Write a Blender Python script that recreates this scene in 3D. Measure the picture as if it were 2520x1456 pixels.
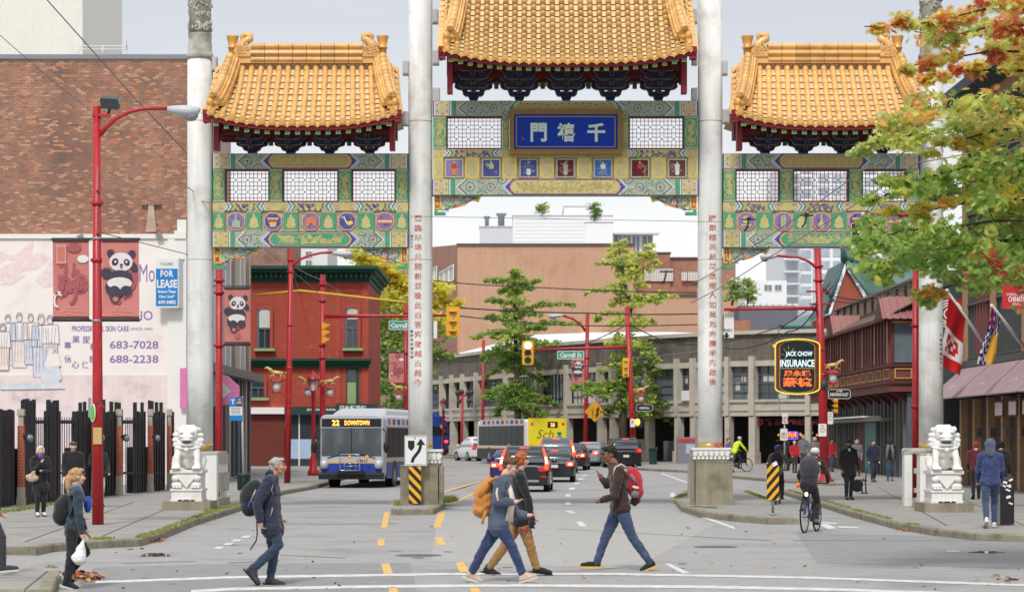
import bpy,bmesh,math,random
import numpy as np
from mathutils import Vector,Matrix,noise as mnoise
PI=math.pi
random.seed(7)
SC=bpy.context.scene
COL=SC.collection
for _o in list(bpy.data.objects):
 bpy.data.objects.remove(_o)
FPX,HZ,CX,CH=5950.0,1080.0,1260.0,1.9
cam_d=bpy.data.cameras.new('camera')
cam=bpy.data.objects.new('camera',cam_d)
COL.objects.link(cam)
cam.location=(0,0,CH)
cam.rotation_euler=(PI/2,0,0)
cam_d.sensor_width=36.0
cam_d.lens=36.0*FPX/2520.0
cam_d.shift_y=(HZ-728.0)/2520.0
cam_d.clip_start=0.5
cam_d.clip_end=5000
cam_d.dof.use_dof=True
cam_d.dof.focus_distance=47.0
cam_d.dof.aperture_fstop=3.4
SC.camera=cam
SUN_EL,SUN_AZ=math.radians(50),math.radians(-168)
world=bpy.data.worlds.new('World')
SC.world=world
world.use_nodes=True
wn,wl=world.node_tree.nodes,world.node_tree.links
for _n in list(wn):
 wn.remove(_n)
w_out=wn.new('ShaderNodeOutputWorld')
w_bg=wn.new('ShaderNodeBackground')
w_bg.inputs['Strength'].default_value=0.1
w_sky=wn.new('ShaderNodeTexSky')
w_sky.sky_type='NISHITA'
w_sky.sun_disc=False
w_sky.sun_elevation=SUN_EL
w_sky.sun_rotation=SUN_AZ
w_tc=wn.new('ShaderNodeTexCoord')
w_sep=wn.new('ShaderNodeSeparateXYZ')
w_map=wn.new('ShaderNodeMapping')
w_map.inputs['Scale'].default_value=(1.0,1.0,4.0)
w_noise=wn.new('ShaderNodeTexNoise')
w_noise.inputs['Scale'].default_value=3.0
w_noise.inputs['Detail'].default_value=5
w_noise.inputs['Roughness'].default_value=0.55
w_ramp=wn.new('ShaderNodeValToRGB')
cr=w_ramp.color_ramp
cr.elements[0].position=0.0
cr.elements[0].color=(5.6,5.6,5.55,1)
cr.elements[1].position=1.0
cr.elements[1].color=(6.0,6.1,6.3,1)
for _p,_c in((0.085,(5.5,5.5,5.5,1)),(0.12,(4.5,4.58,4.75,1)),(0.17,(3.85,3.98,4.3,1)),(0.45,(4.9,5.05,5.4,1))):
 e=cr.elements.new(_p)
 e.color=_c
w_mul=wn.new('ShaderNodeMix')
w_mul.data_type='RGBA'
w_mul.blend_type='MULTIPLY'
w_mul.inputs[0].default_value=1.0
w_nr=wn.new('ShaderNodeMapRange')
w_nr.inputs['From Min'].default_value=0.3
w_nr.inputs['From Max'].default_value=0.7
w_nr.inputs['To Min'].default_value=0.93
w_nr.inputs['To Max'].default_value=1.05
w_mix=wn.new('ShaderNodeMix')
w_mix.data_type='RGBA'
w_mix.inputs[0].default_value=0.94
wl.new(w_tc.outputs['Generated'],w_sep.inputs[0])
wl.new(w_tc.outputs['Generated'],w_map.inputs[0])
wl.new(w_map.outputs[0],w_noise.inputs['Vector'])
wl.new(w_noise.outputs['Fac'],w_nr.inputs['Value'])
wl.new(w_sep.outputs['Z'],w_ramp.inputs['Fac'])
wl.new(w_ramp.outputs['Color'],w_mul.inputs[6])
wl.new(w_nr.outputs['Result'],w_mul.inputs[7])
wl.new(w_sky.outputs['Color'],w_mix.inputs[6])
wl.new(w_mul.outputs[2],w_mix.inputs[7])
wl.new(w_mix.outputs[2],w_bg.inputs['Color'])
wl.new(w_bg.outputs[0],w_out.inputs['Surface'])
sun_d=bpy.data.lights.new('sun','SUN')
sun_d.energy=1.5
sun_d.angle=math.radians(10)
sun_d.color=(1.0,0.965,0.91)
sun=bpy.data.objects.new('sun',sun_d)
COL.objects.link(sun)
_sd=Vector((math.sin(SUN_AZ)*math.cos(SUN_EL),math.cos(SUN_AZ)*math.cos(SUN_EL),math.sin(SUN_EL)))
sun.rotation_euler=_sd.to_track_quat('Z','Y').to_euler()
sun.location=_sd*60
SC.view_settings.view_transform='Standard'
SC.view_settings.look='None'
SC.view_settings.gamma=1
SC.view_settings.exposure=0.85
SC.view_settings.use_curve_mapping=False
# ------------------------------------------------------------------ placing helpers
def gz(y):
 return 0.0 if y<95 else min(0.0075*(y-95),0.75)
def P(px,py,y):
 return Vector(((px-CX)/FPX*y,y,CH-(py-HZ)/FPX*y))
def PX(px,y):return(px-CX)/FPX*y
def PZ(py,y):return CH-(py-HZ)/FPX*y
def GY(py,lift=0.0):
 y=FPX*(CH-lift)/(py-HZ)
 if y>95:
  y=(CH-lift+0.0075*95)/((py-HZ)/FPX+0.0075)
 return y
def G(px,py,lift=0.0):
 y=GY(py,lift)
 return Vector((PX(px,y),y,gz(y)+lift))
def lin(c):
 c=c/255.0
 return c/12.92 if c<=0.04045 else((c+0.055)/1.055)**2.4
_mats={}
def M(name,col,rough=0.6,var=0.10,scale=2.5,bump=0.0,bscale=30.0,metal=0.0,spec=0.35,emit=0.0,ecol=None,big=0.0,rand=0.0,streak=0.0,dirt=None,trans=0.0,alpha=None,coat=0.0,sheen=0.0,k=0.84):
 """one procedural material: base colour (sRGB 0-255) broken by two noises, optional rain streaks, speckle and bump"""
 if name in _mats:
  return _mats[name]
 m=bpy.data.materials.new(name)
 m.use_nodes=True
 nt=m.node_tree
 N,L=nt.nodes,nt.links
 b=N['Principled BSDF']
 c=tuple(lin(v)*k for v in col[:3])
 b.inputs['Roughness'].default_value=rough
 b.inputs['Metallic'].default_value=metal
 b.inputs['Specular IOR Level'].default_value=spec
 if coat:
  b.inputs['Coat Weight'].default_value=coat
  b.inputs['Coat Roughness'].default_value=0.08
 if sheen:
  b.inputs['Sheen Weight'].default_value=sheen
 if trans:
  b.inputs['Transmission Weight'].default_value=trans
 if emit:
  ec=ecol or col
  b.inputs['Emission Color'].default_value=tuple(lin(v)for v in ec[:3])+(1,)
  b.inputs['Emission Strength'].default_value=emit
 geo=N.new('ShaderNodeNewGeometry')
 cur=None
 if var or big or rand or streak or dirt:
  fac=None
  def add(out,amt):
   nonlocal fac
   mr=N.new('ShaderNodeMapRange')
   mr.inputs['From Min'].default_value=0.25
   mr.inputs['From Max'].default_value=0.75
   mr.inputs['To Min'].default_value=1-amt
   mr.inputs['To Max'].default_value=1+amt
   mr.clamp=False
   L.new(out,mr.inputs['Value'])
   if fac is None:
    fac=mr.outputs[0]
   else:
    mu=N.new('ShaderNodeMath')
    mu.operation='MULTIPLY'
    L.new(fac,mu.inputs[0])
    L.new(mr.outputs[0],mu.inputs[1])
    fac=mu.outputs[0]
  def noise(sc,det=4,vec=None,rg=0.6):
   n=N.new('ShaderNodeTexNoise')
   n.inputs['Scale'].default_value=sc
   n.inputs['Detail'].default_value=det
   n.inputs['Roughness'].default_value=rg
   L.new(vec or geo.outputs['Position'],n.inputs['Vector'])
   return n.outputs['Fac']
  if var:add(noise(scale),var)
  if big:add(noise(scale*0.12,3),big)
  if streak:
   mp=N.new('ShaderNodeMapping')
   mp.inputs['Scale'].default_value=(3.0,3.0,0.16)
   L.new(geo.outputs['Position'],mp.inputs[0])
   add(noise(1.6,5,mp.outputs[0],0.7),streak)
  if rand:
   oi=N.new('ShaderNodeObjectInfo')
   add(oi.outputs['Random'],rand*0.5)
  mx=N.new('ShaderNodeMix')
  mx.data_type='RGBA'
  mx.blend_type='MULTIPLY'
  mx.inputs[0].default_value=1.0
  mx.inputs[6].default_value=c+(1,)
  if fac is not None:
   L.new(fac,mx.inputs[7])
  else:
   mx.inputs[7].default_value=(1,1,1,1)
  cur=mx.outputs[2]
  if dirt:
   dn=noise(dirt[2],6,None,0.65)
   dr=N.new('ShaderNodeMapRange')
   dr.inputs['From Min'].default_value=0.60-0.25*dirt[1]
   dr.inputs['From Max'].default_value=0.74
   dr.inputs['To Max'].default_value=min(1.0,0.4+dirt[1])
   L.new(dn,dr.inputs['Value'])
   m2=N.new('ShaderNodeMix')
   m2.data_type='RGBA'
   L.new(dr.outputs[0],m2.inputs[0])
   L.new(cur,m2.inputs[6])
   m2.inputs[7].default_value=tuple(lin(v)*k for v in dirt[0])+(1,)
   cur=m2.outputs[2]
  L.new(cur,b.inputs['Base Color'])
 else:
  b.inputs['Base Color'].default_value=c+(1,)
 if bump:
  bn=N.new('ShaderNodeTexNoise')
  bn.inputs['Scale'].default_value=bscale
  bn.inputs['Detail'].default_value=4
  L.new(geo.outputs['Position'],bn.inputs['Vector'])
  bp=N.new('ShaderNodeBump')
  bp.inputs['Strength'].default_value=bump
  bp.inputs['Distance'].default_value=0.02
  L.new(bn.outputs['Fac'],bp.inputs['Height'])
  L.new(bp.outputs[0],b.inputs['Normal'])
 if alpha is not None:
  b.inputs['Alpha'].default_value=alpha
 _mats[name]=m
 return m
def frame_of(d):
 d=Vector(d).normalized()
 a=Vector((0,0,1))if abs(d.z)<0.9 else Vector((1,0,0))
 u=d.cross(a).normalized()
 v=u.cross(d).normalized()
 return u,v,d
_txt={}
def text_geo(body,bold=0.0,res=2):
 key=(body,bold,res)
 if key not in _txt:
  cu=bpy.data.curves.new('lettering','FONT')
  cu.body=body
  cu.resolution_u=res
  cu.offset=bold
  cu.align_x='CENTER'
  cu.align_y='CENTER'
  o=bpy.data.objects.new('lettering',cu)
  me=bpy.data.meshes.new_from_object(o)
  vs=[tuple(v.co)for v in me.vertices]
  fs=[tuple(p.vertices)for p in me.polygons]
  bpy.data.meshes.remove(me)
  bpy.data.objects.remove(o)
  bpy.data.curves.remove(cu)
  xs=[v[0]for v in vs]or[0]
  ys=[v[1]for v in vs]or[0]
  cx,cy=(min(xs)+max(xs))/2,(min(ys)+max(ys))/2
  _txt[key]=([(v[0]-cx,v[1]-cy)for v in vs],fs,max(xs)-min(xs)or 1,max(ys)-min(ys)or 1)
 return _txt[key]
class MB:
 def __init__(s):
  s.v,s.f,s.m,s.sm,s.mats=[],[],[],[],[]
 def mi(s,mat):
  if mat not in s.mats:
   s.mats.append(mat)
  return s.mats.index(mat)
 def add(s,vs,fs,mat,smooth=False):
  o=len(s.v)
  s.v+=[tuple(p)for p in vs]
  k=s.mi(mat)
  for f in fs:
   s.f.append(tuple(i+o for i in f))
   s.m.append(k)
   s.sm.append(smooth)
  return s
 def poly(s,pts,mat):
  return s.add(pts,[tuple(range(len(pts)))],mat)
 def box(s,x0,x1,y0,y1,z0,z1,mat):
  v=[(x,y,z)for z in(z0,z1)for y in(y0,y1)for x in(x0,x1)]
  return s.add(v,[(0,2,3,1),(4,5,7,6),(0,1,5,4),(2,6,7,3),(0,4,6,2),(1,3,7,5)],mat)
 def obox(s,c,u,v,w,du,dv,dw,mat):
  c,u,v,w=Vector(c),Vector(u).normalized(),Vector(v).normalized(),Vector(w).normalized()
  pts=[c+u*(a*du/2)+v*(b*dv/2)+w*(e*dw/2)for e in(-1,1)for b in(-1,1)for a in(-1,1)]
  return s.add(pts,[(0,2,3,1),(4,5,7,6),(0,1,5,4),(2,6,7,3),(0,4,6,2),(1,3,7,5)],mat)
 def bar(s,p0,p1,w,d,mat,up=None):
  p0,p1=Vector(p0),Vector(p1)
  a=p1-p0
  u,v,t=frame_of(a)
  if up is not None:
   v=Vector(up)
   u=t.cross(v).normalized()
  return s.obox((p0+p1)/2,u,v,t,w,d,a.length,mat)
 def loft(s,rings,mat,close=True,cap0=True,cap1=True,smooth=True):
  n=len(rings[0])
  vs=[p for r in rings for p in r]
  fs=[]
  for i in range(len(rings)-1):
   for j in range(n if close else n-1):
    a,b=i*n+j,i*n+(j+1)%n
    fs.append((a,b,b+n,a+n))
  s.add(vs,fs,mat,smooth)
  o=len(s.v)-len(vs)
  k=s.mi(mat)
  if close and cap0:
   s.f.append(tuple(o+j for j in reversed(range(n))));s.m.append(k);s.sm.append(False)
  if close and cap1:
   s.f.append(tuple(o+(len(rings)-1)*n+j for j in range(n)));s.m.append(k);s.sm.append(False)
  return s
 def cyl(s,p0,p1,r0,r1=None,n=12,mat=None,smooth=True):
  r1=r0 if r1 is None else r1
  return s.tube([p0,p1],[r0,r1],n,mat,smooth)
 def tube(s,pts,r,n,mat,smooth=True,squash=1.0):
  pts=[Vector(p)for p in pts]
  rs=r if isinstance(r,(list,tuple))else[r]*len(pts)
  u=None
  rings=[]
  for i,p in enumerate(pts):
   d=(pts[min(i+1,len(pts)-1)]-pts[max(i-1,0)])
   if d.length<1e-9:
    d=Vector((0,0,1))
   d.normalize()
   if u is None:
    u,v,_=frame_of(d)
   else:
    u=(u-d*u.dot(d)).normalized()
   v=d.cross(u)
   rings.append([p+u*math.cos(2*PI*k/n)*rs[i]+v*math.sin(2*PI*k/n)*rs[i]*squash for k in range(n)])
  return s.loft(rings,mat,smooth=smooth)
 def lathe(s,c,prof,n,mat,smooth=True):
  c=Vector(c)
  rings=[[c+Vector((math.cos(2*PI*k/n)*r,math.sin(2*PI*k/n)*r,z))for k in range(n)]for r,z in prof]
  return s.loft(rings,mat,smooth=smooth)
 def sphere(s,c,r,mat,nu=12,nv=8):
  c=Vector(c)
  r=(r,r,r)if not isinstance(r,(list,tuple))else r
  rings=[]
  for i in range(nv+1):
   t=PI*(i+0.02*(i==0)-0.02*(i==nv))/nv
   rings.append([c+Vector((math.sin(t)*math.cos(2*PI*k/nu)*r[0],math.sin(t)*math.sin(2*PI*k/nu)*r[1],-math.cos(t)*r[2]))for k in range(nu)])
  return s.loft(rings,mat)
 def prism(s,pts2,o,u,v,depth,mat,side=None):
  o,u,v=Vector(o),Vector(u),Vector(v)
  w=u.cross(v).normalized()
  f=[o+u*a+v*b for a,b in pts2]
  k=[p-w*depth for p in f]
  n=len(f)
  s.add(f,[tuple(range(n))],mat)
  s.add(k,[tuple(reversed(range(n)))],side or mat)
  s.add(f+k,[(j,j+n,(j+1)%n+n,(j+1)%n)for j in range(n)],side or mat)
  return s
 def text(s,body,o,u,v,h=None,w=None,mat=None,bold=0.0,res=2,lift=0.0,mirror=False):
  vs,fs,tw,th=text_geo(body,bold,res)
  o,u,v=Vector(o),Vector(u).normalized(),Vector(v).normalized()
  n=u.cross(v).normalized()
  sy=(h/th)if h else w/tw
  sx=(w/tw)if w else sy
  if mirror:sx=-sx
  return s.add([o+u*(a*sx)+v*(b*sy)+n*lift for a,b in vs],fs,mat)
 def build(s,name,parent=None,base=None,kind=None,label=None,cat=None,group=None,loc=None):
  base=Vector(base)if base is not None else(BASE.get(parent,Vector((0,0,0)))if parent is not None else None)
  if base is None:
   xs=np.array(s.v)if s.v else np.zeros((1,3))
   lo,hi=xs.min(0),xs.max(0)
   base=Vector(((lo[0]+hi[0])/2,(lo[1]+hi[1])/2,lo[2]))
  key=parent.name if parent is not None else ''
  me=bpy.data.meshes.new(name)
  bx,by,bz=base
  me.from_pydata([(x-bx,y-by,z-bz)for x,y,z in s.v],[],s.f)
  for mt in s.mats:
   me.materials.append(mt)
  me.polygons.foreach_set('material_index',s.m)
  me.polygons.foreach_set('use_smooth',s.sm)
  me.update()
  o=bpy.data.objects.new(name,me)
  COL.objects.link(o)
  if parent is not None:
   o.parent=parent
  else:
   o.location=base
  BASE[o]=base
  tag(o,label,cat,group,kind)
  return o
BASE={}
def tag(o,label=None,cat=None,group=None,kind=None):
 if label:o['label']=label
 if cat:o['category']=cat
 if group:o['group']=group
 if kind:o['kind']=kind
 return o
def thing(name,loc,label,cat,group=None):
 o=bpy.data.objects.new(name,None)
 o.empty_display_size=0.2
 COL.objects.link(o)
 o.location=loc
 BASE[o]=Vector(loc)
 return tag(o,label,cat,group)
def inst(name,mesh,parent,loc,rot=None,scale=None):
 o=bpy.data.objects.new(name,mesh)
 COL.objects.link(o)
 o.parent=parent
 o.location=Vector(loc)-BASE[parent]
 if rot is not None:o.rotation_euler=rot
 if scale is not None:o.scale=scale
 return o
def dup(root,loc,label=None,rotz=0.0):
 kids={}
 for o in COL.objects:
  if o.parent is not None:
   kids.setdefault(o.parent,[]).append(o)
 r=root.copy()
 COL.objects.link(r)
 r.location=loc
 r.rotation_euler=(0,0,rotz)
 BASE[r]=Vector(loc)
 if label:r['label']=label
 for ch in kids.get(root,[]):
  c=ch.copy();COL.objects.link(c);c.parent=r
  for g in kids.get(ch,[]):
   d=g.copy();COL.objects.link(d);d.parent=c
 return r
XA,YA,ZA=Vector((1,0,0)),Vector((0,1,0)),Vector((0,0,1))
def lerp(a,b,t):return a+(b-a)*t
def rrect(w,h,r,n=4):
 pts=[]
 for cx,cy,a0 in((w/2-r,-h/2+r,-PI/2),(w/2-r,h/2-r,0),(-w/2+r,h/2-r,PI/2),(-w/2+r,-h/2+r,PI)):
  for i in range(n+1):
   a=a0+PI/2*i/n
   pts.append((cx+r*math.cos(a),cy+r*math.sin(a)))
 return pts
def circ(r,n=16,a0=0.0,cx=0,cy=0):return[(cx+r*math.cos(a0+2*PI*k/n),cy+r*math.sin(a0+2*PI*k/n))for k in range(n)]
# ------------------------------------------------------------------ ground, pavements, islands, markings
m_asph=M('asphalt',(164,163,161),0.92,var=0.2,scale=30,big=0.14,bump=0.3,bscale=60,dirt=((122,121,120),0.35,0.45))
m_pave=M('pavement_concrete',(158,155,150),0.9,var=0.08,scale=14,big=0.14,bump=0.2,bscale=40,dirt=((120,116,108),0.3,0.8))
m_kerb=M('kerb_concrete',(150,142,124),0.92,var=0.2,scale=6,big=0.1,bump=0.3,bscale=30,dirt=((95,92,66),0.45,2.2))
m_joint=M('pavement_joint',(104,100,94),0.95,var=0.2,scale=10)
m_white=M('road_paint_white',(226,226,224),0.8,var=0.08,scale=20,dirt=((164,163,161),0.62,5))
m_yellow=M('road_paint_yellow',(240,190,92),0.8,var=0.08,scale=20,dirt=((165,158,145),0.6,6))
m_wet=M('wet_asphalt',(70,69,70),0.06,var=0.1,scale=8,spec=0.8)
m_tar=M('crack_sealant',(118,117,117),0.6,var=0.15,scale=6)
m_soil=M('soil',(92,82,62),0.95,var=0.2,scale=10)
b=MB()
ys=[-40,0,20,40,60,80,95,195,400,2500]
for i in range(len(ys)-1):
 y0,y1=ys[i],ys[i+1]
 b.poly([(-900,y0,gz(y0)),(900,y0,gz(y0)),(900,y1,gz(y1)),(-900,y1,gz(y1))],m_asph)
b.build('road',base=(0,0,0),kind='structure')
def inset(pts,d):
 n,out=len(pts),[]
 for i in range(n):
  a,c,e=pts[i-1],pts[i],pts[(i+1)%n]
  d0=Vector((c.x-a.x,c.y-a.y)).normalized()
  d1=Vector((e.x-c.x,e.y-c.y)).normalized()
  nn=Vector((-d0.y-d1.y,d0.x+d1.x))
  if nn.length<1e-6:nn=Vector((-d0.y,d0.x))
  nn.normalize()
  s=d/max(0.4,nn.dot(Vector((-d0.y,d0.x))))
  out.append(Vector((c.x+nn.x*s,c.y+nn.y*s,c.z)))
 return out
def slab(name,front,back,lift=0.15,kerb=True,seg=1.9):
 """front: kerb line left to right (seen points), back: the rest of the outline, both world points at the top"""
 pts=front+back
 ar=sum(pts[i].x*pts[(i+1)%len(pts)].y-pts[(i+1)%len(pts)].x*pts[i].y for i in range(len(pts)))
 b=MB()
 ins=inset(pts,0.16 if ar>0 else-0.16)
 top=[p.copy()for p in ins]
 low=[Vector((p.x,p.y,p.z-lift-0.03))for p in ins]
 n=len(top)
 b.add(top,[tuple(range(n))],m_pave)
 b.add(top+low,[(j,j+n,(j+1)%n+n,(j+1)%n)for j in range(n)],m_kerb)
 o=b.build(name,base=(0,0,0),kind='structure')
 nf=len(front)
 rng=range(nf-1)
 for i in rng:
  a,c,ai,ci=pts[i],pts[i+1],ins[i],ins[i+1]
  L=(c-a).length
  k=max(1,int(L/seg))
  for j in range(k):
   t0,t1=j/k+0.006/L,(j+1)/k-0.006/L
   q=[a.lerp(c,t0),a.lerp(c,t1),ai.lerp(ci,t1),ai.lerp(ci,t0)]
   dz=random.uniform(-0.004,0.004)
   up=[Vector((p.x,p.y,p.z+0.006+dz))for p in q]
   dn=[Vector((p.x,p.y,p.z-lift-0.02))for p in q]
   f0=[q[0].lerp(q[3],0.12),q[1].lerp(q[2],0.12)]
   kb=MB()
   vs=[Vector((f0[0].x,f0[0].y,up[0].z)),Vector((f0[1].x,f0[1].y,up[1].z)),up[2],up[3],Vector((q[0].x,q[0].y,up[0].z-0.03)),Vector((q[1].x,q[1].y,up[1].z-0.03)),dn[0],dn[1],dn[2],dn[3]]
   kb.add(vs,[(0,1,2,3),(4,5,1,0),(6,7,5,4),(8,9,3,2),(7,8,2,1,5),(9,6,4,0,3)],m_kerb)
   kb.build('kerb_stone',parent=o,base=(0,0,0))
 return o
def gl(px_pts,lift):return[G(x,y,lift)for x,y in px_pts]
LP=slab('pavement',gl([(88,1345),(130,1337),(240,1329),(345,1324),(392,1311),(480,1277),(600,1241),(700,1206),(760,1196),(812,1184)],0.14),[Vector((-7.2,112,0.27)),Vector((-7.4,140,0.48)),Vector((-40,140,0.48)),Vector((-40,42.0,0.14))],0.14)
NP=slab('pavement',gl([(-300,1452),(60,1452),(128,1452)],0.13)+gl([(142,1420),(152,1402)],0.13),gl([(110,1393),(-320,1399)],0.13),0.13)
RP=slab('pavement',gl([(1917,1203),(1935,1209),(2000,1229),(2100,1259),(2200,1284),(2290,1299),(2400,1311),(2700,1320)],0.14),[Vector((30,44,0.14)),Vector((30,92.0,0.14)),G(2230,1190,0.14),G(2060,1194,0.14),G(1960,1198,0.14)],0.14)
FP=slab('pavement',gl([(1560,1150),(1700,1157),(1760,1166),(1900,1178),(2045,1187),(2180,1192)],0.13),[Vector((17.2,92.5,0.13)),Vector((30,92.5,0.13)),Vector((30,160,0.61)),Vector((8.2,160,0.61))],0.13)
CP=slab('pavement',gl([(1000,1119),(1070,1121),(1140,1124),(1215,1126),(1330,1131),(1450,1139),(1556,1148)],0.13),[Vector((8.1,160,0.61)),Vector((8.1,196,0.88)),Vector((-10,196,0.88))],0.13)
IL=slab('traffic_island',gl([(962,1250),(985,1252),(1066,1251),(1096,1236)],0.15),gl([(1092,1222),(1078,1205),(1010,1205),(985,1232)],0.15),0.15,seg=1.2)
IR=slab('traffic_island',gl([(1690,1203),(1668,1214),(1660,1226),(1675,1243),(1722,1257),(1800,1266),(1890,1273),(1966,1273)],0.15),gl([(1950,1258),(1900,1228),(1850,1208),(1810,1198),(1740,1196)],0.15),0.15,seg=1.4)
# pavement joints: shallow dark score lines on the left and right pavement
def score(name,parent,lines,lift,w=0.02):
 for p0,p1 in lines:
  b=MB()
  a,c=G(*p0,lift),G(*p1,lift)
  d=(c-a).normalized()
  s=Vector((-d.y,d.x,0))*w
  z=Vector((0,0,0.004))
  b.poly([a-s+z,c-s+z,c+s+z,a+s+z],m_joint)
  b.build(name,parent=parent,base=(0,0,0))
score('pavement_joint',LP,[((250,1319),(470,1225)),((-20,1296),(400,1294)),((-20,1262),(505,1262)),((60,1333),(330,1234))],0.14)
score('pavement_joint',RP,[((2010,1222),(2540,1226)),((2210,1276),(2540,1278)),((2160,1198),(2330,1292)),((2320,1206),(2540,1300)),((1990,1206),(2240,1208))],0.14)
score('pavement_joint',NP,[((-40,1420),(120,1421)),((60,1450),(118,1404))],0.13,0.015)
# road markings, each a thin sheet of paint
def paint(name,pts,mat,lift=0.005):
 b=MB()
 q=[G(x,y)for x,y in pts]
 b.poly([Vector((p.x,p.y,gz(p.y)+lift))for p in q],mat)
 return b.build(name,base=(0,0,0),kind='structure')
def line_px(name,pts,w,mat,lift=0.005):
 b=MB()
 for(x0,y0),(x1,y1)in zip(pts[:-1],pts[1:]):
  q=[G(x0,y0-w/2),G(x0,y0+w/2),G(x1,y1+w/2),G(x1,y1-w/2)]
  b.poly([Vector((p.x,p.y,gz(p.y)+lift))for p in q],mat)
 return b.build(name,base=(0,0,0),kind='structure')
line_px('crosswalk_line',[(235,1432),(565,1420),(1100,1412),(1500,1411.5),(1995,1421),(2540,1440)],5.6,m_white)
line_px('crosswalk_line',[(470,1455),(565,1449),(900,1443),(1260,1440),(1700,1443),(2050,1450),(2540,1467)],7,m_white)
for q in([(945,1260),(960,1259),(953,1297),(938,1299)],[(929,1326),(947,1325),(945,1343),(930,1343)],[(938,1387),(957,1385),(967,1411),(945,1412)],[(955,1445),(976,1445),(986,1470),(962,1470)],[(1078,1262),(1097,1259),(1085,1297),(1066,1298)],[(1070,1322),(1088,1321),(1097,1340),(1078,1341)],[(1120,1384),(1140,1382),(1156,1406),(1132,1408)],[(1155,1446),(1176,1445),(1192,1470),(1168,1470)],[(1085,1210),(1085,1214),(1180,1186),(1178,1183.5)],[(1112,1238),(1120,1238),(1180,1208),(1176,1205)]):
 paint('lane_dash',q,m_yellow)
for cx,cy,w,h,sk in((1439,1169,13,2.6,3),(1430,1178,13,3.4,3),(1419,1189,13,4,3),(1408,1201.5,14,5.5,2),(1398,1218,12,6,0),(1398,1238,13,6,-2),(1404,1259,15,7,-6)):
 paint('lane_dash',[(cx-w/2+sk,cy-h/2),(cx+w/2+sk,cy-h/2),(cx+w/2-sk,cy+h/2),(cx-w/2-sk,cy+h/2)],m_white)
paint('lane_dash',[(1417,1283),(1431,1282),(1446,1294),(1429,1295)],m_white)
paint('lane_dash',[(1633,1386),(1648,1386),(1700,1410),(1680,1411)],m_white)
paint('lane_dash',[(1649,1212),(1660,1212),(1664,1228),(1652,1228)],m_white)
line_px('lane_line',[(1628,1164),(1697,1189)],3.2,m_white)
line_px('lane_line',[(1712,1265),(1808,1299)],5.5,m_white)
for cx,cy in((539,1347),(562,1338),(582,1329),(605,1320)):
 paint('lane_dash',[(cx-6,cy-2),(cx+14,cy-3),(cx+6,cy+2.5),(cx-14,cy+3)],m_white)
for pts in([(2015,1290),(2035,1288),(2060,1299),(2040,1302)],[(2062,1294),(2110,1296),(2112,1299),(2064,1298)],[(1995,1281),(2060,1286),(2058,1289),(1996,1285)]):
 paint('bike_lane_mark',pts,m_white)
def blob(name,cx,cy,w,h,mat,n=26,lift=0.004,jag=0.25):
 pts=[]
 for k in range(n):
  a=2*PI*k/n
  r=1+random.uniform(-jag,jag)
  pts.append((cx+w/2*r*math.cos(a),cy-h/2*r*math.sin(a)))
 return paint(name,list(reversed(pts)),mat,lift)
blob('puddle',378,1364,74,11,m_wet,jag=0.35)
blob('puddle',2430,1358,84,5.5,m_wet)
blob('puddle',2347,1355,32,3.6,m_wet)
for pts,w in(([(560,1384),(690,1379)],1.6),([(1075,1425),(1080,1456)],2),([(760,1290),(980,1287)],1.2),([(1950,1329),(2520,1330)],1.4),([(690,1365),(850,1372)],1.6),([(1370,1300),(1900,1330)],1.1),([(300,1385),(480,1380)],1.3)):
 line_px('road_crack',pts,w,m_tar,0.003)
m_patch=M('asphalt_patch',(146,145,145),0.92,var=0.1,scale=20,big=0.12,bump=0.25,bscale=60)
m_patchl=M('asphalt_worn',(172,170,166),0.92,var=0.08,scale=20,big=0.10,bump=0.2,bscale=60)
paint('asphalt_patch',[(230,1396),(560,1386),(1010,1384),(1030,1470),(180,1470)],m_patch,0.002)
paint('asphalt_patch',[(1080,1258),(1640,1250),(1760,1290),(1560,1400),(1060,1380)],m_patchl,0.002)
paint('asphalt_patch',[(1960,1310),(2560,1324),(2560,1400),(2010,1385)],m_patch,0.002)
# oil drips and manhole covers
m_oil=M('oil_stain',(112,111,111),.7,var=.2,scale=6)
rr=random.Random(12)
for _ in range(16):
 blob('oil_stain',rr.uniform(300,2300),rr.uniform(1290,1450),rr.uniform(8,34),rr.uniform(1.5,4),m_oil,14,.0036+_*.00004,.3)
def cover(label,px,py,r=.33):
 g=G(px,py);t=thing('manhole_cover',g,label,'manhole cover','manhole covers')
 b=MB();b.cyl(g+ZA*.002,g+ZA*.008,r,n=24,mat=M('cast_iron',(96,94,92),.6,var=.2,scale=14));b.build('cover',t)
 b=MB();b.lathe(g,[(r,.0),(r+.05,.009),(r+.06,.004)],24,m_tar);b.build('ring',t)
cover('iron manhole cover in the road left of the striding man in brown',1030,1366);cover('iron manhole cover near the right island kerb',1760,1345)
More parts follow.
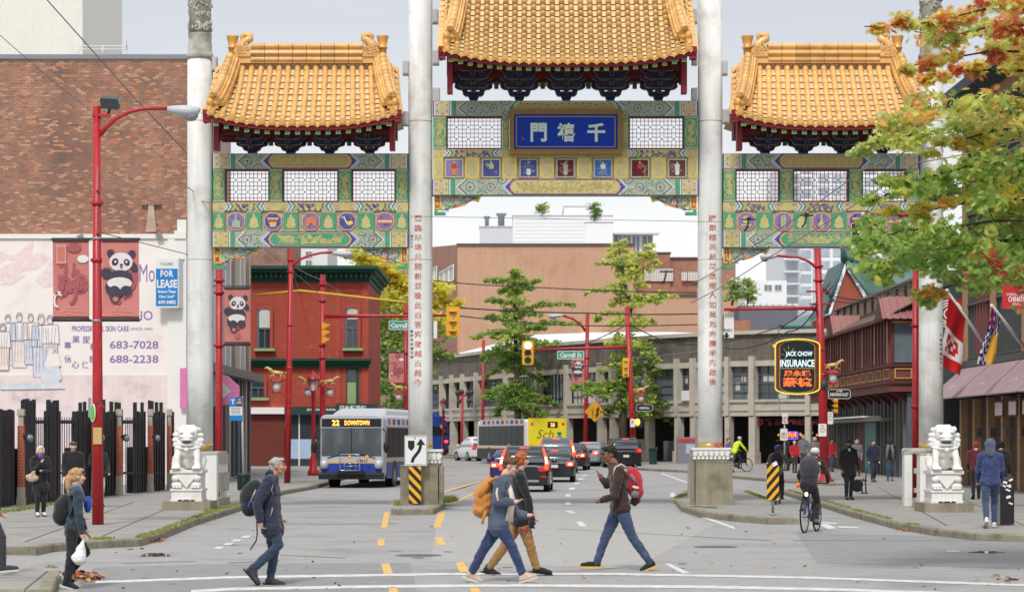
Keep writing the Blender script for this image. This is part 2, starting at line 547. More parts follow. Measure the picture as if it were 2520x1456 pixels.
# grass and moss along the kerb edges, leaf litter
m_grass=M('grass_blades',(146,154,84),0.9,var=0.3,scale=9)
def grass(name,runs,n,w,hmin,hmax,lift):
 b=MB()
 for(a,c)in runs:
  p0,p1=G(*a,lift),G(*c,lift)
  d=(p1-p0)
  s=Vector((-d.y,d.x,0)).normalized()
  k=int(n*d.length)
  for _ in range(k):
   t=random.random()
   if mnoise.noise((p0+d*t)*1.6)<-0.12:continue
   p=p0+d*t+s*random.uniform(-w,w)
   h=random.uniform(hmin,hmax)
   an=random.uniform(0,2*PI)
   u=Vector((math.cos(an),math.sin(an),0))*random.uniform(0.012,0.03)
   tip=p+Vector((random.uniform(-1,1)*h*0.6,random.uniform(-1,1)*h*0.6,h))
   b.add([p-u,p+u,tip],[(0,1,2)],m_grass)
 return b.build(name,base=(0,0,0),kind='stuff')
grass('kerb_grass',[((340,1322),(396,1306)),((396,1306),(490,1269)),((490,1269),(600,1237)),((505,1258),(560,1246)),((222,1327),(300,1323))],260,0.08,0.015,0.06,0.14)
grass('kerb_grass',[((1940,1206),(2010,1226)),((2010,1226),(2110,1256)),((2110,1256),(2200,1279)),((2230,1288),(2260,1292))],220,0.07,0.015,0.055,0.14)
grass('kerb_grass',[((-10,1262),(50,1254)),((50,1254),(125,1241))],420,0.16,0.02,0.07,0.14)
grass('kerb_grass',[((1072,1238),(1108,1232)),((985,1243),(1003,1244)),((1040,1243),(1075,1240))],500,0.22,0.05,0.22,0.10)
grass('kerb_grass',[((1705,1246),(1760,1250)),((1835,1208),(1900,1232)),((1660,1226),(1700,1212))],300,0.1,0.015,0.05,0.15)
grass('kerb_grass',[((85,1393),(135,1397))],300,0.06,0.01,0.05,0.13)
m_lit=[M('dry_leaf_a',(168,104,52),0.85,var=0.25,scale=8),M('dry_leaf_b',(196,150,98),0.85,var=0.25,scale=8),M('dry_leaf_c',(122,74,44),0.85,var=0.25,scale=8)]
b=MB()
def leaf_flat(p,s):
 a=random.uniform(0,2*PI)
 u=Vector((math.cos(a),math.sin(a),random.uniform(-0.5,0.5)))*s
 v=Vector((-math.sin(a),math.cos(a),random.uniform(-0.5,0.5)))*s*0.7
 b.add([p-u,p-v*0.8+u*0.1,p+u,p+v],[(0,1,2,3)],random.choice(m_lit))
for(cx,cy,sx,sy,n,lf)in((208,1424,45,8,110,0.02),(195,1416,18,6,60,0.03),(360,1333,40,4,90,0.02),(385,1329,22,3,60,0.02),(2230,1303,22,5,90,0.02),(240,1291,16,3,26,0.15),(2480,1424,45,12,22,0.02)):
 for _ in range(n):
  leaf_flat(G(random.gauss(cx,sx/2),random.gauss(cy,sy/2))+Vector((0,0,lf+random.uniform(0,0.03))),random.uniform(0.03,0.075))
for _ in range(90):
 leaf_flat(G(random.uniform(0,2520),random.uniform(1300,1452))+Vector((0,0,0.018)),random.uniform(0.02,0.05))
for _ in range(140):
 x=random.uniform(1760,2000)
 leaf_flat(G(x,lerp(1172,1189,(x-1760)/240)+random.gauss(0,1.0))+Vector((0,0,0.02)),random.uniform(0.04,0.08))
b.build('fallen_leaves',base=(0,0,0),kind='stuff')
# ------------------------------------------------------------------ the ceremonial gate
YG=65.2
YF=64.95
def gx(px,y=YF):return PX(px,y)
def gzz(py,y=YF):return PZ(py,y)
m_col=M('column_concrete',(224,224,220),0.75,var=0.05,scale=3,streak=0.17,big=.06,dirt=((176,172,158),0.36,1.1),bump=0.08,bscale=25,k=0.92)
m_carve=M('carved_concrete',(190,188,176),0.85,var=0.18,scale=5,streak=0.12,dirt=((112,112,92),0.6,2.0),bump=0.3)
m_brass=M('brass',(206,176,110),0.35,var=0.15,scale=6,metal=0.6)
m_ins=M('inscription_red',(196,104,90),0.7,var=0.15,scale=10)
m_insd=M('inscription_dark',(110,62,60),0.7)
m_tile=M('glazed_tile',(230,180,110),0.36,var=0.14,scale=4.0,rand=0.14,spec=0.5,big=0.10,dirt=((200,146,78),0.25,3.0),coat=0.2)
m_tilep=M('glazed_pan_tile',(238,202,146),0.4,var=0.12,scale=4.0,spec=0.5,big=0.08,dirt=((206,156,90),0.3,3.0),coat=0.15)
m_tiled=M('glazed_tile_deep',(224,166,82),0.32,var=0.15,scale=5,spec=0.5,coat=0.25)
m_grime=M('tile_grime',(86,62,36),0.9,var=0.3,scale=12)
m_red=M('lacquer_red',(136,30,44),0.55,var=0.12,scale=3,big=0.1)
m_dkred=M('lacquer_dark_red',(96,22,30),0.6,var=0.15,scale=3)
m_blue=M('bracket_blue',(30,46,86),0.55,var=0.2,scale=5)
m_bgold=M('bracket_gold',(150,118,62),0.5,var=0.2,scale=8)
m_gold=M('painted_gold',(204,190,128),0.65,var=0.16,scale=18,dirt=((158,148,110),.35,1.6))
m_golde=M('painted_gold_deep',(192,170,104),0.6,var=0.2,scale=25)
m_green=M('painted_green',(74,162,118),0.65,var=0.14,scale=8,dirt=((112,160,132),.35,1.6))
m_greenp=M('painted_green_pale',(164,184,158),0.7,var=0.28,scale=22,dirt=((146,152,134),.35,1.4))
m_purp=M('painted_violet',(88,72,158),0.6,var=0.1,scale=6)
m_purl=M('painted_lilac',(140,120,160),0.6,var=0.15,scale=10)
m_navy=M('painted_navy',(72,76,142),0.6,var=0.15)
m_sky=M('painted_blue',(52,110,176),0.6,var=0.1)
m_pwhite=M('painted_white',(226,226,218),0.6,var=0.05)
m_pred=M('painted_red',(200,62,44),0.6,var=0.1)
m_porange=M('painted_orange',(224,130,78),0.6,var=0.15)
m_yel=M('painted_yellow',(240,206,86),0.55,var=0.08)
m_olive=M('painted_olive',(178,170,138),0.7,var=0.28,scale=24,dirt=((140,134,112),.35,1.4))
m_pink=M('painted_buff',(206,190,160),0.65,var=0.2,scale=20)
m_latt=M('lattice_red',(140,46,56),0.5,var=0.1)
m_steel=M('steel_bracket_grey',(196,196,194),0.6,var=0.06)
m_conc=M('base_concrete',(150,143,124),0.92,var=0.12,scale=4,streak=0.25,big=0.15,bump=0.3,bscale=18,dirt=((98,94,64),0.4,1.4))
m_marble=M('white_marble',(228,227,222),0.6,var=0.05,scale=4,streak=0.06,dirt=((186,180,164),0.2,2.5),k=0.92)
m_marbled=M('weathered_marble',(196,192,180),0.8,var=0.15,scale=6,dirt=((124,122,102),0.5,3.0),bump=0.2)
gate=thing('ceremonial_gate',(PX(1391,YG),YG,0),'huge gateway of white columns carrying orange tiled roofs and painted beams across the street','gateway')
def ribbon(b,pts,w,mat,o,u,v,lift):
 o,u,v=Vector(o),Vector(u),Vector(v)
 n=u.cross(v).normalized()*lift
 q=[Vector((p[0],p[1]))for p in pts]
 vs,fs=[],[]
 for i,p in enumerate(q):
  d=(q[min(i+1,len(q)-1)]-q[max(i-1,0)])
  if d.length<1e-9:d=Vector((1,0))
  d.normalize()
  s=Vector((-d.y,d.x))*(w[i]if isinstance(w,list)else w)/2
  for e in(p+s,p-s):
   vs.append(o+u*e.x+v*e.y+n)
 for i in range(len(q)-1):
  fs.append((2*i,2*i+1,2*i+3,2*i+2))
 b.add(vs,fs,mat)
def spiral(cx,cy,r,turns,a0,n=18,dirn=1):
 return[(cx+r*(1-0.85*k/n)*math.cos(a0+dirn*turns*2*PI*k/n),cy+r*(1-0.85*k/n)*math.sin(a0+dirn*turns*2*PI*k/n))for k in range(n+1)]
class Pn:
 """paints on one vertical panel: coordinates are picture-plane units of the gate's front plane (1 unit = 1/91 m)"""
 def __init__(s,b,y):s.b,s.y=b,y
 def p(s,x,yy):return(gx(x),gzz(yy))
 def flat(s,pts,mat,lift):
  s.b.poly([Vector((gx(x),s.y-lift,gzz(yy)))for x,yy in pts][::-1],mat)
 def rect(s,x0,x1,y0,y1,mat,lift):s.flat([(x0,y0),(x1,y0),(x1,y1),(x0,y1)],mat,lift)
 def disc(s,x,yy,r,mat,lift,n=14,ry=None):s.flat([(x+r*math.cos(2*PI*k/n),yy+(ry or r)*math.sin(2*PI*k/n))for k in range(n)],mat,lift)
 def rib(s,pts,w,mat,lift):ribbon(s.b,[s.p(*q)for q in pts],w/91.3,mat,(0,s.y,0),XA,ZA,lift)
 def rosette(s,x,yy,r,lift,clip=None,ring=None,core=None):
  for k in range(12):
   a=2*PI*k/12
   cx,cy=x+r*math.cos(a),yy+r*math.sin(a)
   if clip and not(clip[0]<cy<clip[1]):continue
   s.disc(cx,cy,r*0.17,ring or m_navy,lift,5)
  for k in range(8):
   a=2*PI*k/8+0.2
   cx,cy=x+r*.62*math.cos(a),yy+r*.62*math.sin(a)
   if clip and not(clip[0]<cy<clip[1]):continue
   s.disc(cx,cy,r*0.13,m_pwhite,lift,4)
  if not clip or clip[0]+r*.3<yy<clip[1]-r*.3:
   s.disc(x,yy,r*0.3,core or m_pred,lift+.001,8)
  elif clip:
   y2=min(max(yy,clip[0]+1),clip[1]-1)
   s.flat([(x-r*.3,y2),(x,y2+(r*.35 if yy<y2+0.1 else-r*.35)),(x+r*.3,y2)],core or m_pred,lift+.001)
 def scrolls(s,x0,x1,y0,y1,n,mat,lift,w=1.5,r=5,seed=1):
  rr=random.Random(seed)
  for _ in range(n):
   cx,cy=rr.uniform(x0+r,x1-r),rr.uniform(y0+r*.6,y1-r*.6)
   q=spiral(cx,cy,r*rr.uniform(.5,1),rr.uniform(.5,1.1),rr.uniform(0,6.3),8,rr.choice((-1,1)))
   q=[(min(max(a,x0),x1),min(max(c,y0),y1))for a,c in q]
   s.rib(q,w,mat,lift+_*.00007)
 def specks(s,x0,x1,y0,y1,n,mats,lift,r=1.2,seed=1):
  rr=random.Random(seed)
  for _ in range(n):
   s.disc(rr.uniform(x0+r,x1-r),rr.uniform(y0+r,y1-r),r*rr.uniform(.6,1.2),rr.choice(mats),lift+_*.00001,4)
def painted_beam(x0,x1,y0,y1,cart,seed,edge=m_purp,cx0=None,plaque=False,square=None,stripe=m_green,name='painted_beam'):
 b=MB()
 b.box(gx(x0),gx(x1),YF,YF+0.5,gzz(y1),gzz(y0),m_greenp)
 q=Pn(b,YF)
 h,ym=y1-y0,(y0+y1)/2
 xm=(x0+x1)/2
 chev=cx0-x0
 for sgn,xe in((1,x0),(-1,x1)):
  X=lambda d:xe+sgn*d
  def R(a,c,ya,yb,mat,lift):q.rect(min(X(a),X(c)),max(X(a),X(c)),ya,yb,mat,lift)
  def F(pts,mat,lift):
   pts=[(X(a),c)for a,c in pts]
   q.flat(pts if sgn>0 else pts[::-1],mat,lift)
  R(0.2,3,y0+.3,y1-.3,edge,.004)
  R(3,5,y0+.3,y1-.3,m_pwhite,.004)
  R(5.5,41,y0+.8,y1-.8,square or m_pink,.004)
  q.disc(X(23),ym,h*.38,m_gold,.007,20)
  q.disc(X(23),ym,h*.31,square or m_pink,.010,20)
  q.scrolls(X(23)-12,X(23)+12,ym-h*.27,ym+h*.27,9,m_gold,.013,1.7,6,seed+3)
  for k in range(6):
   a=2*PI*k/6+.5
   q.disc(X(23)+h*.38*math.cos(a),ym+h*.38*math.sin(a),1.8,m_navy,.014,5)
  R(41,42.3,y0,y1,m_purp,.004)
  R(43,45.5,y0+.2,y1-.2,m_pwhite,.004)
  R(45.5,54,y0+.2,y1-.2,stripe,.006)
  R(54.5,56,y0+.2,y1-.2,m_navy,.004)
  t0=58
  for dx,mat,lf in((0,m_pwhite,.004),(3.2,m_greenp,.007),(4.6,m_yel,.009),(6,m_navy,.012),(9.2,m_greenp,.015)):
   F([(t0+dx,ym),(t0+dx+h*.55,y0+.2),(chev-2,y0+.2),(chev-2,y1-.2),(t0+dx+h*.55,y1-.2)],mat,lf)
  w=chev-t0-16
  xa,xb=sorted((X(t0+26),X(chev-14)))
  q.specks(xa,xb,y0+1,y1-1,int(w*h*.07),[m_purl,m_pwhite,m_green,m_olive,m_navy,m_pwhite,m_porange],.018,1.1,seed)
  for k,(f,fy)in enumerate(((.22,.5),(.5,0.0),(.5,1.0),(.72,.5),(1.0,0.02),(1.0,.98))if w>85 else((.28,.5),(.78,0.0),(.78,1.0))):
   xx=t0+14+w*f*.9
   q.rosette(X(xx),y0+h*fy,h*.27 if k%2==0 else h*.24,.021,(y0,y1))
  for dx,mat,lf in((-14,m_pwhite,.022),(-11.5,m_sky,.024),(-10,m_pwhite,.026),(-7,edge if not plaque else m_green,.028)):
   F([(chev+dx,ym),(chev+dx+h*.5,y0+.2),(chev+40,y0+.2),(chev+40,y1-.2),(chev+dx+h*.5,y1-.2)],mat,lf)
 def hexa(d,mat,lf):
  a0,a1=cx0+d,x1-(cx0-x0)-d
  k=h*.32
  q.flat([(a0,ym),(a0+k*.35,ym-h/2+d*.45+k*.5),(a0+k,y0+d*.45),(a1-k,y0+d*.45),(a1-k*.35,ym-h/2+d*.45+k*.5),(a1,ym),(a1-k*.35,ym+h/2-d*.45-k*.5),(a1-k,y1-d*.45),(a0+k,y1-d*.45),(a0+k*.35,ym+h/2-d*.45-k*.5)],mat,lf)
 c0,c1=cx0-6,x1-(cx0-x0)+6
 q.flat([(c0,ym),(c0+h*.5,y0+.2),(c1-h*.5,y0+.2),(c1,ym),(c1-h*.5,y1-.2),(c0+h*.5,y1-.2)],edge if not plaque else m_green,.030)
 hexa(5,m_porange if not plaque else m_pwhite,.033)
 hexa(7,m_gold,.036)
 hexa(9.5,cart,.039)
 L=x1-x0-2*chev
 if cart==m_green:
  q.scrolls(cx0+22,x1-chev-22,y0+7,y1-7,int(L*.42),m_gold,.042,2.1,6.5,seed+9)
  q.flat([(xm-22,y1-9),(xm,y0+9),(xm+22,y1-9)],m_gold,.042)
  q.scrolls(xm-14,xm+14,ym-3,y1-9,8,m_green,.045,1.2,5,seed+4)
 else:
  q.scrolls(cx0+20,x1-chev-20,y0+7,y1-7,int(L*.4),m_gold if cart!=m_gold else m_golde,.042,1.3,6,seed+9)
  for k in range(int(L/17)):
   for yy in(y0+9,y1-9):
    q.disc(cx0+22+k*17+(seed%5),yy+random.uniform(-2,2),2.0,m_green if not plaque else m_navy,.045,5)
 return b.build(name,gate)
def small_band(x0,x1,y0,y1,cells,seed):
 b=MB()
 b.box(gx(x0),gx(x1),YF+.03,YF+.42,gzz(y1),gzz(y0),m_gold)
 q=Pn(b,YF+.03)
 ym,h=(y0+y1)/2,y1-y0
 for a,c in cells:
  q.scrolls(a+12,c-12,y0+2,y1-2,int((c-a)*.22),m_navy,.008,1.5,5,seed)
  q.scrolls(a+12,c-12,y0+3,y1-3,int((c-a)*.12),m_olive,.006,1.4,5,seed+1)
  for k in range(int((c-a)/14)):
   q.flat([(a+14+k*14,y1-1),(a+17.5+k*14,y1-6),(a+21+k*14,y1-1)],m_navy,.009)
  for sgn,xe in((1,a),(-1,c)):
   for dx,mat,lf in((-12,m_pwhite,.010),(-9,m_sky,.012),(-5,m_pwhite,.014),(-1,m_green,.016),(5,m_gold,.018)):
    X=lambda d:xe+sgn*d
    pts=[(X(dx+8),ym),(X(dx),y0+.2),(X(dx+5),y0+.2),(X(dx+13),ym),(X(dx+5),y1-.2),(X(dx),y1-.2)]
    q.flat(pts if sgn>0 else pts[::-1],mat,lf)
   q.specks(min(X(-24),X(-13)),max(X(-24),X(-13)),y0+2,y1-2,8,[m_porange,m_navy,m_pwhite,m_sky],.012,1.5,seed+5)
 return b.build('painted_band',gate)
def green_post(x0,x1,y0,y1,seed):
 b=MB()
 b.box(gx(x0),gx(x1),YF+.02,YF+.4,gzz(y1),gzz(y0),m_green)
 q=Pn(b,YF+.02)
 q.rect(x0+.3,x1-.3,y0+.3,y0+6,m_olive,.004)
 q.rect(x0+.3,x1-.3,y1-6,y1-.3,m_olive,.004)
 xm,w=(x0+x1)/2,(x1-x0)
 for sx in(-1,1):
  pts=[(xm,y0+9),(xm+sx*w*.3,y0+12),(xm+sx*w*.36,y0+18),(xm+sx*w*.2,y0+24),(xm+sx*w*.38,y0+32),(xm+sx*w*.42,(y0+y1)/2),(xm+sx*w*.38,y1-32),(xm+sx*w*.2,y1-24),(xm+sx*w*.36,y1-18),(xm+sx*w*.3,y1-12),(xm,y1-9)]
  q.rib(pts,2.2,m_gold,.008)
 q.scrolls(xm-w*.36,xm+w*.36,y0+11,y1-11,int(w*(y1-y0)*.018)+10,m_gold,.006,1.5,5.5,seed)
 return b.build('painted_post',gate)
def lattice(x0,x1,y0,y1,nx,ny,octs):
 b=MB()
 d=91.3
 ya,yb=YF+.13,YF+.17
 def hb(xa,xb,y,w):b.box(gx(xa),gx(xb),ya,yb,gzz(y+w/2),gzz(y-w/2),m_latt)
 def vb(x,y_a,y_b,w):b.box(gx(x-w/2),gx(x+w/2),ya+.004,yb+.004,gzz(y_b),gzz(y_a),m_latt)
 for y in(y0+1.3,y1-1.3):b.box(gx(x0),gx(x1),YF+.1,YF+.2,gzz(y+1.7),gzz(y-1.7),m_latt)
 for x in(x0+1.3,x1-1.3):b.box(gx(x-1.7),gx(x+1.7),YF+.098,YF+.198,gzz(y1),gzz(y0),m_latt)
 sx,sy=(x1-x0)/nx,(y1-y0)/ny
 bw=1.15
 oc={(i,j)for i,j in octs}
 for i in range(1,nx):
  x=x0+i*sx
  for j in range(ny):
   if(i,j)in oc or(i-1,j)in oc:continue
   vb(x,y0+j*sy,y0+(j+1)*sy,bw)
 for j in range(1,ny):
  y=y0+j*sy
  for i in range(nx):
   if(i,j)in oc or(i,j-1)in oc:continue
   hb(x0+i*sx,x0+(i+1)*sx,y,bw)
 for i,j in octs:
  c=Vector((gx(x0+(i+.5)*sx),(ya+yb)/2,gzz(y0+(j+.5)*sy)))
  for s in(-1,1):
   e=Vector((sx/d,0,s*sy/d))*.52
   b.bar(c-e,c+e,bw/d,.03,m_latt,up=(0,1,0))
 return b.build('lattice_screen',gate)
def vase(q,x,y0,y1,r,mat,lift):
 ym=(y0+y1)/2
 prof=[(0,y0),(.25,y0+2),(.2,y0+6),(.42,y0+9),(.62,y0+13),(.8,ym-1),(.66,ym+3),(.9,ym+8),(.84,y1-9),(.95,y1-6),(.7,y1-3),(.4,y1),(0,y1-1)]
 pts=[(x+r*a,c)for a,c in prof]+[(x-r*a,c)for a,c in prof[::-1]]
 q.flat(pts,mat,lift)
def medallion_row(x0,x1,y0,y1,greens,discs,seed):
 b=MB()
 b.box(gx(x0),gx(x1),YF+.08,YF+.4,gzz(y1),gzz(y0),m_olive)
 for a,c in greens:
  b.box(gx(a),gx(c),YF+.02,YF+.08,gzz(y1),gzz(y0),m_green)
  q=Pn(b,YF+.02)
  q.rect(a+.2,c-.2,y0+.2,y0+5,m_olive,.004)
  q.rect(a+.2,c-.2,y1-5,y1-.2,m_olive,.004)
  vase(q,(a+c)/2,y0+8,y1-8,min((c-a)*.42,13),m_gold,.007)
 o=b.build('medallion_frieze',gate)
 for k,(cx,kind)in enumerate(discs):
  b=MB()
  q=Pn(b,YF+.08)
  ym,r=(y0+y1)/2,(y1-y0)/2-1.5
  q.specks(cx-r,cx+r,y0+1,y1-1,40,[m_gold,m_greenp,m_pwhite],.003,1.3,seed+k)
  b.prism([(r/91.3*1.02*math.cos(PI/8+PI/4*j),r/91.3*1.02*math.sin(PI/8+PI/4*j))for j in range(8)],(gx(cx),YF+.05,gzz(ym)),XA,ZA,.03,m_porange)
  q.y=YF+.05
  def octo(rr,mat,lf):q.flat([(cx+rr*math.cos(PI/8+PI/4*j),ym+rr*math.sin(PI/8+PI/4*j))for j in range(8)],mat,lf)
  octo(r*.96,m_pwhite,.003);octo(r*.92,m_purl,.006)
  if kind in(1,3):octo(r*.78,m_navy,.008)
  q.scrolls(cx-r*.7,cx+r*.7,ym-r*.7,ym+r*.7,8,m_purp if kind not in(1,3)else m_purl,.010,1.4,6,seed+k)
  if kind==0:
   q.flat([(cx-11,ym+16),(cx-10,ym),(cx-2,ym-5),(cx-1.5,ym-18),(cx+1.5,ym-18),(cx+2,ym-5),(cx+10,ym),(cx+11,ym+16)],m_greenp,.014)
  elif kind==1:
   q.flat([(cx-14,ym-9),(cx+14,ym-9),(cx+13,ym-5),(cx+9,ym+4),(cx+7,ym+14),(cx-7,ym+14),(cx-9,ym+4),(cx-13,ym-5)],m_gold,.014)
   q.rect(cx-11,cx+11,ym-4,ym+2,m_pred,.016)
  elif kind==2:
   q.flat([(cx-13,ym-8),(cx,ym-11),(cx+13,ym-8),(cx+13,ym+13),(cx+8,ym+13),(cx,ym+3),(cx-8,ym+13),(cx-13,ym+13)],m_porange,.014)
  elif kind==3:
   q.rib([(cx-13,ym-8),(cx-7,ym-11),(cx-5,ym-4),(cx-1,ym+4),(cx+7,ym+7)],3.0,m_pwhite,.014)
   q.flat([(cx-2,ym+2),(cx+12,ym-2),(cx+15,ym+6),(cx+4,ym+11)],m_yel,.016)
  elif kind==4:
   q.rect(cx-18,cx+18,ym-4,ym+5,m_porange,.014);q.rect(cx-18,cx+18,ym-1,ym+1.5,m_pwhite,.016)
  elif kind==5:
   q.disc(cx,ym-4,10,m_gold,.014);q.rect(cx-13,cx+13,ym+7,ym+11,m_gold,.014);q.rect(cx-11,cx-8,ym+11,ym+16,m_gold,.014);q.rect(cx+8,cx+11,ym+11,ym+16,m_gold,.014)
  elif kind==6:
   for dx in(-6,-2.5,1,4.5):q.rect(cx+dx,cx+dx+2.6,ym-17+abs(dx),ym+16,m_gold if dx<2 else m_greenp,.014)
  elif kind==7:
   q.flat([(cx-1.6,ym-18),(cx+1.6,ym-18),(cx+2.2,ym-2),(cx+8,ym+8),(cx+6,ym+15),(cx,ym+18),(cx-6,ym+15),(cx-8,ym+8),(cx-2.2,ym-2)],m_gold,.014)
  b.build('medallion',o)
 return o
def spandrel(x0,x1,y0,y1,flip,seed):
 b=MB()
 def T(x):return x if not flip else x0+x1-x
 top=[(x0,y0),(x1+0,y0)]
 low=[(x1-7,y0+16),(x1-14,y0+13),(x1-22,y0+12),(x1-30,y0+15),(x1-40,y0+24),(x1-47,y0+25),(x1-54,y0+27),(x1-61,y0+29),(x1-68,y0+30),(x1-75,y0+32),(x1-82,y0+33),(x0+20,y1-8),(x0+19,y1-3),(x0,y1-6)]
 pts=[(T(a),c)for a,c in top+low]
 P2=[(gx(a),gzz(c))for a,c in pts]
 if not flip:P2=P2[::-1]
 b.prism(P2,(0,YF+.16,0),XA,ZA,.12,m_greenp,m_yel)
 q=Pn(b,YF+.16)
 q.rib([(T(a),c)for a,c in[(x1-1.5,y0+1)]+[(u-1,w-2)for u,w in low[:-2]]],4.6,m_yel,.012)
 for a,c in((x0+1.2,x0+1.2),(x0+15,x0+15)):q.rib([(T(a),y0+1),(T(c),y1-7)],3,m_yel,.012)
 q.rib([(T(x0+1),y1-7),(T(x0+16),y1-7)],3,m_yel,.012)
 xa,xb=sorted((T(x0+3),T(x0+13)))
 q.rect(xa,xb,y0+2,y1-9,m_pred,.006)
 q.scrolls(xa,xb,y0+4,y1-11,8,m_gold,.010,1.8,4,seed)
 for cx,cy,r,mats in((x0+31,y0+14,11,(m_green,m_porange,m_pwhite)),(x0+57,y0+15,11,(m_navy,m_porange,m_pwhite)),(x0+82,y0+9,6.5,(m_green,m_pred,m_pwhite)),(x0+33,y0+31,7,(m_sky,m_green,m_pwhite))):
  for j,mt in enumerate(mats):
   q.rib(spiral(T(cx),cy,r*(1-.18*j),1.4,.8*j+1,16,-1 if flip else 1),2.7 if j==0 else 1.7,mt,.008+.002*j)
 for pts,mt in(([(x0+20,y0+36),(x0+32,y0+34),(x0+42,y0+26),(x0+52,y0+29)],m_navy),([(x0+66,y0+20),(x0+76,y0+19),(x0+86,y0+14),(x1-16,y0+6)],m_navy),([(x0+44,y0+27),(x0+56,y0+26),(x0+68,y0+22)],m_pred),([(x0+68,y0+6),(x0+90,y0+4),(x1-10,y0+7)],m_sky),([(x0+42,y0+5),(x0+50,y0+3),(x0+60,y0+3)],m_pred)):
  q.rib([(T(a),c)for a,c in pts],2.6,mt,.016)
 xa,xb=sorted((T(x0),T(x0+28)))
 b.box(gx(xa),gx(xb),YF+.14,YF+.3,gzz(y1+9),gzz(y1+1),m_green)
 xa,xb=sorted((T(x0+1),T(x0+8)))
 b.box(gx(xa),gx(xb),YF+.142,YF+.298,gzz(y1+1),gzz(y1-6),m_green)
 return b.build('spandrel_bracket',gate)
def column(px,rpx,top_py,carved):
 c=Vector((PX(px,YG),YG,0))
 r=rpx/FPX*YG
 b=MB()
 zb=PZ(1108,YG)
 zc=PZ(140,YG)if carved else PZ(-140,YG)
 b.lathe(c,[(r,zb),(r,PZ(900,YG)),(r,PZ(500,YG)),(r*.985,zc)],40,m_col)
 o=b.build('column',gate)
 s=MB()
 s.lathe(c,[(r*1.012,PZ(1107,YG)),(r*1.012,PZ(1090 if px<1700 else 1088,YG))],40,m_brass)
 s.build('brass_band',o)
 for py in(640,300):
  s=MB();s.lathe(c,[(r*1.001,PZ(py+.6,YG)),(r*1.002,PZ(py,YG)),(r*1.001,PZ(py-.6,YG))],40,m_joint);s.build('column_joint',o)
 if carved:
  s=MB()
  s.lathe(c,[(r*.99,PZ(146,YG)),(r*1.06,PZ(146,YG)),(r*1.06,PZ(137,YG)),(r*.97,PZ(131,YG)),(r*.93,PZ(128,YG)),(r*.93,PZ(112,YG)),(r*.90,PZ(108,YG)),(r*.90,PZ(86,YG)),(r*.92,PZ(84,YG))],36,m_carve)
  s.build('column_collar',o)
  s=MB()
  s.lathe(c,[(r*.86,PZ(88,YG)),(r*.84,PZ(-150,YG)),(0.01,PZ(-158,YG))],32,m_carve)
  rr=random.Random(int(px))
  for k in range(190):
   a0,z0=rr.uniform(0,2*PI),rr.uniform(PZ(80,YG),PZ(-145,YG))
   R0=rr.uniform(.05,.13)
   q=spiral(0,0,R0,rr.uniform(.6,1.2),rr.uniform(0,6.3),9,rr.choice((-1,1)))
   pts=[c+Vector((math.cos(a0+u/r)*r*.87,math.sin(a0+u/r)*r*.87,z0+v))for u,v in q]
   s.tube(pts,[.03+.012*math.sin(i)for i in range(len(pts))],5,m_carve)
  s.build('carved_band',o)
 return o,c,r
colL,cL,rL=column(492.5,31.4,0,True)
colA,cA,rA=column(1034.5,29.8,0,False)
colB,cB,rB=column(1747.5,30.4,0,False)
colR,cR,rR=column(2291,29.6,0,True)
def inscription(col,c,r,txt,px,y0,y1,size,mat):
 n=len(txt)
 for i,ch in enumerate(txt):
  b=MB()
  py=lerp(y0,y1,i/(n-1))
  vs,fs,tw,th=text_geo(ch,.012,1)
  s=size/91.3/max(th,tw)
  xo=(px-0)/91.3
  pts=[]
  for a,d in vs:
   x=xo+a*s*1.1
   pts.append(c+Vector((x,-math.sqrt(max(1e-4,(r*1.004)**2-x*x))-.003,PZ(py,YG)+d*s)))
  b.add(pts,fs,mat)
  b.build('inscription',col)
inscription(colA,cA,rA,'豐臨華埠共開新景晚此百答齊放越古超今',-4.5,540,942,16.5,m_ins)
inscription(colA,cA,rA,'歲次壬午',-20,583,609,6.5,m_insd)
inscription(colA,cA,rA,'歐陽冬恭書印章',-20,816,879,7.5,m_insd)
inscription(colB,cB,rB,'匯聚精英星是故鄉人如萬馬奔騰承先啟後',4,540,940,16.5,m_ins)
inscription(colR,cR,rR,'千禧年仲夏吉旦立',21,826,905,8,m_insd)
# ---- beams, screens, friezes of the three bays
for dx,s0 in((0,11),(1257,47)):
 painted_beam(522+dx,1004.5+dx,377.5,415.5,m_golde,s0,m_navy,655+dx)
 painted_beam(521+dx,1005+dx,570,608,m_green,s0+1,m_purp,655+dx,square=m_gold)
 for k,(a,c)in enumerate(((524,553),(663,694.5),(833,864.5),(974,1003))):green_post(a+dx,c+dx,415.6,497,s0+k)
 for a,c,nx in((554,662,11),(695.5,832,14),(865.5,973,11)):
  lattice(a+dx,c+dx,417,496,nx,8,[(i,j)for i in range(2,nx-1,3)for j in(2,5)])
 small_band(523+dx,1004+dx,497.2,518,[(563+dx,643+dx),(716+dx,812+dx),(884+dx,966+dx)],s0)
 medallion_row(523+dx,1004+dx,518.2,569.8,[(523.5+dx,553+dx),(606+dx,643+dx),(698+dx,734+dx),(790+dx,826+dx),(881+dx,920+dx),(974+dx,1003.5+dx)],[(580+dx,0 if dx==0 else 5),(671+dx,1 if dx==0 else 6),(765+dx,2 if dx==0 else 7),(854+dx,3 if dx==0 else 1),(947+dx,4)],s0+20)
 spandrel(525+dx,638+dx,609,652,False,s0)
 spandrel(889+dx,1002+dx,609,652,True,s0+2)
painted_beam(1065,1718,248,285.5,m_golde,71,m_purp,1258,plaque=True)
painted_beam(1063,1719,441,479.5,m_gold,72,m_purp,1249,square=m_pink)
for k,(a,c)in enumerate(((1066,1098),(1236,1253),(1531,1547),(1684,1717))):green_post(a,c,285.6,367,80+k)
lattice(1099,1235,287,366,14,8,[(i,j)for i in(2,5,8,11)for j in(2,5)])
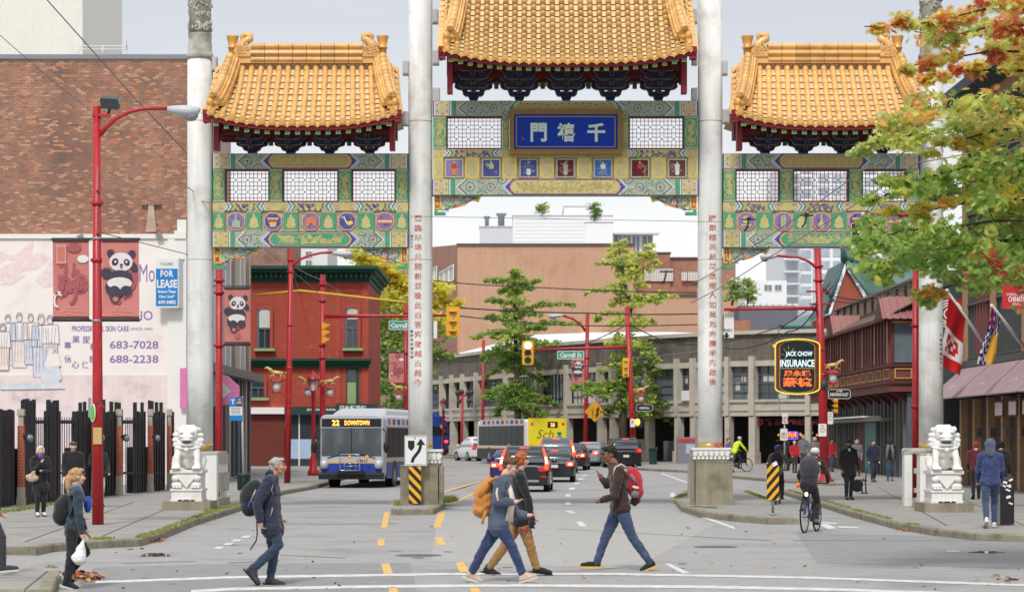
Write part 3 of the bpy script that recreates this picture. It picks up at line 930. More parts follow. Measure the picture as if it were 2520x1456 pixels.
lattice(1548,1683,287,366,14,8,[(i,j)for i in(2,5,8,11)for j in(2,5)])
small_band(1066,1717,367.2,386,[(1104,1220),(1560,1680)],33)
spandrel(1068,1184,480,519,False,5)
spandrel(1600,1716,480,519,True,6)
# the centre frieze of little figures between yellow panels
b=MB()
b.box(gx(1066),gx(1717),YF+.08,YF+.4,gzz(440.5),gzz(386.3),m_olive)
for a,c in((1066.5,1091),(1144,1180),(1236,1272),(1328,1363),(1420,1456),(1511,1547),(1603,1639),(1694,1716.5)):
 b.box(gx(a),gx(c),YF+.02,YF+.08,gzz(440.3),gzz(386.5),m_gold)
 q=Pn(b,YF+.02)
 xm,w=(a+c)/2,(c-a)/2-1
 ov=[(xm,389),(xm+w*.7,394),(xm+w*.95,402),(xm+w*.95,426),(xm+w*.6,434),(xm,439),(xm-w*.6,434),(xm-w*.95,426),(xm-w*.95,402),(xm-w*.7,394),(xm,389)]
 q.rib(ov,2.6,m_yel,.006)
 q.scrolls(xm-w*.75,xm+w*.75,394,434,14,m_pink,.005,1.6,5,int(a))
fr=b.build('figure_frieze',gate)
for k,(cx,bg,robe,skirt)in enumerate(((1117.5,m_purl,m_pred,m_porange),(1209,m_navy,m_gold,m_navy),(1301,m_navy,m_sky,m_pwhite),(1392,m_dkred,m_olive,m_greenp),(1484,m_sky,m_pwhite,m_purl),(1575,m_dkred,m_pred,m_dkred),(1667,m_insd,m_pwhite,m_pwhite))):
 b=MB()
 b.box(gx(cx-24),gx(cx+24),YF+.05,YF+.08,gzz(437),gzz(389.5),m_olive)
 q=Pn(b,YF+.05)
 q.rect(cx-21,cx+21,392,434.5,m_pwhite,.003)
 q.rect(cx-20,cx+20,393,433.5,bg,.006)
 q.scrolls(cx-19,cx+19,394,432,12,m_greenp if k%3 else m_olive,.008,1.0,6,200+k)
 q.disc(cx,399.5,2.6,m_pink,.014,8)
 q.flat([(cx-2.5,402),(cx+2.5,402),(cx+6.5,406),(cx+5,416),(cx-5,416),(cx-6.5,406)],robe,.012)
 q.flat([(cx-4.5,415),(cx+4.5,415),(cx+5.5,427),(cx+2,431),(cx-2,431),(cx-5.5,427)],skirt,.014)
 q.rect(cx-3,cx-.6,429,432.5,m_insd,.011);q.rect(cx+.6,cx+3,429,432.5,m_insd,.011)
 for yy in(390.5,436):q.disc(cx,yy,1.8,m_yel,.006,6)
 b.build('figure_panel',fr)
b=MB()
PLY=YF-.16
m_plf=M('plaque_bronze',(140,108,50),0.5,var=0.15,scale=4)
m_plb=M('plaque_blue',(0,56,168),0.75,var=0.06,scale=3)
m_plg=M('plaque_gold_line',(176,150,96),0.5)
x0,x1,y0,y1=1253.5,1531,271.5,382
for(a,c,d,e)in((x0,x1,y0,y0+12),(x0,x1,y1-13,y1),(x0,x0+11.5,y0+12,y1-13),(x1-11.5,x1,y0+12,y1-13)):
 b.box(gx(a),gx(c),PLY-.03,PLY+.14,gzz(e),gzz(d),m_plf)
plq=b.build('name_plaque',gate)
b=MB()
b.box(gx(x0+11.5),gx(x1-11.5),PLY+.02,PLY+.12,gzz(y1-13),gzz(y0+12),m_plb)
q=Pn(b,PLY+.02)
for a,c,d,e in((1270,1514,288,290),(1270,1514,362,364),(1270,1272,290,362),(1512,1514,290,362)):q.rect(a,c,d,e,m_plg,.004)
b.build('plaque_board',plq)
m_chr=M('plaque_lettering',(216,232,214),0.5,var=0.05)
for ch,cx,w in(('門',1325.5,40),('禧',1394.5,46),('千',1467,44)):
 b=MB()
 b.text(ch,(gx(cx),PLY+.02,gzz(327.5)),XA,ZA,h=46/91.3,w=w/91.3,mat=m_chr,bold=.035,res=3,lift=.008)
 b.build('plaque_character',plq)
b=MB()
for i,ch in enumerate('歲次壬午夏'):b.text(ch,(gx(1286.5),PLY+.02,gzz(312+i*6)),XA,ZA,h=5/91.3,mat=m_insd,lift=.006,res=1)
q.b=b;q.rect(1284.5,1289,341,345.5,m_pred,.008)
b.build('plaque_signature',plq)
# ---- roofs
tile_budget=[300]
def half_tile(L,r0,r1,n=6):
 vs=[]
 for y,r in((0,r0),(L,r1)):
  for k in range(n+1):
   a=PI*k/n
   vs.append((r*math.cos(a),y,r*math.sin(a)))
 fs=[(k,k+1,k+n+2,k+n+1)for k in range(n)]
 fs.append(tuple(range(n,-1,-1)))
 return vs,fs
def roof(xc,wt,wb,yr,ye,lift,D,ncrs,nrow,pitch_ridge,individual,ridge_h,label):
 """xc: centre (px); half widths at the ridge and at the eave; rows of barrel tiles with pan tiles between"""
 y_r,y_e=YG-.15,YG-.15-D
 zt,ze=PZ(yr,y_r),PZ(ye,y_e)
 xcw=PX(xc,YG)
 a0,a1=wt/FPX*y_r,wb/FPX*y_e
 def S(u,v):
  x=xcw+u*lerp(a0,a1,v)
  z=zt-(zt-ze)*(1.22*v-.22*v*v)+lift*(abs(u)**3.0)*v*v
  return Vector((x,lerp(y_r,y_e,v)-.10*(abs(u)**4)*v*v,z))
 def N(u,v):
  e=.01
  du=S(u+e,v)-S(u-e,v)
  dv=S(u,v+e)-S(u,v-e)
  n=dv.cross(du).normalized()
  return n if n.z>0 else-n
 rf=MB()
 nu,nv=24,8
 g=[[S(-1+2*i/nu,j/nv)-N(0,.5)*.09 for i in range(nu+1)]for j in range(nv+1)]
 vs=[p for r in g for p in r]
 W=nu+1
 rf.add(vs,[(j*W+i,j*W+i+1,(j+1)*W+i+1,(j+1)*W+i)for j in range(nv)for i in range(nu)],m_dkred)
 gb=[[Vector((p.x,2*(YG-.15)-p.y+.3,p.z))for p in r]for r in g]
 vs=[p for r in gb for p in r]
 rf.add(vs,[(j*W+i,(j+1)*W+i,(j+1)*W+i+1,j*W+i+1)for j in range(nv)for i in range(nu)],m_tile)
 R=rf.build('roof',gate)
 bt,pt=MB(),MB()
 n=nrow
 rows=[-1+2*(i+.5)/n for i in range(n)]
 slope=math.hypot(D,zt-ze)
 rb=.30*(2*a1/n)
 tile_me=None
 for ri,u in enumerate(rows):
  for c in range(ncrs):
   v0,v1=c/ncrs,(c+1)/ncrs
   p0,p1=S(u,v1),S(u,v0)
   nn=N(u,(v0+v1)/2)
   d=(p1-p0)
   L=d.length*1.03
   ax=d.normalized()
   rt=ax.cross(nn).normalized()
   nn=rt.cross(ax).normalized()
   r0,r1=rb*1.0,rb*.965
   jx=random.uniform(-.006,.006)
   o=p0+nn*(.02+random.uniform(0,.006))+rt*jx
   if individual and tile_budget[0]>0 and c>=ncrs-11:
    if tile_me is None:
     lv,lf=half_tile(1.0,r0,r1)
     tile_me=bpy.data.meshes.new('barrel_tile')
     tile_me.from_pydata(lv,[],lf)
     tile_me.materials.append(m_tile)
     tile_me.polygons.foreach_set('use_smooth',[True]*(len(lf)-1)+[False])
    ob=bpy.data.objects.new('barrel_tile',tile_me)
    COL.objects.link(ob)
    ob.parent=R
    mt=Matrix((rt,ax,nn)).transposed().to_4x4()
    ob.matrix_local=Matrix.Translation(o-BASE[R])@mt@Matrix.Diagonal((1,L,1,1))
    tile_budget[0]-=1
   else:
    lv,lf=half_tile(L,r0,r1)
    bt.add([o+rt*x+ax*y+nn*z for x,y,z in lv],lf[:-1],m_tile,True)
    bt.add([o+rt*x+ax*y+nn*z for x,y,z in lv],lf[-1:],m_tile)
   if c<ncrs-1:
    lv,lf=half_tile(.016,r0*1.015,r0*1.015)
    bt.add([o+rt*x-ax*(.008-y)+nn*z for x,y,z in lv],lf[:-1],m_tiled,True)
  o=S(u,1.0)+N(u,1)*.03
  dn=(S(u,1)-S(u,.95)).normalized()
  fw=Vector((0,-1,-.12)).normalized()
  e=MB()
  e.cyl(o+fw*.02,o+fw*.075,rb*1.15,rb*1.15,14,m_tiled)
  e.cyl(o+fw*.0745,o+fw*.085,rb*.8,rb*.7,12,m_tile)
  e.build('eave_tile',R)
 for ri in range(n+1):
  u0=rows[ri-1]if ri>0 else-1.0
  u1=rows[ri]if ri<n else 1.0
  for c in range(ncrs+1):
   v1,v0=(c+.55)/ncrs,(c-.55)/ncrs
   v1,v0=min(v1,1.03),max(v0,0)
   if v1-v0<.02:continue
   nn=N((u0+u1)/2,min(v1,.98))
   K=5
   vs=[]
   for v,up in((v0,.006),(v1,.040)):
    for k in range(K):
     t=k/(K-1)
     sag=-.03*(1-(2*t-1)**2)
     vs.append(S(lerp(u0,u1,t),v)+nn*(up+sag))
   dn=(S(u0,min(v1,1))-S(u0,max(v0,0))).normalized()
   for k in range(K):
    vs.append(vs[K+k]-nn*.034)
   fs=[(k,k+1,K+k+1,K+k)for k in range(K-1)]
   pt.add(vs,fs,m_tilep,True)
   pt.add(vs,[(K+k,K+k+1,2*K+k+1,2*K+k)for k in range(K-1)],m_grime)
  um=(u0+u1)/2
  o=S(um,1.02)
  w=(S(u1,1)-S(u0,1)).length*.42
  sl=(S(u1,1)-S(u0,1)).normalized()
  pt.prism([(-w,.0),(-w*.9,-.05),(-w*.4,-.06),(0,-.10),(w*.4,-.06),(w*.9,-.05),(w,0)],o+Vector((0,-.03,0)),sl,ZA,.02,m_tiled)
 bt.build('barrel_tile_rows',R,kind='stuff')
 pt.build('pan_tile_rows',R,kind='stuff')
 xl,xr=S(-.645,0).x,S(.645,0).x
 nb=max(8,int((xr-xl)/.44))
 zr=zt+.02
 k=ridge_h
 prof=[(.20,0),(.20,.10*k),(.25,.13*k),(.25,.19*k),(.17,.25*k),(.15,.36*k),(.23,.42*k),(.25,.48*k),(.23,.55*k),(.15,.60*k),(.14,.70*k),(.19,.74*k),(.21,.82*k),(.17,.92*k),(.08,.99*k),(-.08,k),(-.2,.8*k),(-.2,0)]
 for i in range(nb):
  e=MB()
  s0,s1=xl+(xr-xl)*i/nb+.006,xl+(xr-xl)*(i+1)/nb-.006
  e.loft([[Vector((s0,y_r-a,zr+h))for a,h in prof][::-1],[Vector((s1,y_r-a,zr+h))for a,h in prof][::-1]],m_tile,smooth=False)
  e.build('ridge_block',R)
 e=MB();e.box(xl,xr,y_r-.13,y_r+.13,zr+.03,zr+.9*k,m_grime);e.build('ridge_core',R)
 for s in(-1,1):
  e=MB()
  bx=xr if s>0 else xl
  out=[(0.02,0),(.34,0),(.40,.34),(.34,.55),(.16,.62),(.20,.70),(.34,.78),(.26,.86)]
  e.box(min(bx,bx+s*.38),max(bx,bx+s*.38),y_r-.20,y_r+.2,zr,zr+.36*k,m_tile)
  e.box(min(bx,bx+s*.40),max(bx,bx+s*.40),y_r-.24,y_r+.22,zr+.30*k,zr+.38*k,m_tiled)
  body=[(.0,.36),(.42,.36),(.46,.62),(.40,.78),(.30,.84),(.20,.74),(.10,.80),(-.02,.74)]
  e.prism([(bx+s*a,zr+h*k)for a,h in(body if s>0 else body[::-1])],(0,y_r-.17,0),XA,ZA,.30,m_tile)
  pts=[]
  for t in range(15):
   f=t/14
   if f<.45:
    g=f/.45
    pts.append((.30-.30*g+.06*math.sin(g*PI),.74+.52*g))
   else:
    g=(f-.45)/.55
    a=-.15+g*1.9*PI
    R0=.16*(1-.72*g)
    pts.append((.155-R0*math.cos(a)+.0,1.28+R0*math.sin(a)))
  e.tube([Vector((bx+s*a,y_r-.02,zr+h*k))for a,h in pts],[.15-.008*t for t in range(15)],8,m_tile)
  rr=random.Random(3)
  for _ in range(16):
   q=spiral(bx+s*rr.uniform(.06,.4),zr+rr.uniform(.42,.9)*k,.08,.9,rr.uniform(0,6),8)
   e.tube([Vector((a,y_r-.175,h))for a,h in q],.018,5,m_tile)
  e.lathe((bx+s*.52,y_r+.16,zr),[(.10,.05),(.10,.42*k),(.11,.78*k),(.14,.80*k),(.14,.86*k),(.11,.9*k),(.13,1.12*k),(.165,1.36*k),(.17,1.40*k),(.12,1.41*k)],10,m_tiled)
  e.build('roof_finial',R)
  us=s*.93
  pth=[S(us*(.91+.09*t),t*.84)+N(us,t*.84)*.05 for t in[i/12 for i in range(13)]]
  for i in range(12):
   e=MB()
   a_,c_=pth[i]+Vector((0,0,.02)),pth[i+1]+Vector((0,0,.02))
   d=(c_-a_)
   ax=d.normalized()
   a_,c_=a_+ax*.004,c_-ax*.004
   rt=ax.cross(ZA).normalized()
   nn=rt.cross(ax)
   for wdt,h0,h1 in((.46,0,.09),(.36,.09,.17),(.40,.17,.22),(.28,.22,.29)):
    e.obox((a_+c_)/2+nn*(h0+h1)/2,rt,ax,nn,wdt,(c_-a_).length,h1-h0,m_tile)
   e.tube([a_+nn*.31,c_+nn*.31],[.10,.10],10,m_tile)
   e.build('side_ridge',R)
  e=MB()
  p=pth[-1]
  q2=p+Vector((s*.13,-.10,.0))
  for h,rr_ in((.31,.10),(.10,.07)):
   e.tube([p+Vector((-s*.08,-.02,h)),p+Vector((s*.05,-.06,h-.01)),q2+Vector((0,0,h+.02))],[rr_,rr_,rr_*.9],10,m_tile)
  e.box(min(p.x-s*.08,q2.x),max(p.x-s*.08,q2.x),p.y-.06,p.y+.2,p.z-.05,p.z+.20,m_tiled)
  e.sphere(q2+Vector((0,-.05,.10)),(.10,.12,.13),m_tiled,10,7)
  e.tube([q2+Vector((0,-.05,.0)),q2+Vector((s*.03,-.12,-.12)),q2+Vector((-s*.03,-.14,-.22)),q2+Vector((s*.05,-.14,-.27))],[.09,.07,.06,.045],8,m_tiled)
  e.build('ridge_foot',R)
  e=MB()
  for c in range(ncrs):
   v=(c+.5)/ncrs
   pz=S(s*1.0,v)
   e.obox(pz+Vector((s*.03,0,-.02)),(1,0,.25*-s),S(0,v+.05)-S(0,v),(0,0,1),.22,.62*slope/ncrs,.05,m_tile)
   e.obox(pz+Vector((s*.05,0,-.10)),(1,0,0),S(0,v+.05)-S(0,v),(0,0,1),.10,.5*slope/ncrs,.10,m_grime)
  e.build('verge_tile',R)
  e=MB()
  for c in range(8):
   a_,c_=S(s,c/8)+Vector((s*.02,0,-.22)),S(s,(c+1)/8)+Vector((s*.02,0,-.22))
   e.bar(a_,c_,.26,.06,m_red,up=(1,0,0))
  e.box(min(S(s,1).x-s*.26,S(s,1).x-s*.12),max(S(s,1).x-s*.26,S(s,1).x-s*.12),y_e+.5,y_e+.9,gzz(wb and GATE_BEAM_TOP[0]),S(s,.7).z-.1,m_red)
  e.box(min(S(s,1).x-s*.24,S(s,1).x-s*.1),max(S(s,1).x-s*.24,S(s,1).x-s*.1),y_e+1.3,y_e+1.9,gzz(GATE_BEAM_TOP[0])+.4,S(s,.4).z-.1,m_dkred)
  e.build('gable_board',R)
 nb=40
 e=MB()
 for i in range(nb):
  u0,u1=-1+2*i/nb,-1+2*(i+1)/nb
  a_,c_=S(u0,.985)+Vector((0,.02,-.125)),S(u1,.985)+Vector((0,.02,-.125))
  ex=(c_-a_)*.004
  e.bar(a_-ex,c_+ex,.15,.10,m_red,up=(0,1,0))
 for s in(-1,1):
  p=S(s,.985)
  for j in range(4):e.box(p.x-.09,p.x+.09,p.y-.05,p.y+.25,p.z-.30+j*.085,p.z-.235+j*.085,m_red)
 e.build('eave_board',R)
 nr=nrow-1
 for i in range(nr):
  u=-1+2*(i+.9)/(nr+.8)
  p=S(u,.97)+Vector((0,.04,-.27))
  t=S(u,.3)+Vector((0,0,-.25))
  e=MB()
  t=Vector((p.x,t.y,p.z+(t.z-p.z)*.62))
  e.bar(p,t,.115,.115,m_dkred)
  e.box(p.x-.062,p.x+.062,p.y-.012,p.y,p.z-.062,p.z+.062,m_yel if i%1==0 else m_gold)
  e.box(p.x-.05,p.x+.05,p.y-.02,p.y-.012,p.z-.05,p.z+.05,m_green)
  e.build('rafter',R)
 return R,S
m_dkgreen=M('painted_dark_green',(22,92,72),0.6,var=0.15)
def brackets(xs,ytop,ybot,halfw,R,S,soff):
 """bracket sets: tiers of curved blue arms edged in gold, wider towards the eave"""
 zb,zt=gzz(ybot),gzz(ytop)
 H=zt-zb
 W=halfw/91.3
 b=MB()
 x0,yb=PX(xs[0],YF),YG
 o=Vector((x0,yb,zb))
 def bx(xa,xb,ya,yc,za,zc,mat):b.box(o.x+xa,o.x+xb,o.y+ya,o.y+yc,o.z+za,o.z+zc,mat)
 bx(-.10,.10,-.24,.24,0,.06*H,m_blue)
 b.loft([[o+Vector((sx*w,sy*w*1.2,z))for sx,sy in((-1,-1),(1,-1),(1,1),(-1,1))]for w,z in((.10,.06*H),(.135,.14*H),(.135,.20*H))],m_blue,smooth=False)
 tiers=((.20,.56,-.02),(.42,.78,-.28),(.42,1.0,.02),(.66,.80,-.55),(.66,1.0,-.24),(.86,1.0,-.5),(.88,.8,-.8))
 for f,wf,dy in tiers:
  w,z=W*wf,f*H
  th=.13*H
  arm=[(-w,z+th),(-w,z+th*.35),(-w*.86,z-th*.1),(-w*.7,z-th*.25),(w*.7,z-th*.25),(w*.86,z-th*.1),(w,z+th*.35),(w,z+th)]
  for ya,mat,gr in((dy,m_blue,0),(dy-.004,m_bgold,1)):
   if gr:
    ribbon(b,[(o.x+a,o.z+c)for a,c in arm[:-1]]+[(o.x+w,o.z+z+th*.9)],.022,m_bgold,(0,o.y+dy-.075,0),XA,ZA,.002)
   else:
    b.prism([(o.x+a,o.z+c)for a,c in arm],(0,o.y+dy-.07,0),XA,ZA,.14,m_blue)
  for sx in(-1,0,1):
   xx=sx*w*.84
   b.box(o.x+xx-.075,o.x+xx+.075,o.y+dy-.09,o.y+dy+.09,o.z+z+th,o.z+z+th+.07*H,m_blue)
 for f,L,dn in((.22,.45,0),(.44,.75,.02),(.68,1.05,.03)):
  bx(-.05,.05,-L,L,f*H-.02,f*H+.11*H,m_blue)
  bx(-.058,-.046,-L-.01,-L+.02,f*H-.02,f*H+.11*H,m_bgold)
  bx(.046,.058,-L-.01,-L+.02,f*H-.02,f*H+.11*H,m_bgold)
 first=b.build('eave_bracket',gate)
 for x in xs[1:]:
  c=first.copy()
  COL.objects.link(c)
  c.parent=gate
  c.location=Vector((PX(x,YF)-x0,0,0))
 e=MB()
 xa,xb=S(-.95,.5).x,S(.95,.5).x
 e.box(xa,xb,YG-.9,YG-.76,zt-.10,zt+.06,m_dkred)
 e.box(xa,xb,YG-.10,YG+.12,zb+H*.62,zt+.25,m_dkred)
 e.box(xa,xb,YG-.45,YG-.3,zb+H*.72,zt+.1,m_dkred)
 for i in range(len(xs)-1):
  xm=PX((xs[i]+xs[i+1])/2,YF)
  for d in((-.06,.06),):e.box(xm+d[0],xm+d[1],YG-.16,YG-.10,zb+H*.40,zb+H*.64,m_dkgreen)
 e.build('purlin',gate)
GATE_BEAM_TOP=[377.5]
R1,S1=roof(757,213,236,160,303,.31,1.45,10,19,0,False,.56,'')
brackets([618.5,713,809,908],328,377.5,38,R1,S1,0)
GATE_BEAM_TOP=[377.5]
R3,S3=roof(2024,213,236,160,303,.31,1.45,10,19,0,False,.56,'')
brackets([1885.5,1980,2076,2175],328,377.5,38,R3,S3,0)
GATE_BEAM_TOP=[248]
R2,S2=roof(1392,294,309,-62,148,.30,2.1,15,26,0,True,.62,'')
brackets([1165,1278,1394,1503,1622],172,248,46,R2,S2,0)
# steel stubs that tie the roofs to the columns
for x0,x1,y in((1064,1078,38),(1704,1717,38),(1064,1082,232),(1064,1080,140),(1704,1717,140),(986,1005,290),(990,1005,165),(1779,1796,285),(1779,1792,165),(1703,1717,232),(520,532,155),(2256,2264,290)):
 b=MB()
 b.box(gx(x0),gx(x1),YG-.15,YG+.15,gzz(y+17),gzz(y-17),m_steel)
 b.box(gx(x0)+.02,gx(x1)-.02,YG-.17,YG-.15,gzz(y+14),gzz(y-14),m_steel)
 b.build('steel_bracket',gate)
def pedestal(px,x0,x1,xm0,xm1,ytop,ymid,ybot,side):
 b=MB()
 y0,y1=YG-.62,YG+.62
 b.box(PX(x0,y0),PX(x1,y0),y0,y1,.15,PZ(ymid+14,y0),m_conc)
 b.box(PX(x0,y0)-.012,PX(x1,y0)+.012,y0-.012,y1+.012,PZ(ymid+14,y0),PZ(ymid+11,y0),m_conc)
 for s in((-1,)if side<0 else(1,)):
  xx=PX(x0,y0)-.13 if s<0 else PX(x1,y0)+.02
  b.box(xx,xx+.11,y0+.1,y0+.24,.15,PZ(ymid+4,y0),m_conc)
  b.box(xx,xx+.11,y0+.24,y1,.3,PZ(ymid+16,y0),m_marbled)
 o=b.build('pedestal',gate)
 b=MB()
 xa,xb=PX(xm0,y0),PX(xm1,y0)
 z0,z1,z2=PZ(ymid+10.5,y0),PZ(ymid,y0),PZ(ytop,y0)
 b.box(xa,xb,y0+.05,y1-.05,z1,z2-.06,m_marbled)
 b.box(xa-.03,xb+.03,y0+.02,y1-.02,z2-.06,z2,m_marble)
 for k in range(7):
  xx=lerp(xa,xb,(k+.5)/7)
  b.prism([(xx+a,z1+.03+c)for a,c in((-.05,.02),(0,-.01),(.05,.02),(.055,.12),(0,.2),(-.055,.12))],(0,y0+.045,0),XA,ZA,.02,m_marble)
  b.cyl((xx+.07,y0+.05,z1+.12),(xx+.07,y0+.03,z1+.12),.03,.02,8,m_marble)
 n=9
 for k in range(n):
  xx=lerp(xa,xb,(k+.5)/n)
  b.sphere((xx,y0+.08,z1-.045),((xb-xa)/n/2,.06,.05),m_marble,8,5)
 b.box(xa+.05,xb-.05,y0+.1,y1-.1,z0-.004,z1,m_marbled)
 b.build('carved_rail',o)
pedestal(1034,985,1078,1003,1086,1105,1133,1240,1)
pedestal(1747,1712,1803,1705,1797,1101,1123,1240,-1)
b=MB()
sx,sz=PX(1766,YG),PZ(1094,YG)
m_hex=M('emblem_red',(190,40,44),0.5)
m_hexw=M('emblem_white',(235,232,226),0.5)
yy=YG-rB*1.02-.004
for dx,w,mt in((0,.10,m_hexw),):
 b.poly([(sx+a,yy+.02,sz+c)for a,c in((-.07,-.045),(.07,-.045),(.07,.045),(-.07,.045))],m_hexw)
 b.poly([(sx+a,yy+.017,sz+c)for a,c in((-.07,-.045),(-.005,0),(-.07,.045),(-.13,0))],m_hex)
 b.poly([(sx+a,yy+.017,sz+c)for a,c in((.07,-.045),(.13,0),(.07,.045),(.005,0))],m_hex)
 b.poly([(sx+a,yy+.016,sz+c)for a,c in((-.06,-.045),(.06,-.045),(0,-.006))],m_hex)
 b.poly([(sx+a,yy+.016,sz+c)for a,c in((0,.006),(.06,.045),(-.06,.045))],m_hex)
b.text('門',(PX(1752,YG),yy+.004,sz),XA,ZA,h=.09,mat=m_golde,res=1)
b.text('門',(PX(1744,YG),yy+.0,sz),XA,ZA,h=.09,mat=m_golde,res=1)
b.build('band_emblem',colB)
# ------------------------------------------------------------------ buildings
def win_mat(name,col,rough=0.12):return M(name,col,rough,var=0.25,scale=0.6,spec=0.9)
m_glass=win_mat('glass_dark',(58,66,70))
m_glassb=win_mat('glass_grey',(112,122,128))
m_blind=M('blind_pale',(205,204,196),0.7,var=0.08,scale=1.5)
m_brick=M('brick_orange',(186,120,92),0.9,var=0.22,scale=5,rand=0.35,big=0.16,dirt=((112,88,78),0.55,0.42),bump=0.2)
m_brickj=M('brick_mixed',(186,138,116),0.9,var=0.20,scale=7.5,big=0.22,dirt=((122,98,90),0.95,0.5),bump=0.2)
m_bricky=M('brick_ochre',(194,144,112),0.9,var=0.2,scale=5,big=0.12)
m_brickd=M('brick_burnt',(150,118,104),0.9,var=0.3,scale=5)
m_brickp=M('brick_pale',(200,158,134),0.9,var=0.2,scale=5)
m_mort=M('mortar',(198,176,156),0.95,var=0.15,scale=6,dirt=((140,118,104),0.5,0.42))
m_coping=M('coping_metal',(140,142,150),0.5,var=0.06,scale=1)
m_clad=M('metal_cladding_cream',(232,231,222),0.55,var=0.03,scale=1,streak=0.03,k=.95)
m_wallw=M('wall_white_paint',(238,230,226),0.85,var=0.03,scale=1.5,big=0.03,dirt=((212,196,190),0.2,0.8),k=0.92)
m_wallp=M('wall_pink_paint',(228,212,212),0.88,var=0.05,scale=2,streak=0.06,dirt=((176,160,152),0.35,1.4),k=0.92)
m_trimw=M('trim_white',(232,230,226),0.8,var=0.03,k=0.92)
m_mauve=M('mural_violet',(150,122,176),0.8,var=0.1,scale=8)
m_murp=M('mural_pink',(234,212,212),0.85,var=0.12,scale=5,dirt=((238,230,228),.4,2.5),k=.9)
m_murg=M('mural_grey_blue',(206,210,222),0.85,var=0.1,scale=5,dirt=((236,230,228),.5,3),k=.9)
m_murs=M('mural_skin',(234,218,208),0.85,var=0.1,scale=4,dirt=((238,230,226),.4,4),k=.9)
m_murh=M('mural_hair',(200,192,188),0.85,var=0.15,scale=9,dirt=((236,230,226),.4,5),k=.9)
m_murb=M('mural_line',(150,154,170),0.85,var=0.2,scale=4)
def brick_wall(parent,x0,x1,y,z0,z1,bw,bh,mats,n_single,name='brick',joint=.011,proud=.012,rows_single=None,band=None):
 """running bond of separate bricks in front of a mortar plane; n_single of them are objects of their own"""
 rng=random.Random(int(x0*10)+5)
 w,h=bw-joint,bh-joint
 vs=[(0,0,0),(w,0,0),(w,0,h),(0,0,h),(-.002,.03,-.002),(w+.002,.03,-.002),(w+.002,.03,h+.002),(-.002,.03,h+.002)]
 fs=[(0,1,2,3),(4,5,1,0),(5,6,2,1),(6,7,3,2),(7,4,0,3)]
 me=[]
 for mt in mats:
  m_=bpy.data.meshes.new(name);m_.from_pydata(vs,[],fs);m_.materials.append(mt);me.append(m_)
 rest=MB()
 nr=int((z1-z0)/bh)
 left=n_single
 for r in range(nr-1,-1,-1):
  z=z0+r*bh
  x=x0-(bw/2 if r%2 else 0)
  while x<x1-.02:
   a,c=max(x,x0),min(x+w,x1)
   full=c-a>w-.004
   if c-a>.03:
    k=rng.choices(range(len(mats)),weights=[9]+[1.2]*(len(mats)-1))[0]
    jy=rng.uniform(0,.006)
    o=Vector((a,y-proud-jy,z+joint/2))
    if full and left>0 and(rows_single is None or r in rows_single):
     inst(name,me[k],parent,o)
     left-=1
    else:
     rest.add([(o.x+vx*(c-a)/w,o.y+vy,o.z+vz)for vx,vy,vz in vs],fs,mats[k])
   x+=bw
 rest.build(name+'_courses',parent,kind='stuff')
YB=92.2
bl=thing('brick_building',(PX(200,YB),YB+4,gz(YB)),'tall weathered orange brick building with a blank wall rising over the white painted shop','building')
b=MB()
xr=PX(463,YB)
b.box(PX(-260,YB),xr,YB,YB+14,gz(YB),PZ(146,YB),m_mort)
b.build('wall',bl)
brick_wall(bl,PX(-6,YB),xr,YB,PZ(584,YB),PZ(147,YB),.212,.0755,[m_brickj,m_bricky,m_brickd,m_brickp,m_brick],300,rows_single=set(range(0,12)))
b=MB()
b.box(PX(-260,YB),xr+.04,YB-.10,YB+14,PZ(146,YB),PZ(135,YB),m_coping)
b.build('coping',bl)
b=MB()
xs,zs=PX(373,YB),PZ(500,YB)
b.box(xs-.38,xs+.38,YB-.16,YB-.02,zs-.08,zs,m_brickd)
b.prism([(xs-.2,zs-1.1),(xs+.2,zs-1.1),(xs+.1,zs-.08),(xs-.1,zs-.08)],(0,YB-.14,0),XA,ZA,.12,m_mort)
b.box(xs-.38,xs+.38,YB-.10,YB-.02,zs-1.2,zs-1.08,m_brickd)
b.build('wall_scupper',bl)
# grey clad block behind and above
YC=118
bc=thing('clad_block',(PX(90,YC),YC+4,gz(YC)),'cream ribbed metal block standing behind the brick building at the top of the view','building')
b=MB()
b.box(PX(-300,YC),PX(203,YC),YC,YC+12,gz(YC),PZ(-260,YC),m_clad)
b.build('wall',bc)
rib=MB()
rib.box(0,.05,-.03,0,0,PZ(-255,YC)-PZ(140,YC),m_clad)
r0=None
for k in range(48):
 x=PX(-20,YC)+k*.092
 if x>PX(200,YC):break
 if r0 is None:
  rib=MB();rib.box(x,x+.035,YC-.025,YC,PZ(140,YC),PZ(-255,YC),m_clad)
  r0=rib.build('cladding_rib',bc);x0_=x
 else:
  c=r0.copy();COL.objects.link(c);c.location=(x-x0_,0,0)
b=MB()
x0,x1=PX(192,YB+3),PX(312,YB+3)
for z in(PZ(114,YB+3),PZ(122,YB+3)):b.tube([(x0,YB+3,z),(x1,YB+3,z),(x1+.3,YB+1,z-.12)],.025,6,m_clad)
for x in(x0,(x0+x1)/2,x1):b.cyl((x,YB+3,PZ(138,YB+3)),(x,YB+3,PZ(114,YB+3)),.02,n=6,mat=m_clad)
tag(b.build('roof_railing'),'thin pale railing on the edge of the tall brick building roof','railing')
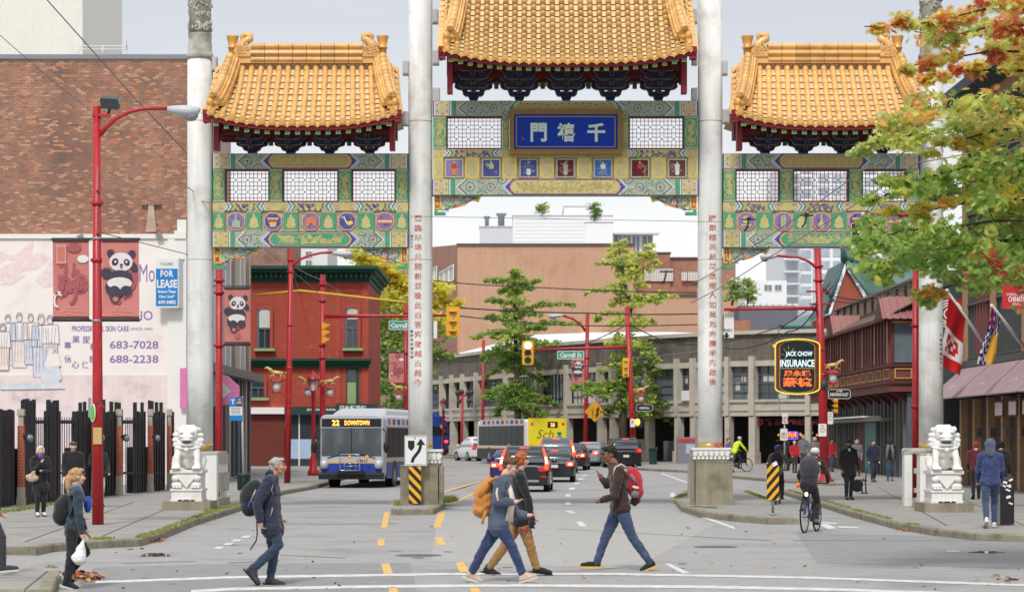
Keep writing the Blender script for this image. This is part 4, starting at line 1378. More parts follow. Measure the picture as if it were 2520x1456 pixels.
# ---- white painted shop with the faded mural
YM=91.2
sh=thing('painted_shop',(PX(200,YM),YM+3,gz(YM)),'low white rendered shop wall with a faded figure mural and violet lettering','building')
b=MB()
z0=gz(YM)
b.box(PX(-260,YM),PX(458,YM),YM,YM+.9,z0,PZ(583,YM),m_wallw)
b.build('wall',sh)
b=MB()
b.box(PX(-260,YM),PX(413,YM),YM-.03,YM,z0,PZ(922,YM),m_wallp)
b.build('wall_base',sh)
b=MB();b.box(PX(-260,YM),PX(446,YM),YM-.08,YM+.1,PZ(587,YM),PZ(576,YM),m_trimw)
b.build('cornice',sh)
b=MB();b.box(PX(413,YM),PX(459,YM),YM-.10,YM,z0,PZ(588,YM),m_trimw)
b.box(PX(430,YM),PX(459,YM),YM-.16,YM,PZ(588,YM),PZ(568,YM),m_trimw)
b.box(PX(437,YM),PX(459,YM),YM-.12,YM,PZ(568,YM),PZ(541,YM),m_trimw)
b.build('corner_pilaster',sh)
for xx,yy in((200,585),(393,581)):
 b=MB();b.obox((PX(xx,YM),YM-.14,PZ(yy,YM)),(1,0,.4),(0,1,0),(-.4,0,1),.22,.12,.2,m_coping);b.build('wall_lamp',sh)
def wt(body,px,py,hpx,mat=m_mauve,wpx=None,bold=.012,name='wall_lettering',y=None,parent=None):
 yy=(y or YM)-.004
 b=MB()
 b.text(body,(PX(px,yy),yy,PZ(py,yy)),XA,ZA,h=hpx/FPX*yy,w=(wpx/FPX*yy if wpx else None),mat=mat,bold=bold)
 return b.build(name,parent or sh)
wt('PROFESSIONAL SKIN CARE',247,808.5,14,wpx=135*1.04,bold=.03)
wt('(SINCE 1985)',348,810,9,wpx=54)
wt('683-7028',330,848,20,wpx=120,bold=.02)
wt('688-2238',330,883,20,wpx=120,bold=.02)
wt('STUDIO',322,776,24,wpx=108)
wt('Mo',362,672,44,wpx=38,bold=.0)
for i,ch in enumerate('專業服務信心保證'):
 a=math.radians(150-i*42 if i<4 else 210+(i-4)*40)
 wt(ch,198+36*math.cos(a),866-33*math.sin(a),18,bold=.02)
def mural(name,polys,lift=.004):
# thin paint on the wall, each layer a few millimetres over the last
 b=MB()
 for k,(pts,mt)in enumerate(polys):
  y=YM-lift-k*.0012
  b.poly([Vector((PX(x,y),y,PZ(yy,y)))for x,yy in pts][::-1],mt)
 return b.build(name,sh)
mural('mural_leaf',[([(0,620),(20,612),(14,626),(40,632),(10,640),(0,648)],m_murp),([(0,660),(44,640),(60,618),(82,600),(78,628),(104,622),(128,634),(92,662),(60,668),(0,692)],m_murp),([(20,640),(60,610),(84,590),(70,640)],m_murp),([(88,690),(128,640),(150,610),(200,600),(180,660),(150,700),(110,708)],m_murp),([(0,700),(30,680),(64,676),(30,700)],m_murp)])
def mural_person(px,py,h,lift,coat,legs):
 w=h*.30
 b_=[([(px-w*.5,py+h*.15),(px+w*.5,py+h*.15),(px+w*.56,py+h*.5),(px-w*.56,py+h*.5)],coat),([(px-w*.46,py+h*.5),(px+w*.46,py+h*.5),(px+w*.42,py+h),(px-w*.42,py+h)],legs),([(px+w*.17*math.cos(a),py+h*.06+h*.075*math.sin(a))for a in[2*PI*k/12 for k in range(12)]],m_murs),([(px-w*.2,py+h*.06),(px-w*.12,py-h*.035),(px+w*.12,py-h*.035),(px+w*.2,py+h*.05),(px,py+h*.01)],m_murh),([(px-w*.12,py+h*.15),(px+w*.12,py+h*.15),(px+w*.14,py+h*.46),(px-w*.14,py+h*.46)],m_wallw)]
 o=mural('mural_figure',b_,lift)
 b=MB()
 for pts,_m in b_[:4]:
  ribbon(b,[(PX(x,YM),PZ(y,YM))for x,y in pts+pts[:1]],.022,m_murb,(0,YM-lift-.008,0),XA,ZA,0)
 for dx in(-.3,-.1,.12,.34):ribbon(b,[(PX(px+w*dx,YM),PZ(py+h*.2,YM)),(PX(px+w*dx*.8,YM),PZ(py+h*.45,YM)),(PX(px+w*dx,YM),PZ(py+h*.9,YM))],.016,m_murb,(0,YM-lift-.0085,0),XA,ZA,0)
 b.build('mural_line',sh)
for i,a in enumerate(((20,778,120,m_murs,m_murg),(48,774,130,m_murg,m_murs),(76,776,120,m_murs,m_murg),(102,778,150,m_murg,m_murg),(124,780,130,m_wallw,m_murg),(8,800,110,m_wallw,m_murs))):
 mural_person(a[0],a[1],a[2],.012+i*.008,a[3],a[4])
mural('mural_seated_figure',[([(112,888),(140,884),(152,930),(140,946),(108,944),(100,925)],m_murg),([(118,870),(142,870),(150,900),(110,902)],m_wallw),([(124+8*math.cos(k/2),862+10*math.sin(k/2))for k in range(12)],m_murs),([(112,866),(118,848),(134,850),(138,864),(124,856)],m_murh),([(0,944),(150,940),(160,956),(0,958)],m_murg)],.07)
# hanging FOR LEASE sign on the corner
YS=YM-.5
m_sgn=M('sign_white',(232,234,234),0.5,var=0.03)
m_sgb=M('sign_blue',(24,130,206),0.5,var=0.03)
ls=thing('lease_sign',P(411,757,YS),'blue and white double-sided lease board hung on the corner of the painted shop','sign')
b=MB()
b.box(PX(383,YS),PX(439,YS),YS-.02,YS+.02,PZ(757,YS),PZ(637,YS),m_sgn)
b.prism([(0,0),(.9,.02),(.9,1.84),(0,1.84)],(PX(440.5,YS),YS+.0,PZ(756,YS)),Vector((.25,.968,0)),ZA,.03,m_sgn)
b.build('sign_board',ls)
b=MB();b.box(PX(384,YS),PX(437.5,YS),YS-.026,YS-.02,PZ(753,YS),PZ(661,YS),m_sgb)
b.build('sign_panel',ls)
def sgt(parent,body,px,py,hpx,y,mat,wpx=None,bold=.02,name='lettering'):
 b=MB();b.text(body,(PX(px,y),y,PZ(py,y)),XA,ZA,h=hpx/FPX*y,w=(wpx/FPX*y if wpx else None),mat=mat,bold=bold,res=1)
 return b.build(name,parent)
ys=YS-.031
for t,py,hp,wp in(('FOR',673,18,32),('LEASE',698,21,50),('Robert Tham',717,8,44),('Marc Saul*',729,8,38),('609.0882',743,10.5,44)):sgt(ls,t,411,py,hp,ys,m_sgn,wp,.04)
sgt(ls,'COLLIERS',410,649,6,ys,m_coping,32)
b=MB();b.cyl((PX(448,YS),YS+.4,PZ(640,YS)),(PX(456,YS),YM,PZ(622,YS)),.03,n=6,mat=m_coping)
b.build('sign_hanger',ls)
# ---- slate coloured shop along the left street side, seen at a raking angle
m_slate=M('slate_paint',(98,104,116),0.6,var=0.1,scale=2,streak=0.1)
m_beige=M('facade_beige',(200,176,152),0.75,var=0.06,scale=1)
m_greyp=M('facade_grey',(146,148,144),0.7,var=0.06,scale=1)
m_ledge=M('ledge_grey',(128,124,120),0.7,var=0.1)
XSL=-12.35
s2=thing('slate_shop',(XSL-2,108,gz(108)),'narrow shop with slate columns below and beige ribs above, along the left street side','building')
b=MB()
yA,yB=93.4,113.6
b.box(XSL-7,XSL,yA,yB,gz(yA),10.6,m_slate)
b.build('wall',s2)
b=MB()
b.box(XSL,XSL+.06,yA,yB,4.9,10.6,m_greyp)
b.build('upper_wall',s2)
for k,y in enumerate([94.5+i*1.85 for i in range(10)]):
 b=MB();b.box(XSL+.06,XSL+.26,y,y+(.75 if k%3==0 else.38),4.9,10.62,m_beige if k%3==0 else m_trimw);b.build('facade_rib',s2)
for k,y in enumerate([94.2+i*1.6 for i in range(12)]):
 b=MB();b.box(XSL,XSL+.22,y,y+(.5 if k%4 else.9),gz(y),4.55,(m_slate,m_slate,m_beige,m_slate)[k%4]);b.build('shop_column',s2)
for k,y in enumerate([94.9+i*1.6 for i in range(11)]):
 b=MB();b.box(XSL-.02,XSL+.03,y,y+.9,gz(y)+.9,4.3,m_glass);b.build('shop_window',s2)
b=MB();b.box(XSL-.1,XSL+.7,yA,yB,4.55,4.9,m_ledge)
b.build('ledge',s2)
# pink and grey shop canopy on the slate shop
m_pinkc=M('canopy_pink',(222,130,178),0.7,var=0.1)
m_greyc=M('canopy_grey',(202,200,200),0.7,var=0.05)
b=MB()
y1=96.5
b.prism([(PX(524,y1),PZ(912,y1)),(PX(560,y1),PZ(925,y1)),(PX(588,y1),PZ(950,y1)),(PX(588,y1),PZ(992,y1)),(PX(524,y1),PZ(1000,y1))][::-1],(0,y1,0),XA,ZA,.3,m_pinkc)
b.prism([(PX(524,y1),PZ(918,y1)),(PX(570,y1),PZ(962,y1)),(PX(524,y1),PZ(1000,y1))][::-1],(0,y1-.01,0),XA,ZA,.05,m_greyc)
tag(b.build('shop_canopy'),'pink canopy with a grey triangle beside the left white gate column','canopy')
b=MB()
y1=YM-.3
b.box(PX(443,y1),PX(460,y1),y1,y1+.1,PZ(1004,y1),PZ(905,y1),m_pinkc)
tag(b.build('pink_board'),'bright pink board on the corner pilaster of the white painted shop','board')
# ---- red painted brick house
YR=131.0
m_redb=M('red_paint_brick',(176,78,62),0.85,var=0.06,scale=6,big=0.06,dirt=((206,120,104),0.15,2.5),bump=0.15)
m_dgreen=M('cornice_green',(34,76,60),0.7,var=0.15,scale=2)
m_lgreen=M('sill_green',(150,172,120),0.7,var=0.08)
m_shut=M('roller_shutter_brown',(124,58,48),0.6,var=0.08,scale=3)
rh=thing('red_house',(PX(760,YR),YR+5,gz(YR)),'two storey red painted brick house with dark green cornices and arched windows','building')
def rx(px):return PX(px,YR)
def rz(py):return PZ(py,YR)
b=MB()
b.box(rx(612),rx(906),YR,YR+12,gz(YR),rz(660),m_redb)
b.box(rx(890),rx(906.4),YR-.06,YR,gz(YR),rz(694),m_redb)
b.box(rx(825),rx(838),YR-.05,YR,gz(YR),rz(694),m_redb)
b.build('wall',rh)
courses=MB()
for k in range(int((rz(694)-rz(990))/.16)):
 z=rz(990)+k*.16
 courses.box(rx(612),rx(824),YR-.012,YR,z,z+.145,m_redb)
 courses.box(rx(839),rx(889),YR-.012,YR,z,z+.145,m_redb)
courses.build('brick_courses',rh,kind='stuff')
b=MB()
for z0_,z1_,d in((694,682,.12),(682,672,.35),(672,664,.7),(664,656,.95)):b.box(rx(610)-.0,rx(906)+d*.6,YR-d,YR+12,rz(z0_),rz(z1_),m_dgreen)
for k in range(26):b.box(rx(618)+k*.27,rx(618)+k*.27+.12,YR-.6,YR-.3,rz(684),rz(674),m_dgreen)
b.build('cornice',rh)
b=MB()
for z0_,z1_,d in((905,896,.15),(896,888,.35),(888,882,.55)):b.box(rx(610),rx(906)+d*.4,YR-d,YR+.2,rz(z0_),rz(z1_),m_dgreen)
b.build('string_course',rh)
b=MB();b.box(rx(843),rx(884),YR-.04,YR,rz(721),rz(710),m_redb)
for k in range(4):b.box(rx(843),rx(884),YR-.055,YR-.04,rz(720-k*2.6),rz(721.4-k*2.6-2),m_redb)
b.build('brick_panel',rh)
def arched(px0,px1,ptop,pbot,blind,sillmat,parent=rh,y=YR-.16):
 xm,w=(PX(px0,y)+PX(px1,y))/2,(PX(px1,y)-PX(px0,y))/2
 zb,zt=PZ(pbot,y),PZ(ptop,y)
 r=w*.35
 arc=[(xm+w*math.cos(a),zt-r+r*math.sin(a))for a in[PI*k/8 for k in range(9)]]
 b=MB()
 b.prism([(xm-w,zb),(xm+w,zb)]+arc,(0,y+.10,0),XA,ZA,.1,m_glass)
 f=b.build('window',parent)
 b=MB()
 fr=[(xm-w,zb),(xm+w,zb)]+arc+[(xm-w,zb)]
 ribbon(b,fr,.12,m_slate,(0,y+.06,0),XA,ZA,.0)
 b.box(xm-w,xm+w,y+.02,y+.08,(zb+zt)/2-.1,(zb+zt)/2-.02,m_slate)
 b.box(xm-.03,xm+.03,y+.02,y+.08,zb,(zb+zt)/2-.1,m_slate)
 b.build('window_frame',f)
 b=MB();b.box(xm-w+.06,xm+w-.06,y+.06,y+.09,lerp(zt,zb,blind),zt-r*.8,m_blind);b.build('blind',f)
 b=MB();b.box(xm-w-.2,xm+w+.2,y-.14,y+.1,zb-.14,zb,sillmat);b.build('sill',f)
 b=MB()
 ribbon(b,fr[1:-1],.16,m_redb,(0,y-.03,0),XA,ZA,.0)
 b.build('arch_ring',f)
arched(635,668,754,857,.5,m_lgreen)
arched(852,884,752,856,.32,m_lgreen)
arched(618,653,924,978,.1,m_lgreen)
b=MB();b.box(rx(852),rx(884),YR-.03,YR,rz(1005),rz(906),m_dgreen);b.box(rx(855),rx(876),YR-.05,YR-.03,rz(1003),rz(940),m_lgreen);b.box(rx(855),rx(876),YR-.05,YR-.03,rz(938),rz(910),m_glass)
b.build('door',rh)
b=MB();b.box(rx(612),rx(700),YR-.10,YR,gz(YR),rz(1020),m_shut)
for k in range(26):b.box(rx(613),rx(699),YR-.12,YR-.10,gz(YR)+.15+k*.105,gz(YR)+.15+k*.105+.085,m_shut)
b.build('roller_shutter',rh)
b=MB();b.box(rx(616),rx(702),YR-.45,YR,rz(1018),rz(1002),m_trimw);b.build('shutter_housing',rh)
b=MB()
b.box(rx(702),rx(906),YR-.05,YR+.02,gz(YR),rz(1020),m_glass)
for x in(702,735,768,800):b.box(rx(x),rx(x+3),YR-.08,YR-.05,gz(YR),rz(1020),m_trimw)
m_bluew=M('shop_blue',(176,200,226),0.4,var=0.1)
b.box(rx(705),rx(770),YR-.07,YR-.05,rz(1128),rz(1080),m_bluew)
b.build('shop_front',rh)
m_fascia=M('fascia_green',(38,66,62),0.6,var=0.1)
b=MB()
b.box(rx(702),rx(842),YR-.5,YR-.1,rz(1020),rz(1000),m_fascia);b.box(rx(828),rx(930),YR-.52,YR-.12,rz(1016),rz(993),m_fascia)
fs=b.build('shop_sign',rh)
sgt(fs,'JACK CHOW INSURANCE',800,1008,7,YR-.505,m_trimw,90,.03)
sgt(fs,'周永職燕梳',868,1003,12,YR-.525,m_trimw,66)
# blurred brick and pale blocks seen over the red house
def block(name,label,px0,px1,ptop,y,mat,depth=14,trim=None,wins=(),pbot=None,wmat=None,cap=4):
 o=thing(name,(PX((px0+px1)/2,y),y+depth/2,gz(y)),label,'building')
 b=MB();b.box(PX(px0,y),PX(px1,y),y,y+depth,gz(y)if pbot is None else PZ(pbot,y),PZ(ptop,y),mat);b.build('wall',o)
 if trim:
  b=MB();b.box(PX(px0,y)-.1,PX(px1,y)+.1,y-.15,y+depth,PZ(ptop,y),PZ(ptop-cap,y),trim);b.build('parapet',o)
 for(x0,x1,z0,z1)in wins:
  b=MB();b.box(PX(x0,y),PX(x1,y),y-.04,y+.1,PZ(z1,y),PZ(z0,y),wmat or m_glassb);w=b.build('window',o)
  b=MB()
  for x in((x0,x0+1),(x1-1,x1),((x0+x1)/2-.5,(x0+x1)/2+.5)):b.box(PX(x[0],y),PX(x[1],y),y-.12,y-.04,PZ(z1,y),PZ(z0,y),m_trimw)
  for z in((z0,z0+1),(z1-1,z1)):b.box(PX(x0+1,y),PX(x1-1,y),y-.10,y-.04,PZ(z[1],y),PZ(z[0],y),m_trimw)
  b.build('window_frame',w)
 return o
m_brownb=M('old_brown_brick',(160,126,112),0.9,var=0.25,scale=2.5,dirt=((120,92,84),0.5,0.9))
block('brown_house','mottled brown brick gable wall showing above the red house beside the gate column',560,706,560,150,m_brownb,10)
m_pale=M('tower_pale',(222,224,224),0.7,var=0.03)
block('pale_tower','pale distant tower with small dark windows above the red house cornice',706,806,520,250,m_pale,14,None,[(752,768,618,634),(752,768,640,655),(716,730,618,634),(752,768,560,576),(716,730,560,576)])
m_taupe=M('taupe_brick',(160,138,130),0.9,var=0.12,scale=2)
block('taupe_house','taupe brick house between the red house and the inner left gate column',906,1012,630,190,m_taupe,12,m_ledge,[(922,936,660,708),(962,984,664,706)],wmat=m_blind)
# ---- long tan building behind, its side wall, and the white rooftop complex beyond
YT=228.0
m_tan=M('tan_render',(204,162,134),0.9,var=0.04,scale=1.2,streak=0.09,big=0.05,dirt=((168,118,92),0.16,0.14))
m_tanb=M('brown_brick_far',(172,126,108),0.9,var=0.12,scale=2,dirt=((134,92,78),0.4,0.4))
m_dcap=M('parapet_dark',(92,88,92),0.7,var=0.1)
tb=thing('tan_building',(PX(1400,YT),YT+10,gz(YT)),'long blank tan rendered building with a dark parapet closing the end of the street','building')
def tx(px,y=YT):return PX(px,y)
def tz(py,y=YT):return PZ(py,y)
b=MB()
b.box(tx(1126),tx(1560),YT,YT+20,gz(YT),tz(602),m_tan)
b.box(tx(1560),tx(1716),YT+.4,YT+20,gz(YT),tz(725),m_tan)
b.box(tx(1716),tx(1818),YT+.4,YT+20,gz(YT),tz(708),m_tan)
b.build('wall',tb)
b=MB();b.box(tx(1126)-.1,tx(1560),YT-.2,YT+20,tz(603),tz(599),m_dcap);b.box(tx(1556),tx(1716),YT+.2,YT+.5,tz(727),tz(723),m_dcap);b.build('parapet',tb)
b=MB()
b.box(tx(1560),tx(1654),YT+3,YT+20,tz(726),tz(616),m_tanb);b.box(tx(1654),tx(1818),YT+3.2,YT+20,tz(726),tz(628),m_tanb)
b.box(tx(1560),tx(1654)+.1,YT+2.9,YT+20,tz(618),tz(614),m_dcap);b.box(tx(1655),tx(1818)+.1,YT+3,YT+20,tz(630),tz(626.5),m_dcap)
for yy in(656,660,664):b.box(tx(1585),tx(1640),YT+2.88,YT+3,tz(yy+1),tz(yy),m_tanb)
b.build('brick_wing',tb)
for x0,x1,z0,z1 in((1601,1655,662,691),(1586,1598,663,690),(1678,1690,670,690),(1694,1715,670,690),(1730,1760,668,690)):
 y=YT+2.9
 b=MB();b.box(PX(x0,y),PX(x1,y),y-.05,y+.1,PZ(z1,y),PZ(z0,y),m_blind);w=b.build('window',tb)
 b=MB();n=max(2,int((x1-x0)/6))
 for k in range(n+1):b.box(lerp(PX(x0,y),PX(x1,y),k/n)-.03,lerp(PX(x0,y),PX(x1,y),k/n)+.03,y-.12,y-.05,PZ(z1,y),PZ(z0,y),m_trimw)
 for k in range(5):b.box(PX(x0,y),PX(x1,y),y-.10,y-.05,PZ(lerp(z0,z1,k/4),y)-.02,PZ(lerp(z0,z1,k/4),y)+.02,m_trimw)
 b.build('window_frame',w)
b=MB()
pA,pB=(PX(1126,YT),YT),(PX(1060,YT+22),YT+22)
b.add([(pA[0],pA[1],gz(YT)),(pB[0],pB[1],gz(YT)),(pB[0],pB[1],PZ(608,YT+22)),(pA[0],pA[1],tz(602))],[(3,2,1,0)],m_tanb)
b.build('side_wall',tb)
for t0,t1,z0,z1 in((.1,.62,652,688),(.72,1.0,656,690)):
 b=MB()
 A,B=Vector((lerp(pA[0],pB[0],t0),lerp(pA[1],pB[1],t0),0)),Vector((lerp(pA[0],pB[0],t1),lerp(pA[1],pB[1],t1),0))
 off=Vector((-.06,-.12,0))
 zb,zt=PZ(z1,A.y),PZ(z0,A.y)
 b.add([A+off+ZA*zb,B+off+ZA*zb,B+off+ZA*zt,A+off+ZA*zt],[(3,2,1,0)],m_blind)
 w=b.build('window',tb)
 b=MB()
 for k in range(4):b.bar(A.lerp(B,k/3)+off*1.5+ZA*zb,A.lerp(B,k/3)+off*1.5+ZA*zt,.12,.1,m_trimw)
 for z in(zb,zt):b.bar(A+off*1.5+ZA*z,B+off*1.5+ZA*z,.12,.1,m_trimw)
 b.build('window_frame',w)
b=MB()
for x0,x1 in((1265,1297),(1305,1360)):b.box(tx(x0),tx(x1),YT+6,YT+8,tz(599),tz(592 if x0<1300 else 597),m_ledge)
tag(b.build('roof_vent'),'low roof vents on the parapet of the long tan building','vent')
b=MB();b.box(tx(1430),tx(1478),YT-1.2,YT-.05,tz(832),tz(819),m_trimw);b.box(tx(1450),tx(1468),YT-1.25,YT-1.2,tz(830),tz(821),m_glassb)
tag(b.build('roof_shed'),'small white plant box at the foot of the tan wall beside the red lamp pole','plant box')
YW=330.0
m_wht=M('white_render_far',(232,233,234),0.8,var=0.02,scale=.6,k=0.95)
m_whs=M('white_panel_far',(214,216,220),0.8,var=0.03,scale=.6)
wc=thing('white_complex',(PX(1400,YW),YW+12,gz(YW)),'stepped white rooftop complex rising behind the long tan building','building')
def wx(px):return PX(px,YW)
def wz(py):return PZ(py,YW)
for nm,x0,x1,zt,dy,mt in(('annex',1180,1262,555,2,m_whs),('main_block',1262,1508,531,0,m_wht),('upper_block',1390,1450,503,3,m_wht),('penthouse',1508,1608,574,1,m_wht),('low_wing',1440,1508,548,-.6,m_wht)):
 b=MB();b.box(wx(x0),wx(x1),YW+dy,YW+24,gz(YW),wz(zt),mt);b.box(wx(x0)-.1,wx(x1)+.1,YW+dy-.12,YW+24,wz(zt),wz(zt-2),m_whs);b.build(nm,wc)
b=MB()
for k in range(9):b.box(wx(1266),wx(1438),YW-.03,YW,wz(540+k*9),wz(540+k*9)+.03,m_whs)
b.build('panel_joint',wc)
b=MB();b.box(wx(1510),wx(1622),YW-.6,YW+.99,wz(577),wz(573),m_whs);b.build('roof_slab',wc)
for x0,x1 in((1515,1530),(1536,1552),(1558,1574),(1582,1606)):
 b=MB();b.box(wx(x0),wx(x1),YW+.9,YW+1.02,wz(616),wz(580),m_glassb);w=b.build('window',wc)
 b=MB();b.box(wx((x0+x1)/2)-.06,wx((x0+x1)/2)+.06,YW+.82,YW+.9,wz(616),wz(580),m_trimw);b.build('window_frame',w)
for x,z0,z1,r in((1197,556,524,.28),(1233,552,517,.45)):
 b=MB();b.lathe((wx(x),YW+6,0),[(r,wz(z0)),(r,wz(z1)-.4),(r*1.7,wz(z1)),(r*1.6,wz(z1)+.1)],10,m_coping);tag(b.build('roof_flue'),'tall grey flue pipe standing on the annex of the white complex' if x<1220 else 'thick grey flue with a flared cap on the annex of the white complex','flue','flues on the white complex')
YH=420.0
m_hw=M('highrise_white',(226,228,230),0.7,var=0.02,k=.95)
m_hg=win_mat('highrise_glass',(170,182,192),0.15)
hr=thing('white_highrise',(PX(2060,YH),YH+15,gz(YH)),'tall white residential highrise with stacked balconies seen between the right gate columns','building')
b=MB()
for x0,x1,dy in((1930,2000,0),(2000,2075,-3),(2075,2330,2)):b.box(PX(x0,YH),PX(x1,YH),YH+dy,YH+30,gz(YH),PZ(395,YH),m_hw)
b.build('wall',hr)
for k in range(13):
 z=405+k*30
 for x0,x1,dy in((1936,1962,0),(1970,1996,0),(2008,2036,-3),(2044,2068,-3),(2084,2120,2),(2132,2160,2),(2180,2225,2),(2240,2290,2)):
  b=MB();b.box(PX(x0,YH),PX(x1,YH),YH+dy-.1,YH+dy+.1,PZ(z+20,YH),PZ(z,YH),m_hg);b.build('window',hr)
 for q in((1926,1966,-1.8,0),(2072,2122,-1,2)):
  b=MB();b.box(PX(q[0],YH),PX(q[1],YH),YH+q[2],YH+q[3],PZ(z+26,YH),PZ(z+23,YH),m_hw);b.build('balcony',hr)
m_gblk=M('block_grey',(112,112,122),0.7,var=0.06)
block('grey_block','dark grey block with a planted roof terrace under the white highrise',1819,1962,752,205,m_gblk,16)
block('tan_shed','small rust-streaked tan wall block beside the inner right gate column',1778,1846,788,172,M('rust_render',(184,128,100),.9,var=.1,scale=2,streak=.2),8)
block('white_annex','low white apartment wing with windows left of the highrise',1830,1936,690,380,m_hw,14,None,[(1846,1862,700,716),(1880,1900,700,716),(1906,1924,700,716)])
b=MB()
y=205
for k in range(9):
 x=1826+k*16
 b.box(PX(x,y),PX(x+12,y),y+.5,y+1.6,PZ(753,y),PZ(746,y),m_trimw)
tag(b.build('terrace_planter'),'row of white planters on the roof terrace of the dark grey block','planter')
# ---- the long curved concrete building across the junction
m_cc=M('curved_concrete',(200,192,178),0.9,var=0.06,scale=1.4,streak=0.10,big=0.05,dirt=((134,124,108),0.3,0.9))
m_para=M('stained_parapet',(118,110,102),0.9,var=0.2,scale=1.5,streak=0.28,dirt=((74,70,68),0.5,0.8))
m_roofw=M('white_roof_sheet',(226,228,230),0.5,var=0.04,scale=.8,k=.95)
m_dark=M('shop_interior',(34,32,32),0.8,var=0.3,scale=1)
cb=thing('curved_building',(4,165,gz(160)),'long curved two storey concrete building with tall windows over a dark arcade','building')
plan=[(1040,192),(1070,188),(1150,178),(1250,168),(1370,159),(1500,152),(1640,146.5),(1790,142),(1930,139.5),(2120,138)]
def arc_pt(px):
 for(a,ya),(c,yc)in zip(plan[:-1],plan[1:]):
  if a<=px<=c:
   t=(px-a)/(c-a)
   pa,pc=Vector((PX(a,ya),ya,0)),Vector((PX(c,yc),yc,0))
   den=(pc.x-pa.x)-(px-CX)/FPX*(pc.y-pa.y)
   s=((px-CX)/FPX*pa.y-pa.x)/den
   return pa.lerp(pc,s),(pc-pa).normalized()
def band(b,px0,px1,z0,z1,off,th,mat,step=40):
 xs=list(np.arange(px0,px1,step))+[px1]
 for a,c in zip(xs[:-1],xs[1:]):
  pa,_=arc_pt(a);pc,d=arc_pt(c)
  n=Vector((d.y,-d.x,0))
  if n.y>0:n=-n
  q=[pa+n*off,pc+n*off,pc+n*(off-th),pa+n*(off-th)]
  b.add([p+ZA*z0 for p in q]+[p+ZA*z1 for p in q],[(0,1,5,4),(1,2,6,5),(3,0,4,7),(4,5,6,7),(3,2,1,0),(2,3,7,6)],mat)
ZP0,ZP1,ZW0,ZW1,ZS0=6.45,8.0,4.15,6.15,3.25
b=MB();band(b,1041,2119,ZP0,ZP1,0.10,10,m_para);b.build('parapet',cb)
b=MB();band(b,1041,2119,ZP1,ZP1+.22,0.3,1.2,m_cc);b.build('parapet_cap',cb)
b=MB();band(b,1041,2119,ZW1,ZP0+.02,0.14,.6,m_cc);b.build('lintel_band',cb)
b=MB();band(b,1041,2119,ZS0,ZW0,0.14,.6,m_cc);band(b,1041,2119,ZW0-.1,ZW0+.06,.24,.1,m_cc);band(b,1041,2119,ZS0+.3,ZS0+.42,.20,.08,m_cc);b.build('sill_band',cb)
b=MB();band(b,1041,2119,ZW0,ZW1,-.45,.1,m_glass);b.build('window_backing',cb)
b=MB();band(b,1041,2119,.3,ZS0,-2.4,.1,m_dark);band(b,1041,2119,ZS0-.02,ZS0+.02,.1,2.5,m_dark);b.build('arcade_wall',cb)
b=MB()
pts=[arc_pt(x)for x in range(1041,1800,60)]
for(p0,d0),(p1,d1)in zip(pts[:-1],pts[1:]):
 n0,n1=Vector((-d0.y,d0.x,0)),Vector((-d1.y,d1.x,0))
 if n0.y<0:n0,n1=-n0,-n1
 h0=max(.25,2.0-(p0.x+6)*.12);h1=max(.25,2.0-(p1.x+6)*.12)
 b.add([p0+ZA*8.15+n0*.5,p1+ZA*8.15+n1*.5,p1+n1*9+ZA*(8.15+h1),p0+n0*9+ZA*(8.15+h0)],[(0,1,2,3)],m_roofw)
b.build('roof_sheet',cb)
cols=[1048,1092,1118,1144,1178,1250,1330,1400,1482,1512,1600,1672,1712,1795,1856,1990,2048,2100]
for i,px in enumerate(cols):
 p,d=arc_pt(px)
 n=Vector((d.y,-d.x,0));n=n if n.y<0 else-n
 w=.36 if i%2==0 else.28
 b=MB();b.obox(p+n*.1+ZA*((ZS0+ZP0)/2+.15),d,n,ZA,w,.5,ZP0-ZS0+.25,m_cc);b.build('facade_pier',cb)
 b=MB()
 g0=gz(p.y)+.1
 b.obox(p+n*.02+ZA*((ZS0+g0)/2),d,n,ZA,w*1.15,.5,ZS0-g0,m_cc);b.obox(p+n*.04+ZA*(g0+.35),d,n,ZA,w*1.5,.65,.7,m_cc);b.build('arcade_column',cb)
for i,(a,c)in enumerate(zip(cols[:-1],cols[1:])):
 pa,d=arc_pt(a+6);pc,_=arc_pt(c-6)
 n=Vector((d.y,-d.x,0));n=n if n.y<0 else-n
 W=(pc-pa).length
 b=MB()
 mt=[m_glassb,m_glass,m_blind,m_glassb,m_glass][i%5]
 b.add([pa-n*.2+ZA*ZW0,pc-n*.2+ZA*ZW0,pc-n*.2+ZA*ZW1,pa-n*.2+ZA*ZW1],[(0,1,2,3)],mt)
 w=b.build('window',cb)
 b=MB()
 nv=max(2,int(W/.55))
 for k in range(nv+1):
  q=pa.lerp(pc,k/nv)-n*.16
  b.bar(q+ZA*ZW0,q+ZA*ZW1,.05,.06,m_slate)
 for k in range(5):b.bar(pa-n*.155+ZA*lerp(ZW0,ZW1,k/4),pc-n*.155+ZA*lerp(ZW0,ZW1,k/4),.05,.05,m_slate,up=(0,0,1))
 b.build('window_frame',w)
 if i%3==2 or i in(9,13,15):
  b=MB()
  q=lerp(.1,.5,random.random())
  for k in range(3):
   p0,p1=pa.lerp(pc,.1+.3*k),pa.lerp(pc,.1+.3*k+.22)
   zz=ZW0+.1+.5*((i+k)%3)
   b.add([p0-n*.19+ZA*zz,p1-n*.19+ZA*zz,p1-n*.19+ZA*(zz+.45),p0-n*.19+ZA*(zz+.45)],[(0,1,2,3)],m_blind)
  b.build('blind',w)
 if i in(7,11):
  b=MB();q=pa.lerp(pc,.7)+n*.12
  b.obox(q+ZA*(ZW0+.35),d,n,ZA,.7,.5,.6,m_trimw);b.build('air_conditioner',cb)
m_warm=M('shop_warm_light',(226,160,90),0.6,emit=0.55)
